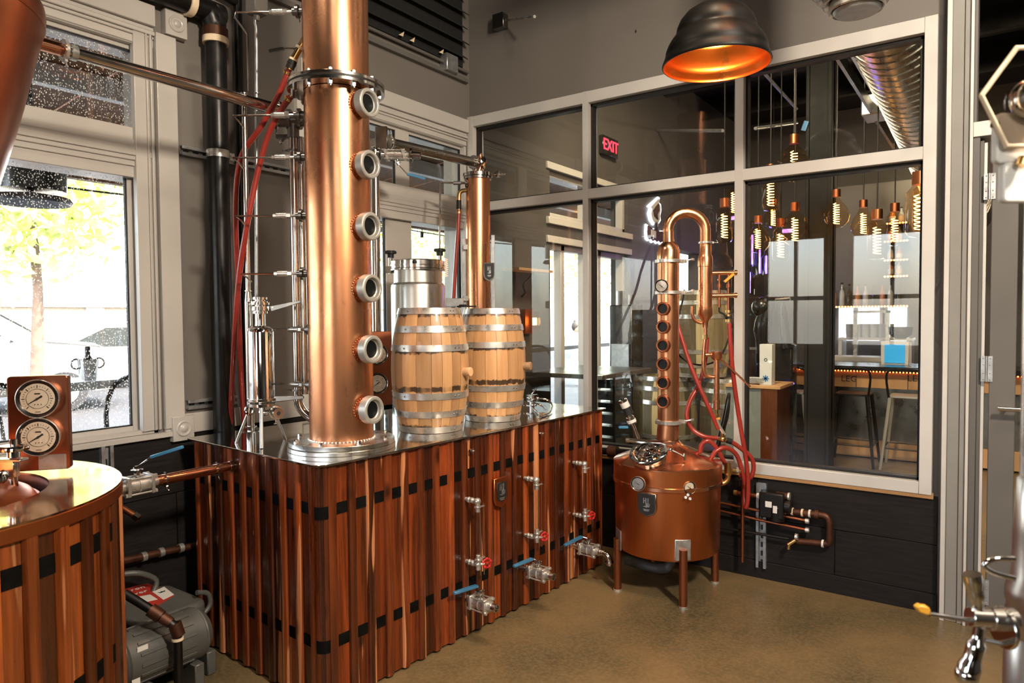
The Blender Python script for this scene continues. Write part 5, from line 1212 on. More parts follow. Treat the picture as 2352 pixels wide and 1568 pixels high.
H('red hose looping left and down to the brass tee', [(1624, 775, .08), (1619, 830, .07), (1606, 880, .06), (1585, 920, .04), (1577, 955, .03), (1590, 985, .02), (1618, 1002, .0), (1648, 1006, .0)])
H('red hose arching over the right shoulder of the pot still', [(1608, 1042, -.02), (1612, 1020, -.02), (1628, 1012, -.02), (1645, 1028, -.02), (1660, 1055, .0), (1668, 1068, .03)])
H('red hose bending right from the pot shoulder toward the wall', [(1634, 1052, -.03), (1645, 1035, -.03), (1668, 1028, -.02), (1692, 1045, 0), (1705, 1085, .02), (1712, 1120, .05)])
H('red hose running from the brass tee into the hanging loop', [(1678, 1013, .01), (1700, 1028, .02), (1725, 1050, .03), (1731, 1075, .03), (1722, 1098, .04), (1700, 1092, .1)])
hose('sensor_cable', 'thin black cable sagging behind the small still column', [(x, y, HX + hF.x * .12, HY + hF.y * .12) for x, y in ((1572, 665), (1568, 690), (1556, 740), (1552, 800), (1575, 828), (1610, 838), (1645, 828), (1665, 800), (1675, 770))], .005, mat='black_rubber', cat='cable')
hose('sensor_cable', 'short black cable under the water arms of the small still', [(x, y, HX, HY) for x, y in ((1652, 706), (1653, 716), (1664, 722), (1671, 738))], .005, mat='black_rubber', cat='cable')
# outlet elbow at the right flank of the pot
t = thing('steam_elbow', 'brass elbow fitting on the right flank of the pot still', 'pipe fitting', SC_(1672, 1085)); mb = MB().tube([SC_(1652, 1112), SC_(1664, 1108), SC_(1672, 1098), SC_(1672, 1080)], .014, 12, 4).cyl(SC_(1672, 1062), SC_(1672, 1090), .020, n=16).cyl(SC_(1682, 1078), SC_(1700, 1082), .012, n=12); mb.build('body', 'brass', t)
MB().cyl(SC_(1690, 1079), SC_(1695, 1080), .017, n=6).build('nut', 'hoop_steel', t)
wall_pipe('waste_pipe', 'grey elbowed waste pipe on the floor under the pot still', [PZ(1440, 1285, .07), PZ(1480, 1298, .07), PZ(1515, 1305, .07), PZ(1533, 1302, .09), PZ(1540, 1288, .12)], .028, 'machine_grey')
wall_pipe('black_pipe', 'black pipe with iron union left of the pot still', [PY(1375, 1035, 3.93), PY(1400, 1036, 3.93), PY(1450, 1040, 3.93)], .022, 'black_iron', [(PY(1408, 1036, 3.93), EX, 'rusty_iron', .034, .06)], smooth=1)

# ---- services on the wall below the partition window
Wp = lambda x, y, k=3.96: PY(x, y, k)
a = Wp(1751, 1108, YP - .012); a2 = Wp(1744, 1300, YP - .012); strut('strut_channel', 'upright slotted steel channel on the dark tiles under the window', (a.x, YP - .014, a2.z), (a.x, YP - .014, a.z), .05)
t = thing('steam_trap', 'black steam trap with two paper tags on the wall under the window', 'steam trap', Wp(1775, 1185)); q = Wp(1775, 1158, 3.94)
MB().obox(q, (.065, .04, .07)).cyl(q + EX * .06, q + EX * .10, .035, n=18).cyl(q + EX * .02 - UP * .0, q + EX * .02 - UP * .09, .045, n=20).build('body', 'black_iron', t, bev=.008, seg=2)
MB().obox(Wp(1765, 1158, 3.898), (.017, .001, .016)).build('tag', 'label_white', t); MB().obox(Wp(1780, 1170, 3.895), (.011, .001, .02)).build('tag', 'label_white', t)
q = Wp(1805, 1139, 3.95); MB().cyl(q - EX * .05, q + EX * .015, .020, n=14).build('arm', 'rusty_iron', t); MB().cyl(q + EX * .012, q + EX * .022, .022, n=18).build('end_nut', 'hoop_steel', t)
wall_pipe('rusty_pipe', 'rusty pipe looping right and down from the steam trap', [Wp(1795, 1172), Wp(1840, 1177), Wp(1885, 1182), Wp(1900, 1188), Wp(1905, 1205), Wp(1905, 1230), Wp(1903, 1247), Wp(1885, 1247), Wp(1830, 1242)], .017, 'rusty_iron', [(Wp(x, y), EX, mt, .021, .010) for x, y, mt in ((1804, 1172, 'label_white'), (1820, 1174, 'pale_sealant'), (1843, 1177, 'pale_sealant'), (1860, 1179, 'label_white'), (1890, 1248, 'label_white'))] + [(Wp(1876, 1181), EX, 'rusty_iron', .025, .02)], smooth=4)
for i, (ya_, yb_, ye) in enumerate(((1155, 1172, 1196), (1172, 1193, 1217))):
    wall_pipe('copper_line', ['upper thin copper line with capped end under the window', 'lower thin copper line with capped end under the window'][i], [Wp(1600, ya_ - 12), Wp(1742, yb_), Wp(1855, ye)], .008, 'old_copper', [(Wp(1854, ye), EX, 'hoop_steel', .014, .018)], smooth=1, group='thin copper lines')
wall_pipe('thin_black_line', 'thin dark iron line ending at the brass tap', [Wp(1620, 1205), Wp(1812, 1237)], .008, 'black_iron', smooth=1)
wall_pipe('stub_pipe', 'short copper stub pipe with capped end left of the steam trap', [Wp(1690, 1131), Wp(1750, 1140)], .012, 'old_copper', [(Wp(1690, 1131), EX, 'brass', .016, .02), (Wp(1742, 1139), EX, 'label_white', .017, .015)], smooth=1)
a = Wp(1706, 1095, 3.93); wall_pipe('upright_copper_pipe', 'thin upright copper pipe beside the slotted channel', [a, V((a.x, a.y, .1))], .010, 'old_copper', [(a, UP, 'hoop_steel', .014, .03)], smooth=1)
t = thing('brass_tap', 'small brass drain tap low on the dark tiled wall', 'tap', Wp(1812, 1260)); q = Wp(1813, 1238, 3.93); MB().cyl(q + EX * .03 + EY * .01, q - UP * .03 - EX * .006, .012, n=12).cyl(q - UP * .02, q - UP * .055 - EX * .005, .010, n=12).build('body', 'brass', t); MB().cyl(q + EX * .03 + UP * .02, q + EX * .045 + UP * .02, .018, n=16).build('wheel', 'hoop_steel', t)
# bottle and steel edge left of the pot still, low behind the box's end
# ================================================================== the bar room beyond the glass
def BY(x, y, k): return PY(x, y, k)
# steel column
a, b_ = BY(1845, 1077, 7.1), BY(1903, 1077, 7.1)
t = thing('steel_post', 'dark steel building post in the bar, from floor to ceiling', 'post', V(((a.x + b_.x) / 2, 7.2, 0))); w_ = (b_.x - a.x) / 2; xc = (a.x + b_.x) / 2
MB().box((xc - w_, 7.1, 0), (xc - w_ + .03, 7.36, CEIL)).box((xc + w_ - .03, 7.1, 0), (xc + w_, 7.36, CEIL)).box((xc - w_, 7.2, 0), (xc + w_, 7.26, CEIL)).build('flanges', 'post_black', t, bev=.003)
MB().box((xc - w_ + .03, 7.13, 0), (xc + w_ - .03, 7.2, CEIL)).build('web', 'post_black', t)
a, b_ = BY(1845, 300, 7.08), BY(1853, 278, 7.08); o = MB().obox((a + b_) / 2, ((b_ - a).length / 2, .004, .022), ((b_ - a).normalized(), EY, (b_ - a).normalized().cross(EY))).build('blue_tape', 'blue_tape'); tag(o, 'strip of blue tape stuck on the steel post', 'tape')
# counter
KY = 7.98; zt = BY(1950, 848, KY).z; z1 = BY(1950, 888, KY).z; z2 = BY(1950, 1005, KY).z
t = thing('bar_counter', 'long bar counter with wooden fascia and a glowing orange light strip', 'bar counter', V((-.6, KY + .35, 0)))
MB().box((-2.2, KY - .12, zt), (1.6, KY + .6, zt + .045)).build('worktop', 'black_paint', t, bev=.004)
for k in range(8): MB().box((-2.15 + k * .47, KY - .02, z1), (-2.15 + k * .47 + .466, KY + .02, zt - .02)).build('fascia_board', 'light_oak', t, bev=.002)
for k in range(5): MB().box((-2.15 + k * .75, KY + .02, z2), (-2.15 + k * .75 + .745, KY + .05, z1)).build('front_panel', 'dark_steel', t, bev=.003)
for k in range(5): MB().box((-2.15 + k * .75, KY - .01, 0.02), (-2.15 + k * .75 + .746, KY + .03, z2)).build('kick_board', 'light_oak', t, bev=.002)
MB().box((-2.15, KY + .05, 0), (1.6, KY + .6, zt)).build('body', 'black_iron', t)
mb = MB()
for k in range(120): mb.sphere((-2.1 + k * .03, KY - .035, zt - .012), .0075, 6)
mb.build('light_strip', 'led_amber', t)['kind'] = 'stuff'
for px in (1950, 2110): text('lettering', 'LEG' if px == 1950 else 'LEGE', .09, BY(px, 870, KY - .021), EX, UP, 'ink_black', t, .0005)
# stools
def stool(c, label, rz=0, silver=True, sh=.70):
    t = thing('bar_stool', label, 'bar stool', c, 'metal bar stools at the counter'); c = V(c); m_ = 'cast_ring' if silver else 'black_iron'
    MB().prism(rrect(.155, .155, .04), c + UP * sh, EX, EY, UP * .02).build('seat', m_, t, bev=.004)
    for sx in (-1, 1):
        for sy in (-1, 1):
            MB().tube([c + V((sx * .14, sy * .14, sh)), c + V((sx * .21, sy * .21, 0.01))], [.019, .013], 8).build('leg', m_, t)
    mb = MB()
    for a_, b_ in (((-1, -1), (1, -1)), ((1, -1), (1, 1)), ((1, 1), (-1, 1)), ((-1, 1), (-1, -1))): mb.cyl(c + V((a_[0] * .19, a_[1] * .19, .22)), c + V((b_[0] * .19, b_[1] * .19, .22)), .008, n=8)
    mb.build('foot_rail', 'black_iron', t)
    MB().tube([c + V((-.15, -.14, sh)), c + V((-.17, -.17, sh + .2)), c + V((-.12, -.2, sh + .27)), c + V((.12, -.2, sh + .27)), c + V((.17, -.17, sh + .2)), c + V((.15, -.14, sh))], .011, 8, 4).build('back_hoop', 'black_iron', t)
    return t
f = PZ(2013, 1077, 0); stool(V((f.x + .25, 7.62, 0)), 'silver-legged bar stool nearest the right window edge', silver=True)
f = PZ(1907, 1070, 0); stool(V((f.x + .17, 7.61, 0)), 'black bar stool just right of the steel post', silver=False)
f = PZ(1828, 1053, 0); stool(V((f.x - .02, 7.48, 0)), 'bar stool mostly hidden behind the steel post', silver=True)
# back bar shelving with bottles
SY = 9.95; sx0, sx1 = BY(1905, 600, SY).x, BY(2088, 600, SY).x
t = thing('bottle_shelves', 'lit wall shelves full of bottles behind the bar', 'shelf', V(((sx0 + sx1) / 2, SY, 1.0)))
rows = [(553, 2035, 2086), (596, 2035, 2086), (633, 2035, 2086), (702, 1905, 2086), (512, 2040, 2086)]
shelfz = []
for y_, xa, xb_ in rows:
    a, b_ = BY(xa, y_, SY), BY(xb_, y_, SY); z = (a.z + b_.z) / 2; shelfz.append((z, a.x, b_.x))
    MB().box((a.x, SY - .1, z - .02), (b_.x, SY + .16, z)).build('board', 'dull_wood', t)
    mb = MB(); k = a.x
    while k < b_.x: mb.sphere((k, SY - .11, z - .012), .010, 6); k += .035
    mb.build('light_strip', 'warm_glow', t)['kind'] = 'stuff'
MB().box((sx0 - .1, SY + .2, 0), (sx1 + .1, SY + .24, 3.2)).build('back_panel', 'dark_grey_trim', t)
bp = {}
light('shelf_fill', 'POINT', (-.95, 9.3, 3.3), 45, (1, .74, .45), .05)  # added fill for the dark bottles, no lamp is built here
def bottle(c, h, r, mat, label, lab=None, group='bottles on the lit shelves'):
    key = (mat, lab)
    if key not in bp:
        t = thing('bottle', label, 'bottle', c, group)
        MB().lathe([(0, 0), (.036, 0), (.038, .01), (.038, .16), (.03, .19), (.013, .215), (.013, .27), (.016, .27), (.016, .285), (0, .285)], c, UP, 14).build('glass', mat, t)
        if lab: MB().lathe([(.0388, .04), (.0388, .13)], c, UP, 14).build('label', lab, t)
        MB().cyl(V(c) + UP * .275, V(c) + UP * .30, .017, n=10).build('cap', 'ink_black', t); bp[key] = t; t.scale = (r / .038, r / .038, h / .3); return t
    o = dup(bp[key], c, label, group=group); o.scale = (r / .038, r / .038, h / .3); return o
simple('amber_liquor', (.45, .17, .04), 0, .12, .1, coat=.6); simple('cream_label', (.6, .5, .38), 0, .6); simple('clear_bottle', (.42, .44, .42), 0, .08, .1, coat=.6)
rn = ['second', 'third', 'fourth', 'long lowest', 'topmost']
for r, (z, xa, xb_) in enumerate(shelfz):
    k = xa + .05; i = 0
    while k < xb_ - .03:
        bottle((k, SY + random.uniform(-.02, .03), z), random.uniform(.17, .20) if r != 3 else random.uniform(.26, .32), .034, ('amber_liquor', 'clear_bottle')[(i + r) % 2] if r != 3 else ('amber_liquor', 'clear_bottle', 'bottle_glass')[i % 3], '%s liquor bottle from the left on the %s lit shelf' % (ORD[i], rn[r]), 'cream_label' if r != 3 else None, 'bottles on the %s lit shelf' % rn[r]); k += .095; i += 1
# bright pass window behind the bar, rows of glasses, screen, bowl
a, b_ = BY(1932, 780, 10.3), BY(2086, 706, 10.3)
t = thing('window_9', None, None, V(((a.x + b_.x) / 2, 10.3, a.z))); t['kind'] = 'structure'
MB().box((a.x, 10.13, a.z), (b_.x, 10.14, b_.z)).build('lit_pane', 'white_glow', t)
for px in (1970, 2030, 2037): q = BY(px, 740, 10.28); MB().box((q.x - .03, 10.11, a.z), (q.x + .03, 10.13, b_.z)).build('mullion', 'white_board', t)
zg = BY(2000, 775, 9.6).z; xa, xb_ = BY(1950, 775, 9.6).x, BY(2045, 775, 9.6).x
o = MB().box((xa - .1, 9.45, zg - .03), (xb_ + .25, 9.8, zg)).box((xa - .1, 9.47, 0), (xa - .06, 9.78, zg)).box((xb_ + .2, 9.47, 0), (xb_ + .24, 9.78, zg)).build('glass_rack_shelf', 'white_board'); tag(o, 'pale shelf carrying the drinking glasses behind the bar', 'shelf')
g0 = None
for k in range(11):
    c = V((xa + (xb_ - xa) * k / 10, 9.6 + (k % 2) * .07, zg))
    if g0 is None: g0 = MB().lathe([(0, 0), (.032, 0), (.036, .02), (.04, .17), (.037, .17), (.032, .02)], c, UP, 14).build('drinking_glass', 'clear_bottle', loc=c); tag(g0, 'first drinking glass from the left in the row before the pass window', 'glass', 'glasses behind the bar')
    else: o = g0.copy(); COL.objects.link(o); o.location = c; o['label'] = ORD[k] + ' drinking glass from the left in the row before the pass window'
q = BY(2055, 812, 8.3); t = thing('till_screen', 'bright blue till screen on the bar counter', 'screen', q - UP * .1); w_ = rad(24, q); h_ = rad(25, q)
MB().obox(q + EY * .02, (w_ + .02, .015, h_ + .015)).build('case', 'white_board', t, bev=.004); MB().obox(q, (w_ * .86, .008, h_ * .85)).build('display', 'blue_screen', t); MB().obox(q - UP * (h_ + .03) + EY * .05, (.05, .05, .03)).build('stand', 'ink_black', t)
q = BY(2068, 778, 8.5); o = MB().lathe([(0, 0), (.05, 0), (.11, .05), (.12, .13), (.11, .13), (.1, .06), (0, .02)], q, UP, 24).build('dark_bowl', 'dark_steel'); tag(o, 'round dark bowl behind the blue till screen', 'bowl')
a, b_ = BY(1905, 838, 8.8), BY(2050, 822, 8.8); o = MB().box((a.x, 8.8, b_.z - .05), (b_.x, 9.2, b_.z)).box((a.x + .03, 8.85, 0), (b_.x - .03, 9.18, b_.z - .05)).build('back_worktop', 'white_board'); tag(o, 'pale worktop behind the bar counter', 'worktop')
a, b_ = BY(1950, 720, 8.9), BY(2035, 712, 8.9); o = MB().box((a.x, 9.22, b_.z - .03), (b_.x, 9.3, b_.z)).box((a.x, 9.22, 0), (a.x + .04, 9.3, b_.z)).box((b_.x - .04, 9.22, 0), (b_.x, 9.3, b_.z)).build('rail', 'hoop_steel'); tag(o, 'bright metal rail behind the bar', 'rail')
# edison lamps
def edison(px, py, y, kind, label):
    q = BY(px, py, y); h = {'tube': .36, 'hive': .34, 'round': .30}[kind]
    t = thing('filament_lamp', label, 'pendant lamp', q, 'filament lamps over the bar')
    prof = {'tube': [(0, -.5), (.16, -.47), (.22, -.38), (.22, .3), (.12, .42), (.07, .5)], 'hive': [(0, -.5), (.16, -.46), (.28, -.36), (.2, -.3), (.36, -.16), (.28, -.08), (.40, .06), (.3, .14), (.3, .24), (.12, .4), (.08, .5)], 'round': [(0, -.5), (.2, -.45), (.34, -.3), (.38, -.1), (.3, .12), (.14, .34), (.1, .5)]}[kind]
    MB().lathe([(r * h, z * h) for r, z in prof], q, UP, 16).build('bulb', 'bulb_glass', t)
    mb = MB(); mb.tube([q + V((math.cos(k * 1.25) * h * .085, math.sin(k * 1.25) * h * .085, (-.36 + .62 * k / 44) * h)) for k in range(45)], h * .0085, 5)
    mb.build('filament', 'filament', t); MB().cyl(q + UP * h * .45, q + UP * h * .68, h * .12, n=12).build('socket', 'old_copper', t)
    MB().cyl(q + UP * h * .6, V((q.x, q.y, CEIL)), .006, n=6).build('cord', 'black_rubber', t)
for px, py, y, kd, lb in ((1824, 372, 6.3, 'hive', 'highest filament lamp, beehive shaped, left of the steel post'), (1770, 440, 6.6, 'tube', 'tube filament lamp left of the post, just under the window bar'), (1664, 515, 6.6, 'tube', 'long tube filament lamp left of the middle window bar'), (1826, 523, 6.8, 'hive', 'large filament lamp touching the left edge of the steel post'), (1776, 497, 8.6, 'round', 'small far filament lamp between two larger ones'), (1921, 487, 6.9, 'round', 'round filament lamp first to the right of the steel post'), (1983, 510, 7.2, 'round', 'round filament lamp second to the right of the post'), (2014, 548, 6.6, 'tube', 'long tube filament lamp low before the shelves'), (2055, 524, 7.8, 'tube', 'thin orange filament lamp in front of the bottle shelves'), (2111, 482, 5.2, 'tube', 'bright tube filament lamp at the right window edge, left one'), (2126, 474, 5.4, 'tube', 'bright tube filament lamp at the right window edge, right one'), (1686, 462, 7.8, 'tube', 'small filament lamp above the long tube lamp'), (1793, 560, 7.0, 'tube', 'tube filament lamp low beside the blue-lit bottles'), (1741, 545, 6.8, 'round', 'round filament lamp in the blue glow right of the window bar'), (1332, 500, 7.6, 'round', 'tiny filament lamp seen in the left pane'), (1342, 570, 8.8, 'tube', 'dim filament lamp low in the left pane')):
    edison(px, py, y, kd, lb)
# spiral duct and beams
a, b_ = BY(2062, 85, 5.4), BY(2180, 400, 7.9); t = thing('spiral_duct', 'large shiny spiral air duct under the bar ceiling', 'duct', (a + b_) / 2)
ax = (b_ - a).normalized(); R_ = .27
MB().cyl(a - ax * .6, b_ + ax * 1.2, R_, n=40).build('duct', 'brushed_steel', t)
L_ = (b_ - a).length + 1.4; k = -.5
seams = MB()
while k < L_ - .5: seams.band(a + ax * k, ax, R_, R_ + .005, .008, 40); k += .085
seams.build('seams', 'hoop_steel', t)['kind'] = 'stuff'
t = thing('ceiling_beam', 'dark steel ceiling beam left of the spiral duct', 'beam', a); a2, b2 = BY(1945, 125, 5.6), BY(2075, 345, 8.4); d = (b2 - a2).normalized(); s_ = d.cross(UP).normalized()
for off in (-.05, .05): MB().obox((a2 + b2) / 2 + s_ * off, ((b2 - a2).length / 2 + .6, .012, .05), (d, s_, d.cross(s_))).build('chord', 'dark_steel', t)
q = BY(2030, 245, 7.0); o = MB().obox(q, (.16, .16, .09)).build('ceiling_box', 'galvanised', bev=.01); tag(o, 'grey junction box beside the spiral duct', 'electrical box')
for i, (xa, ya_, xb_, yb_) in enumerate(((1720, 130, 1830, 250), (1660, 300, 1500, 300), (1735, 295, 1830, 282))):
    a, b_ = BY(xa, ya_, 6.5), BY(xb_, yb_, 7.5); o = MB().cyl(a, b_, .016, n=10).build('ceiling_conduit', 'galvanised'); tag(o, ['conduit under the bar ceiling in the upper right pane', 'conduit crossing the middle upper pane', 'short level conduit left of the steel post'][i], 'conduit', 'ceiling conduits')
for i, yy in enumerate((5.2, 6.4, 7.6, 8.8)):
    o = MB().box((XW, yy, 4.02), (X1, yy + .08, CEIL)).build('roof_joist', 'black_iron'); tag(o, ORD[i] + ' dark roof joist behind the partition', 'joist', 'roof joists')
# exit sign
q = PX(1403, 337, XW + .05); t = thing('exit_sign', 'dark sign with red EXIT letters high on the bar wall', 'sign', q - UP * .12)
MB().box((XW + .005, q.y - .16, q.z - .09), (XW + .05, q.y + .16, q.z + .09)).build('case', 'black_paint', t, bev=.004); text('lettering', 'EXIT', .155, V((XW + .052, q.y, q.z)), EY, UP, 'exit_red', t, .003)
# backlit howling-animal sign on the left bar wall
q = PX(1508, 500, XW + .03); sc = rad(1, q)
t = thing('backlit_sign', 'white backlit sign of a howling animal head on a ragged wooden base', 'sign', q - UP * .3)
hd_ = [(-4, -26), (-10, -18), (-13, -6), (-10, 6), (-14, 8), (-8, 16), (-2, 24), (5, 33), (8, 32), (6, 22), (10, 20), (11, 8), (9, -2), (10, -12), (6, -20), (4, -30), (0, -22)]
def flat(nm, poly, off, k, mt, grow=1.0): MB().prism([(x * sc * 2.3, z * sc) for x, z in poly], V((XW + k, q.y, q.z + off * sc)), EY, UP, EX * .012).build(nm, mt, t)
flat('halo', [(x * 1.35, z * 1.16) for x, z in hd_], 12, .004, 'white_glow'); flat('head', hd_, 12, .018, 'white_board')
flat('head_marking', [(-6, -10), (-9, 2), (-3, 12), (4, 22), (5, 6), (0, -4), (2, -16)], 12, .032, 'rusty_iron')  # red-brown marking on the white head
rg = [(-20, -14), (-16, -17), (-12, -14), (-8, -19), (-3, -15), (2, -19), (6, -15), (11, -19), (16, -15), (20, -17), (18, -6), (20, 6), (16, 9), (8, 7), (0, 10), (-8, 8), (-14, 12), (-20, 14), (-21, 0)]
flat('base_halo', [(x * 1.14, z * 1.2) for x, z in rg], -36, .004, 'white_glow'); flat('ragged_base', rg, -36, .018, 'rusty_iron'); flat('base_patch', [(-14, -10), (-4, -12), (-4, 4), (-14, 6)], -36, .032, 'white_board')
MB().box((XW + .016, q.y - 7 * sc, q.z - 30 * sc), (XW + .03, q.y + 8 * sc, q.z - 8 * sc)).build('stem', 'ink_black', t)
# oak casks stacked beyond the glass
gb2 = 'old wine casks beyond the glass'
def cask(cx_, y, label, k): c = V((cx_, y, 0)); hgt = .875; return barrel('oak_cask', label, V((c.x, y, 0 if k == 0 else k)), hgt, .312, .258, 20, [.975, .86, .70, .30, .14, .025], .042, 'old_oak', 'hoop_steel', gb2, rot=.1, parts=False)
cask(-2.85, 6.9, 'lower left oak cask behind the small still column', 0)
cask(-2.20, 6.98, 'lower right oak cask behind the red hoses', 0)
cask(-2.52, 6.95, 'upper oak cask resting on the two lower casks', .877)
# black kiosk and low boxes left of the casks
q = BY(1437, 780, 6.3); t = thing('black_cabinet', 'tall black rack of equipment left of the stacked casks', 'cabinet', V((q.x, 6.3, 0)))
MB().box((q.x - .13, 6.2, 0), (q.x + .12, 6.45, BY(1435, 700, 6.2).z)).build('body', 'black_paint', t, bev=.01); MB().box((q.x - .10, 6.18, BY(1435, 850, 6.2).z), (q.x + .09, 6.20, BY(1435, 790, 6.2).z)).build('panel', 'galvanised', t)
zz_ = BY(1435, 700, 6.2).z
for dx, hh_, rr_ in ((-.05, .14, .045), (.06, .10, .035)): MB().cyl((q.x + dx, 6.3, zz_), (q.x + dx, 6.3, zz_ + hh_), rr_, n=16).build('canister', 'dark_steel', t)
q = BY(1400, 900, 5.6); t = thing('slatted_crate', 'black slatted crate in the middle pane, left of the casks', 'crate', V((q.x, 5.6, 0)))
for k in range(9): MB().box((q.x - .12, 5.5, .02 + k * .105), (q.x + .10, 5.8, .10 + k * .105)).build('slat', 'dark_steel' if k % 2 else 'black_paint', t)
for dx in (-.12, .09): MB().box((q.x + dx, 5.485, 0), (q.x + dx + .02, 5.5, .96)).build('post', 'black_paint', t)
# cabinet, box, mixing equipment at the left of the right pane
q = BY(1750, 885, 6.4); z = q.z; a, b_ = BY(1716, 890, 6.4), BY(1792, 890, 6.4)
t = thing('wooden_cabinet', 'wooden cabinet with pale top and grey-green side left of the stools', 'cabinet', V((q.x, 6.5, 0)))
MB().box((a.x - .2, 6.4, z - .03), (b_.x, 6.9, z)).build('worktop', 'light_oak', t, bev=.003); MB().box((a.x - .2, 6.42, 0), (BY(1746, 885, 6.4).x, 6.88, z - .03)).build('side_panel', 'grey_cabinet', t); MB().box((BY(1746, 885, 6.4).x, 6.42, 0), (b_.x - .03, 6.88, z - .03)).build('body', 'old_copper', t)
q = BY(1762, 838, 6.5); t = thing('white_box', 'tall white box with a blue emblem on the wooden cabinet', 'box', V((q.x, 6.5, z))); MB().box((q.x - .055, 6.45, z), (q.x + .055, 6.56, BY(1762, 790, 6.5).z)).build('carton', 'white_board', t, bev=.003)
mb = MB(); f_ = V((q.x, 6.449, BY(1760, 868, 6.5).z))
for k in range(4): a_ = k * PI / 4; mb.obox(f_, (.03, .001, .005), (V((math.cos(a_), 0, math.sin(a_))), EY, V((-math.sin(a_), 0, math.cos(a_)))))
mb.build('emblem', 'blue_tape', t); MB().ring(f_ + UP * .17, EY, .012, .003, 14, 6).build('mark', 'ink_black', t)
for i, px in enumerate((1728, 1742)):
    q = BY(px, 880, 6.42); t = thing('dish_stack', ['left stack of white dishes on the wooden cabinet', 'right stack of white dishes on the wooden cabinet'][i], 'dishes', V((q.x, 6.5, z)), 'dish stacks')
    for k in range(3): MB().lathe([(0, .01 + .016 * k), (.05, .01 + .016 * k), (.07, .028 + .016 * k), (.066, .028 + .016 * k), (.045, .014 + .016 * k)], V((q.x, 6.5, z)), UP, 20).build('dish', 'white_board', t)
q = BY(1800, 880, 7.0); t = thing('black_machine', 'bulky black bar machine with angled arms behind the wooden cabinet', 'machine', V((q.x, 7.1, 0)))
MB().box((q.x - .12, 7.0, 0), (q.x + .08, 7.2, BY(1800, 790, 6.98).z)).build('base', 'black_paint', t, bev=.02); MB().tube([BY(1755, 810, 7.0), BY(1752, 760, 7.0), BY(1765, 700, 7.0), BY(1775, 672, 7.0)], [.07, .09, .07, .03], 12, 3).build('arm', 'black_paint', t)
MB().tube([BY(1807, 800, 7.0), BY(1800, 740, 7.0), BY(1798, 680, 7.0)], [.05, .04, .02], 10, 3).build('arm', 'black_paint', t); MB().cyl(BY(1772, 690, 7.0), BY(1815, 686, 7.0), .025, n=12).build('grip', 'dark_steel', t)
MB().sphere(BY(1750, 705, 7.0), .10, 14).build('drum', 'black_paint', t); MB().obox(BY(1742, 800, 6.98), (.14, .02, .012)).build('chrome_bar', 'chrome', t); MB().obox(BY(1811, 880, 6.97), (.05, .01, .006)).build('blue_light', 'blue_glow', t)
# blue lit bottles on a little stand
t = thing('lit_bottle_stand', 'stand of bottles lit purple-blue right of the middle window bar', 'bottle stand', BY(1735, 700, 9.0))
for x_, y_, h_ in ((1728, 560, .5), (1745, 590, .4), (1722, 640, .35), (1760, 600, .3)):
    h_ *= 1.15; q = BY(x_, y_, 9.0); MB().lathe([(0, 0), (.06, 0), (.065, h_ * .6), (.03, h_ * .75), (.025, h_), (0, h_)], q - UP * h_ / 2, UP, 16).build('lit_bottle', 'bottle_glass', t); MB().cyl(q - UP * h_ * .45, q + UP * h_ * .2, .012, n=8).build('glow_rod', 'blue_glow', t)
q = BY(1740, 720, 9.0); MB().cyl(V((q.x, q.y, 0)), q, .03, n=12).cyl(q - UP * .02, q, .16, n=20).build('stand', 'black_iron', t)
for x_, y_ in ((1808, 530), (1690, 500)): q = BY(x_, y_, 8.0); MB().obox(q, (.05, .006, .02)).build('glow_bar', 'blue_glow', t)
l = light('blue_lamp', 'POINT', BY(1740, 600, 8.7), 12, (.25, .2, 1), .1)
for i, (x_, y_) in enumerate(((1830, 655), (1830, 640))): pass
# wall sconce and small shelf in the left pane
q = PX(1228, 738, XW + .1); t = thing('wall_sconce', 'glowing amber wall sconce seen through the left pane', 'wall lamp', q - UP * .1); MB().lathe([(.0, -.08), (.055, -.08), (.055, .08), (0, .08)], q, UP, 20).build('shade', 'bulb_glass', t); MB().cyl(q - UP * .03, q + UP * .03, .018, n=10).build('flame_bulb', 'warm_glow', t); MB().obox(q - EX * .07 - UP * .0, (.02, .06, .10)).build('back_plate', 'old_copper', t); light('sconce_bulb', 'POINT', q + EX * .08, 1.2, (1, .5, .2), .05)
q = PX(1195, 625, XW); t = thing('bracket_shelf', 'small wooden shelf on a scrolled bracket in the left pane', 'shelf', q); MB().box((XW, q.y - .25, q.z), (XW + .16, q.y + .25, q.z + .02)).build('board', 'light_oak', t); MB().tube([(XW + .01, q.y, q.z - .2), (XW + .05, q.y, q.z - .17), (XW + .03, q.y, q.z - .1), (XW + .10, q.y, q.z - .04), (XW + .13, q.y, q.z)], .010, 8, 4).build('scroll_bracket', 'black_iron', t)
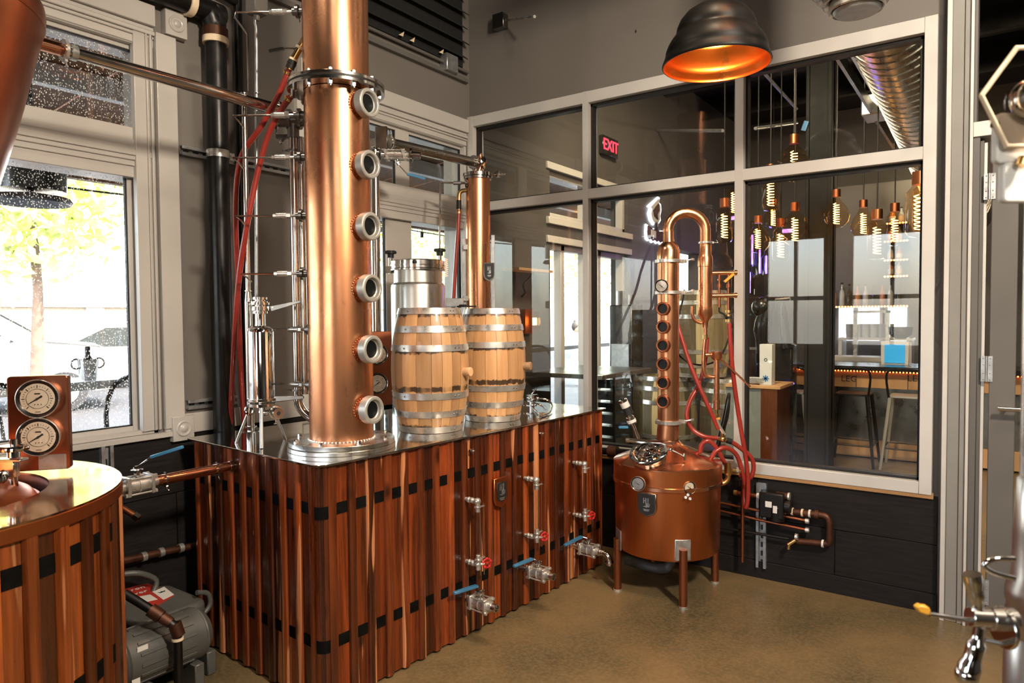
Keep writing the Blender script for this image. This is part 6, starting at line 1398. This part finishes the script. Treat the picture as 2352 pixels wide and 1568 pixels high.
# tables and chairs by the bar windows
def cafe_table(c, label):
    c = V(c); t = thing('bar_table', label, 'table', c, None); MB().box((c.x - .36, c.y - .45, 1.02), (c.x + .36, c.y + .45, 1.055)).build('tabletop', 'dark_steel', t, bev=.004)
    MB().cyl(c, c + UP * 1.02, .035, n=12).build('pedestal', 'black_iron', t); MB().lathe([(0, 0), (.24, 0), (.24, .015), (.05, .04), (0, .04)], c, UP, 20).build('foot', 'black_iron', t)
def cafe_chair(c, rz, label, root=None):
    c = V(c)
    if root is not None: return dup(root, c, label, rz)
    t = thing('bistro_chair', label, 'chair', c, 'black bistro chairs')
    MB().lathe([(0, .44), (.19, .44), (.20, .455), (.18, .465), (0, .465)], c, UP, 20).build('seat', 'black_iron', t)
    for sx in (-1, 1):
        for sy in (-1, 1): MB().tube([c + V((sx * .14, sy * .14, .44)), c + V((sx * .2, sy * .2, .0))], .011, 8).build('leg', 'black_iron', t)
    MB().tube([c + V((-.17, -.14, .44)), c + V((-.2, -.2, .7)), c + V((-.12, -.23, .86)), c + V((.12, -.23, .86)), c + V((.2, -.2, .7)), c + V((.17, -.14, .44))], .011, 8, 5).build('back_hoop', 'black_iron', t)
    MB().tube([c + V((-.06, -.15, .46)), c + V((-.07, -.22, .7)), c + V((-.05, -.235, .86))], .007, 8, 3).build('back_bar', 'black_iron', t)
    t.rotation_euler = (0, 0, rz); return t
cafe_table((-2.8, 5.1, 0), 'dark high table at the nearest bar window'); 
ch0 = cafe_chair((-1.95, 5.35, 0), 1.9, 'black bistro chair beside the nearest bar table'); pass
# bar room windows
for i, (z0, z1, ms) in enumerate(((.35, 2.14, (5.40, 5.84, 6.1)), (2.36, 2.77, (5.84,)))):
    mb = MB(); y0, y1 = 5.12, 6.66
    for a, b_ in ((y0, y0 + .05), (y1 - .05, y1)): mb.box((XW - .12, a, z0), (XW - .04, b_, z1))
    for m_ in ms: mb.box((XW - .12, m_ - .03, z0), (XW - .04, m_ + .03, z1))
    mb.box((XW - .12, y0, z0), (XW - .04, y1, z0 + .05)); mb.box((XW - .12, y0, z1 - .05), (XW - .04, y1, z1)); mb.box((XW - .02, y0 - .06, z1), (XW + .02, y1 + .06, z1 + .06)); mb.box((XW - .02, y0 - .06, z0 - .06), (XW + .03, y1 + .06, z0))
    struct(mb.build('window_%d' % (7 + i), 'white_paint', bev=.003))
# person beyond the window (seated, in profile)
def person_seated(c, s, label, face):
    c = V(c); t = thing('person', label, 'person', c); f = V(face).normalized(); u = UP; r_ = f.cross(u)
    me = bpy.data.meshes.new('body'); P = [c + u * .46, c + u * .75 * 1 + f * .0, c + u * 1.0 - f * .02, c + u * 1.08, c + u * 1.0 + r_ * .17, c + u * .78 + r_ * .2 + f * .08, c + u * .72 + r_ * .16 + f * .32, c + u * 1.0 - r_ * .17, c + u * .78 - r_ * .2 + f * .08, c + u * .72 - r_ * .16 + f * .32, c + u * .46 + r_ * .1, c + u * .48 + r_ * .12 + f * .42, c + u * .05 + r_ * .12 + f * .42, c + u * .46 - r_ * .1, c + u * .48 - r_ * .12 + f * .42, c + u * .05 - r_ * .12 + f * .42, c + u * 1.14]
    E_2 = [(0, 1), (1, 2), (2, 3), (2, 4), (4, 5), (5, 6), (2, 7), (7, 8), (8, 9), (0, 10), (10, 11), (11, 12), (0, 13), (13, 14), (14, 15), (3, 16)]
    R2 = [.15, .13, .12, .055, .06, .045, .03, .06, .045, .03, .09, .07, .045, .09, .07, .045, .05]
    me.from_pydata([tuple((p - c) * s) for p in P], E_2, []); o = bpy.data.objects.new('body', me); COL.objects.link(o); o.parent = t; me.materials.append(MT['pale_shirt'])
    sk = o.modifiers.new('skin', 'SKIN'); me.skin_vertices.new() if not me.skin_vertices else None
    for i, v in enumerate(me.skin_vertices[0].data): v.radius = (R2[i] * s,) * 2; v.use_root = (i == 0)
    ss = o.modifiers.new('s', 'SUBSURF'); ss.levels = 1; ss.render_levels = 2; WL[o.name] = c
    hc = c + (u * 1.27) * s; mb = MB().sphere(hc, .10 * s, 18, (.82, .95, 1.12)); mb.cyl(hc - u * .02 * s + f * .085 * s, hc - u * .04 * s + f * .12 * s, .016 * s, .012 * s, 8); mb.build('head', 'skin', t, ang=60)
    MB().sphere(hc - f * .02 * s + u * .025 * s, .112 * s, 18, (.88, .98, 1.05)).sphere(hc + u * .13 * s - f * .04 * s, .045 * s, 10).build('hair', 'dark_hair', t, ang=60)
    return t
q = PX(1325, 752, -7.6); sc_ = 1.02; zb_ = q.z - 1.27 * sc_
t = thing('patio_stool', 'pale stool under the person beyond the bar window', 'stool', V((q.x, q.y, 0))); MB().cyl(V((q.x, q.y, zb_ + .38)), V((q.x, q.y, zb_ + .42)), .2, n=20).build('seat', 'white_board', t); MB().cyl(V((q.x, q.y, 0)), V((q.x, q.y, zb_ + .38)), .04, n=10).build('post', 'hoop_steel', t)
person_seated(V((q.x, q.y, q.z - 1.27 * sc_)), sc_, 'person with dark hair in a bun and a pale top sitting beyond the bar window', (-CF + CR * 1.5))
# ================================================================== outdoors seen through the windows
struct(MB().box((-60, -20, -.15), (XW - .25, 45, -.02)).build('pavement_ground', 'pavement'))
GX = XW - .2
t = thing('patio_roof', 'brown wooden patio roof with pale beams outside the windows', 'roof', V((-4.6, 3, 2.6)))
for k in range(34):
    y = -3.0 + k * .42; MB().prism([(GX - .02, 3.02), (-6.0, 2.78), (-6.0, 2.81), (GX - .02, 3.05)], (0, y, 0), EX, UP, EY * .408).build('board', 'patio_wood', t)
for x_ in (-3.72, -4.35, -5.2): z_ = 3.02 + (x_ - GX) * .09; MB().box((x_ - .035, -3, z_ - .13), (x_ + .035, 11.2, z_ - .005)).build('beam', 'white_board', t, bev=.004)
for k in range(11): y = -2.6 + k * 1.3; MB().box((-6.2, y, 2.66), (-5.3, y + .12, 2.76)).build('rafter_end', 'patio_wood', t)
MB().box((-6.06, -3, 2.62), (-5.98, 11.2, 2.80)).build('fascia', 'patio_wood', t)
# string lights
mb = MB().tube([(-5.8, -1, 2.58), (-5.8, 2.0, 2.50), (-5.8, 5, 2.56), (-5.8, 9, 2.50)], .008, 6, 4); o = mb.build('light_cable', 'ink_black'); tag(o, 'black string light cable along the patio roof edge', 'cable')
for i, y in enumerate((1.2, 2.35, 2.9, 3.9, 4.6, 5.3, 5.65, 6.0, 6.35, 6.9, 7.6, 8.3)):
    c = V((-5.8, y, 2.48)); t = thing('string_light', ORD[i] + ' string light bulb from the near end of the patio cable', 'string light', c, 'patio string lights')
    MB().cyl(c, c + UP * .06, .022, n=10).build('socket', 'ink_black', t); MB().sphere(c - UP * .035, .034, 10, (1, 1, 1.2)).build('bulb', 'bulb_glass', t); MB().cyl(c + UP * .05, c + UP * .16, .005, n=6).build('wire', 'ink_black', t)
# big black patio heater lamp outside the left window
q = PX(70, 440, -4.0); t = thing('patio_heater', 'large black patio heater with a wide metal brim outside the left window', 'patio heater', V((q.x, q.y, q.z - .05)))
MB().cyl(q, q + UP * .28, rad(72, q), n=36).build('drum', 'black_paint', t); MB().lathe([(0, 0), (rad(78, q), -.03), (rad(84, q), -.05), (rad(80, q), -.06), (rad(50, q), -.02), (0, -.02)], q, UP, 40).build('brim', 'dark_steel', t)
MB().cyl(q + UP * .28, V((q.x, q.y, 2.85)), .02, n=10).build('hanger', 'ink_black', t)
# cars: smooth lofted bodies
def car(c, L_, W_, H_, rz, label, suv):
    t = thing('car', label, 'car', c, 'white cars parked beyond the patio'); c = V(c)
    roof = [(-.48, .30), (-.5, .45), (-.47, .62), (-.40, .66), (-.30, 1.0), (-.22, 1.0 if not suv else 1.04), (.10, 1.02), (.16, .97), (.30, .68), (.45, .60), (.5, .50), (.5, .30)]
    if suv: roof = [(-.5, .28), (-.5, .55), (-.485, .62), (-.46, .96), (-.42, 1.02), (.02, 1.04), (.10, .99), (.26, .66), (.44, .60), (.5, .50), (.5, .28)]
    bot = [(.5, .2), (.42, .18), (.39, .30), (.33, .36), (.27, .30), (.24, .18), (-.24, .18), (-.27, .30), (-.33, .36), (-.39, .30), (-.42, .18), (-.5, .2)]
    pr = [(x * L_, z * H_) for x, z in roof + bot]; n_ = len(pr); vs = []; fs = []
    for s_, k in ((-1, 0), (-1, 1), (1, 1), (1, 0)):
        for x, z in pr:
            tum = 1 - .16 * max(0, (z / H_ - .62) / .4) if 1 else 1
            ww = W_ / 2 * tum * (1 if k == 0 else .93); 
            vs.append(c + V((x * (1 if k == 0 else .985), s_ * ww, z if k == 0 else z * .985 + .01)))
    order = [1, 0, 3, 2]
    rings = [vs[n_:2 * n_], vs[:n_], vs[3 * n_:4 * n_], vs[2 * n_:3 * n_]]; vv = [p for r_ in rings for p in r_]
    for j in range(3):
        for i in range(n_): fs.append((j * n_ + i, j * n_ + (i + 1) % n_, (j + 1) * n_ + (i + 1) % n_, (j + 1) * n_ + i))
    fs += [tuple(range(n_))[::-1], tuple(range(3 * n_, 4 * n_))]
    MB().add(vv, fs).build('body', 'white_car_paint', t, ang=30)
    gl = [(-.44, .66), (-.42, .94), (-.02, .96), (.06, .92), (.20, .66)] if suv else [(-.36, .68), (-.27, .95), (.08, .96), (.26, .68)]
    for s_ in (-1, 1):
        parts_ = 3 if suv else 2; x0_ = gl[0][0]; x1_ = gl[-1][0]
        for p_ in range(parts_):
            a_, b_ = x0_ + (x1_ - x0_) * p_ / parts_ + .008, x0_ + (x1_ - x0_) * (p_ + 1) / parts_ - .008
            def top(x):
                for (xa, za), (xb__, zb__) in zip(gl, gl[1:]):
                    if xa <= x <= xb__: return za + (zb__ - za) * (x - xa) / (xb__ - xa)
                return .66
            pl = [(a_ * L_, .66 * H_), (b_ * L_, .66 * H_)] + [(x * L_, (top(x) - .02) * H_) for x in (b_, (a_ + b_) / 2, a_)]
            MB().prism(pl, c + EY * (s_ * W_ * .485), EX, UP, EY * (-s_ * .10 * W_ * .5)).build('side_window', 'car_glass', t)
        for wx in (-.33, .33): MB().cyl(c + V((wx * L_, s_ * W_ * .5, .33)), c + V((wx * L_, s_ * W_ * .38, .33)), .33, n=24).build('wheel', 'tire', t); MB().cyl(c + V((wx * L_, s_ * W_ * .51, .33)), c + V((wx * L_, s_ * W_ * .49, .33)), .2, n=20).build('rim', 'hoop_steel', t)
        MB().sphere(c + V((.17 * L_, s_ * W_ * .55, .68 * H_)), .12, 12, (.6, 1, .7)).build('mirror', 'white_car_paint', t)
    MB().prism([(.105 * L_, .985 * H_), (.27 * L_, .68 * H_), (.275 * L_, .69 * H_), (.11 * L_, .995 * H_)], c - EY * W_ * .38, EX, UP, EY * W_ * .76).build('windscreen', 'car_glass', t)
    t.rotation_euler = (0, 0, rz); return t
q = PX(20, 820, -14.2); car(V((-14.2, q.y - .9, -.02)), 4.9, 1.95, 1.80, 1.22, 'white SUV parked beyond the patio, left part cut by the window edge', True)
q = PX(300, 820, -16.5); car(V((-16.5, q.y + .5, -.02)), 4.6, 1.85, 1.45, 1.15, 'low white saloon car parked behind the ice bucket', False)
# brick building with pale piers and roof fence
t = thing('brick_building', 'low brick building with pale piers across the street', 'building', V((-20, 8, 0)))
m, n, b = newmat('bricks'); bk = n.nodes.new('ShaderNodeTexBrick'); bk.inputs['Scale'].default_value = 5; bk.inputs['Color1'].default_value = (.42, .25, .12, 1); bk.inputs['Color2'].default_value = (.34, .19, .09, 1); bk.inputs['Mortar'].default_value = (.5, .42, .33, 1)
tc = n.nodes.new('ShaderNodeTexCoord'); mp = n.nodes.new('ShaderNodeMapping'); mp.inputs['Rotation'].default_value = (PI / 2, 0, PI / 2); n.links.new(tc.outputs['Object'], mp.inputs[0]); n.links.new(mp.outputs[0], bk.inputs[0]); n.links.new(bk.outputs[0], b.inputs['Base Color']); MT['bricks'] = m
MB().box((-29, -8, 0), (-26, 34, 1.95)).build('wall', 'bricks', t)
for k in range(9): MB().box((-26.1, -6 + k * 4.3, 0), (-25.9, -5.4 + k * 4.3, 1.95)).build('pier', 'white_board', t)
MB().box((-29.3, -8.3, 1.95), (-25.7, 34.3, 2.4)).build('cornice', 'white_board', t)
for k in range(60): MB().obox(V((-27.5, -7 + k * .6, 2.9)), (.02, .03, .6), (EX, (EY + UP * .3).normalized(), (UP - EY * .3).normalized())).build('roof_slat', 'white_board', t)
# trees
def tree(c, h, r, n_, label):
    t = thing('tree', label, 'tree', c, 'trees across the street'); c = V(c); rd = random.Random(int(abs(c.y * 10) + 3))
    MB().tube([c, c + UP * h * .4 + EY * .1, c + UP * h * .7], [.09, .07, .05], 10, 3).build('trunk', 'bark', t); mb = MB()
    for _ in range(n_):
        d = V((rd.gauss(0, 1), rd.gauss(0, 1), rd.gauss(0, .9))).normalized() * (r * rd.uniform(.35, 1)); q = c + UP * h * .75 + d
        u_ = V((rd.gauss(0, 1), rd.gauss(0, 1), rd.gauss(0, 1))).normalized(); v_ = u_.cross(V((rd.gauss(0, 1), rd.gauss(0, 1), 1))).normalized(); s = rd.uniform(.07, .15)
        mb.add([q - u_ * s, q + v_ * s * .5, q + u_ * s, q - v_ * s * .5], [(0, 1, 2, 3)])
    mb.build('leaves', 'leaf_green', t)['kind'] = 'stuff'
tree((-19, 6.2, 0), 5.5, 2.4, 1600, 'leafy tree seen through the left window'); tree((-12.5, 4.6, 0), 4.9, 1.6, 2600, 'taller leafy tree near the patio, mirrored in the tub top'); tree((-15, 17.5, 0), 6, 3.2, 3600, 'leafy tree seen through the second window'); tree((-13, 23.5, 0), 6, 3.0, 2600, 'leafy tree seen through the bar windows')
# patio rail table with ice bucket and chairs
q = PX(200, 872, -4.6); zc = q.z
t = thing('drinks_rail', 'long white patio counter outside the left window', 'counter', V((-4.6, 3, 0))); MB().box((-4.85, -1, zc - .05), (-4.45, 9, zc)).build('worktop', 'white_board', t, bev=.004)
for y in (.2, 2.6, 4.6, 6.6, 8.6): MB().box((-4.68, y, 0), (-4.62, y + .06, zc - .05)).build('post', 'hoop_steel', t)
q = PX(203, 868, -4.62); t = thing('ice_bucket', 'shiny metal ice bucket with a dark bottle neck on the patio counter', 'ice bucket', V((q.x, q.y, zc))); c = V((q.x, q.y, zc)); h = rad(46, q); r = rad(22, q)
MB().lathe([(0, 0), (r * .8, 0), (r, h), (r * 1.08, h), (r * 1.05, h * 1.03), (r * .9, h), (r * .7, .02), (0, .02)], c, UP, 28).build('bucket', 'steel', t); MB().ring(c + EY * r * 1.1 + UP * h * .8, EX, .03, .006, 16, 6).ring(c - EY * r * 1.1 + UP * h * .8, EX, .03, .006, 16, 6).build('handles', 'dark_steel', t)
MB().lathe([(.03, h * .5), (.035, h * .9), (.015, h * 1.2), (.015, h * 1.65), (0, h * 1.65)], c, UP, 14).build('bottle_neck', 'dark_hair', t)
for y, rz, lb in ((1.42, -1.4, 'black bistro chair on the patio beside the dial panel'), (2.2, -1.8, 'black bistro chair on the patio under the ice bucket'), (3.9, -1.5, 'black bistro chair on the patio outside the second window')): dup(ch0, V((-4.1, y, 0)), lb, rz, 1.32)
for i in range(10):
    for j in range(5):
        x, y = -3.9 - j * .62, .1 + i * .62
        if i == 0 and j == 0: s0_ = MB().box((x, y, -.02), (x - .60, y + .60, .004)).build('paver', 'patio_stone', loc=(x, y, -.02), bev=.006); pv = thing('patio_paving', 'dark stone paving slabs of the patio', 'paving', V((0, 0, 0))); s0_.parent = pv; s0_.location = (x, y, -.02)
        else: mesh_like(s0_, 'paver', (x, y, -.02), pv)
for k in range(5): o = MB().prism(rrect(.5 + .1 * (k % 2), .09, .05), (-7.0 - k * .0, -1 + k * 2.4, -.018), EY, EX, UP * .006).build('parking_line', 'white_board'); tag(o, ORD[k] + ' white parking line beyond the patio, counted from the left', 'road marking', 'parking lines')
# cladding seen through the second window
# ================================================================== blurred stainless fitting in the right foreground
fa = EYE + ray(2300, 1420) * .92
FP = lambda x, y, k=0: PO(x, y, fa + hF * k)
fx = rad(1, fa)
t = thing('stainless_fitting', 'blurred stainless vessel fitting with wing nut at the lower right edge', 'vessel fitting', FP(2400, 1568))
cvx = FP(2400, 1400, .04); MB().lathe([(82 * fx, FP(2400, 1700).z), (80 * fx, FP(2400, 1500).z), (74 * fx, FP(2400, 1492).z), (80 * fx, FP(2400, 1485).z), (80 * fx, FP(2400, 1440).z), (76 * fx, FP(2400, 1425).z), (80 * fx, FP(2400, 1410).z), (80 * fx, FP(2400, 1385).z), (68 * fx, FP(2400, 1350).z), (66 * fx, FP(2400, 1250).z), (60 * fx, FP(2400, 1120).z), (30 * fx, FP(2400, 1085).z), (0, FP(2400, 1080).z)], V((cvx.x, cvx.y, 0)), UP, 56).build('vessel', 'brushed_steel', t, ang=60)
MB().cyl(FP(2226, 1416), FP(2300, 1420), 22 * fx, 21 * fx, 28).cyl(FP(2272, 1420), FP(2330, 1424), 26 * fx, n=28).build('hub', 'steel', t, bev=.001)
ax_ = (FP(2330, 1424) - FP(2226, 1416)).normalized(); MB().cyl(FP(2300, 1441), FP(2311, 1441), 47 * fx, n=36).build('flange', 'steel', t, bev=.001)
MB().tube([FP(2262, 1470), FP(2300, 1478), FP(2330, 1478)], 6 * fx, 10).build('pin', 'steel', t)
MB().tube([FP(2248, 1404), FP(2240, 1360), FP(2232, 1318)], [12 * fx, 17 * fx, 20 * fx], 16, 4).build('upper_wing', 'chrome', t)
MB().tube([FP(2250, 1440), FP(2240, 1490), FP(2222, 1548), FP(2219, 1556)], [12 * fx, 19 * fx, 24 * fx, 20 * fx], 16, 5).sphere(FP(2220, 1550), 25 * fx, 18).build('lower_wing', 'chrome', t)
MB().cyl(FP(2135, 1410, -.0), FP(2230, 1424), 5.5 * fx, n=14).build('threaded_rod', 'steel', t)
mb = MB()
for k in range(14): q = FP(2180 + k * 3.4, 1417 + k * .5); mb.ring(q, ax_, 5.4 * fx, .0006, 14, 5)
mb.build('thread', 'steel', t)
MB().prism([(-16, -8), (-6, -14), (0, -11), (12, -10), (16, -2), (16, 9), (4, 7), (-10, 2)], FP(2122, 1404), CR * fx, -CD * -1 * fx, hF * .010).build('rod_tip', 'yellow_vinyl', t, bev=.001)
MB().tube([FP(2330, 1283), FP(2290, 1283), FP(2264, 1292), FP(2262, 1302), FP(2285, 1316), FP(2330, 1328)], 6 * fx, 12, 5).build('bail', 'chrome', t)
# hexagonal sight piece and housings, upper right; their white stands in for window glare on chrome
fb_ = EYE + ray(2320, 240) * .92; GP = lambda x, y, k=0: PO(x, y, fb_ + hF * k); gx = rad(1, fb_)
t = thing('hexagonal_sight_glass', 'blurred hexagonal glass plate with glare-white housings at the upper right edge', 'sight glass', GP(2350, 465))
hexp = [(2254, 220), (2338, 108), (2470, 108), (2550, 220), (2466, 332), (2298, 332)]; hexp = [(2254, 220), (2335, 110), (2460, 106), (2545, 220), (2460, 335), (2312, 335)]
P_ = [GP(*p) for p in hexp]; mb = MB().tube(P_ + [P_[0], P_[1]], 6 * gx, 10); mb.build('edge', 'pale_sealant', t)
cpl = GP(2400, 220); u_ = dd; MB().prism([((p - cpl).dot(dd), (p - cpl).z) for p in P_], cpl, dd, UP, hF * .008).build('plate', 'tube_glass', t)
MB().sphere(GP(2372, 225, -.005), 46 * gx, 24, (1, 1, 1)).build('bulb', 'steel', t)
MB().prism([(x * gx, z * gx) for x, z in rrect(60, 58, 12)], GP(2350, 316, .01), dd, UP, hF * .014).build('housing', 'label_white', t, bev=.002)
MB().prism([(x * gx, z * gx) for x, z in rrect(55, 46, 12)], GP(2360, 418, .01), dd, UP, hF * .014).build('housing', 'label_white', t, bev=.002)
MB().cyl(GP(2345, 380), GP(2352, 362), 12 * gx, n=16).build('stud', 'brass', t); MB().cyl(GP(2280, 285, .01), GP(2290, 287, .01), 9 * gx, n=14).build('stud', 'steel', t)
MB().cyl(GP(2370, 460), V((GP(2370, 460).x, GP(2370, 460).y, FP(2400, 1100).z)), 14 * gx, n=20).build('hose_stem', 'hoop_steel', t)
# unseen second pendant lamp, added above the frame for its shadow on the wall
pendant(V((-.6, 2.5, 3.42)), 'unseen black bell-shaped pendant lamp hanging above the picture')
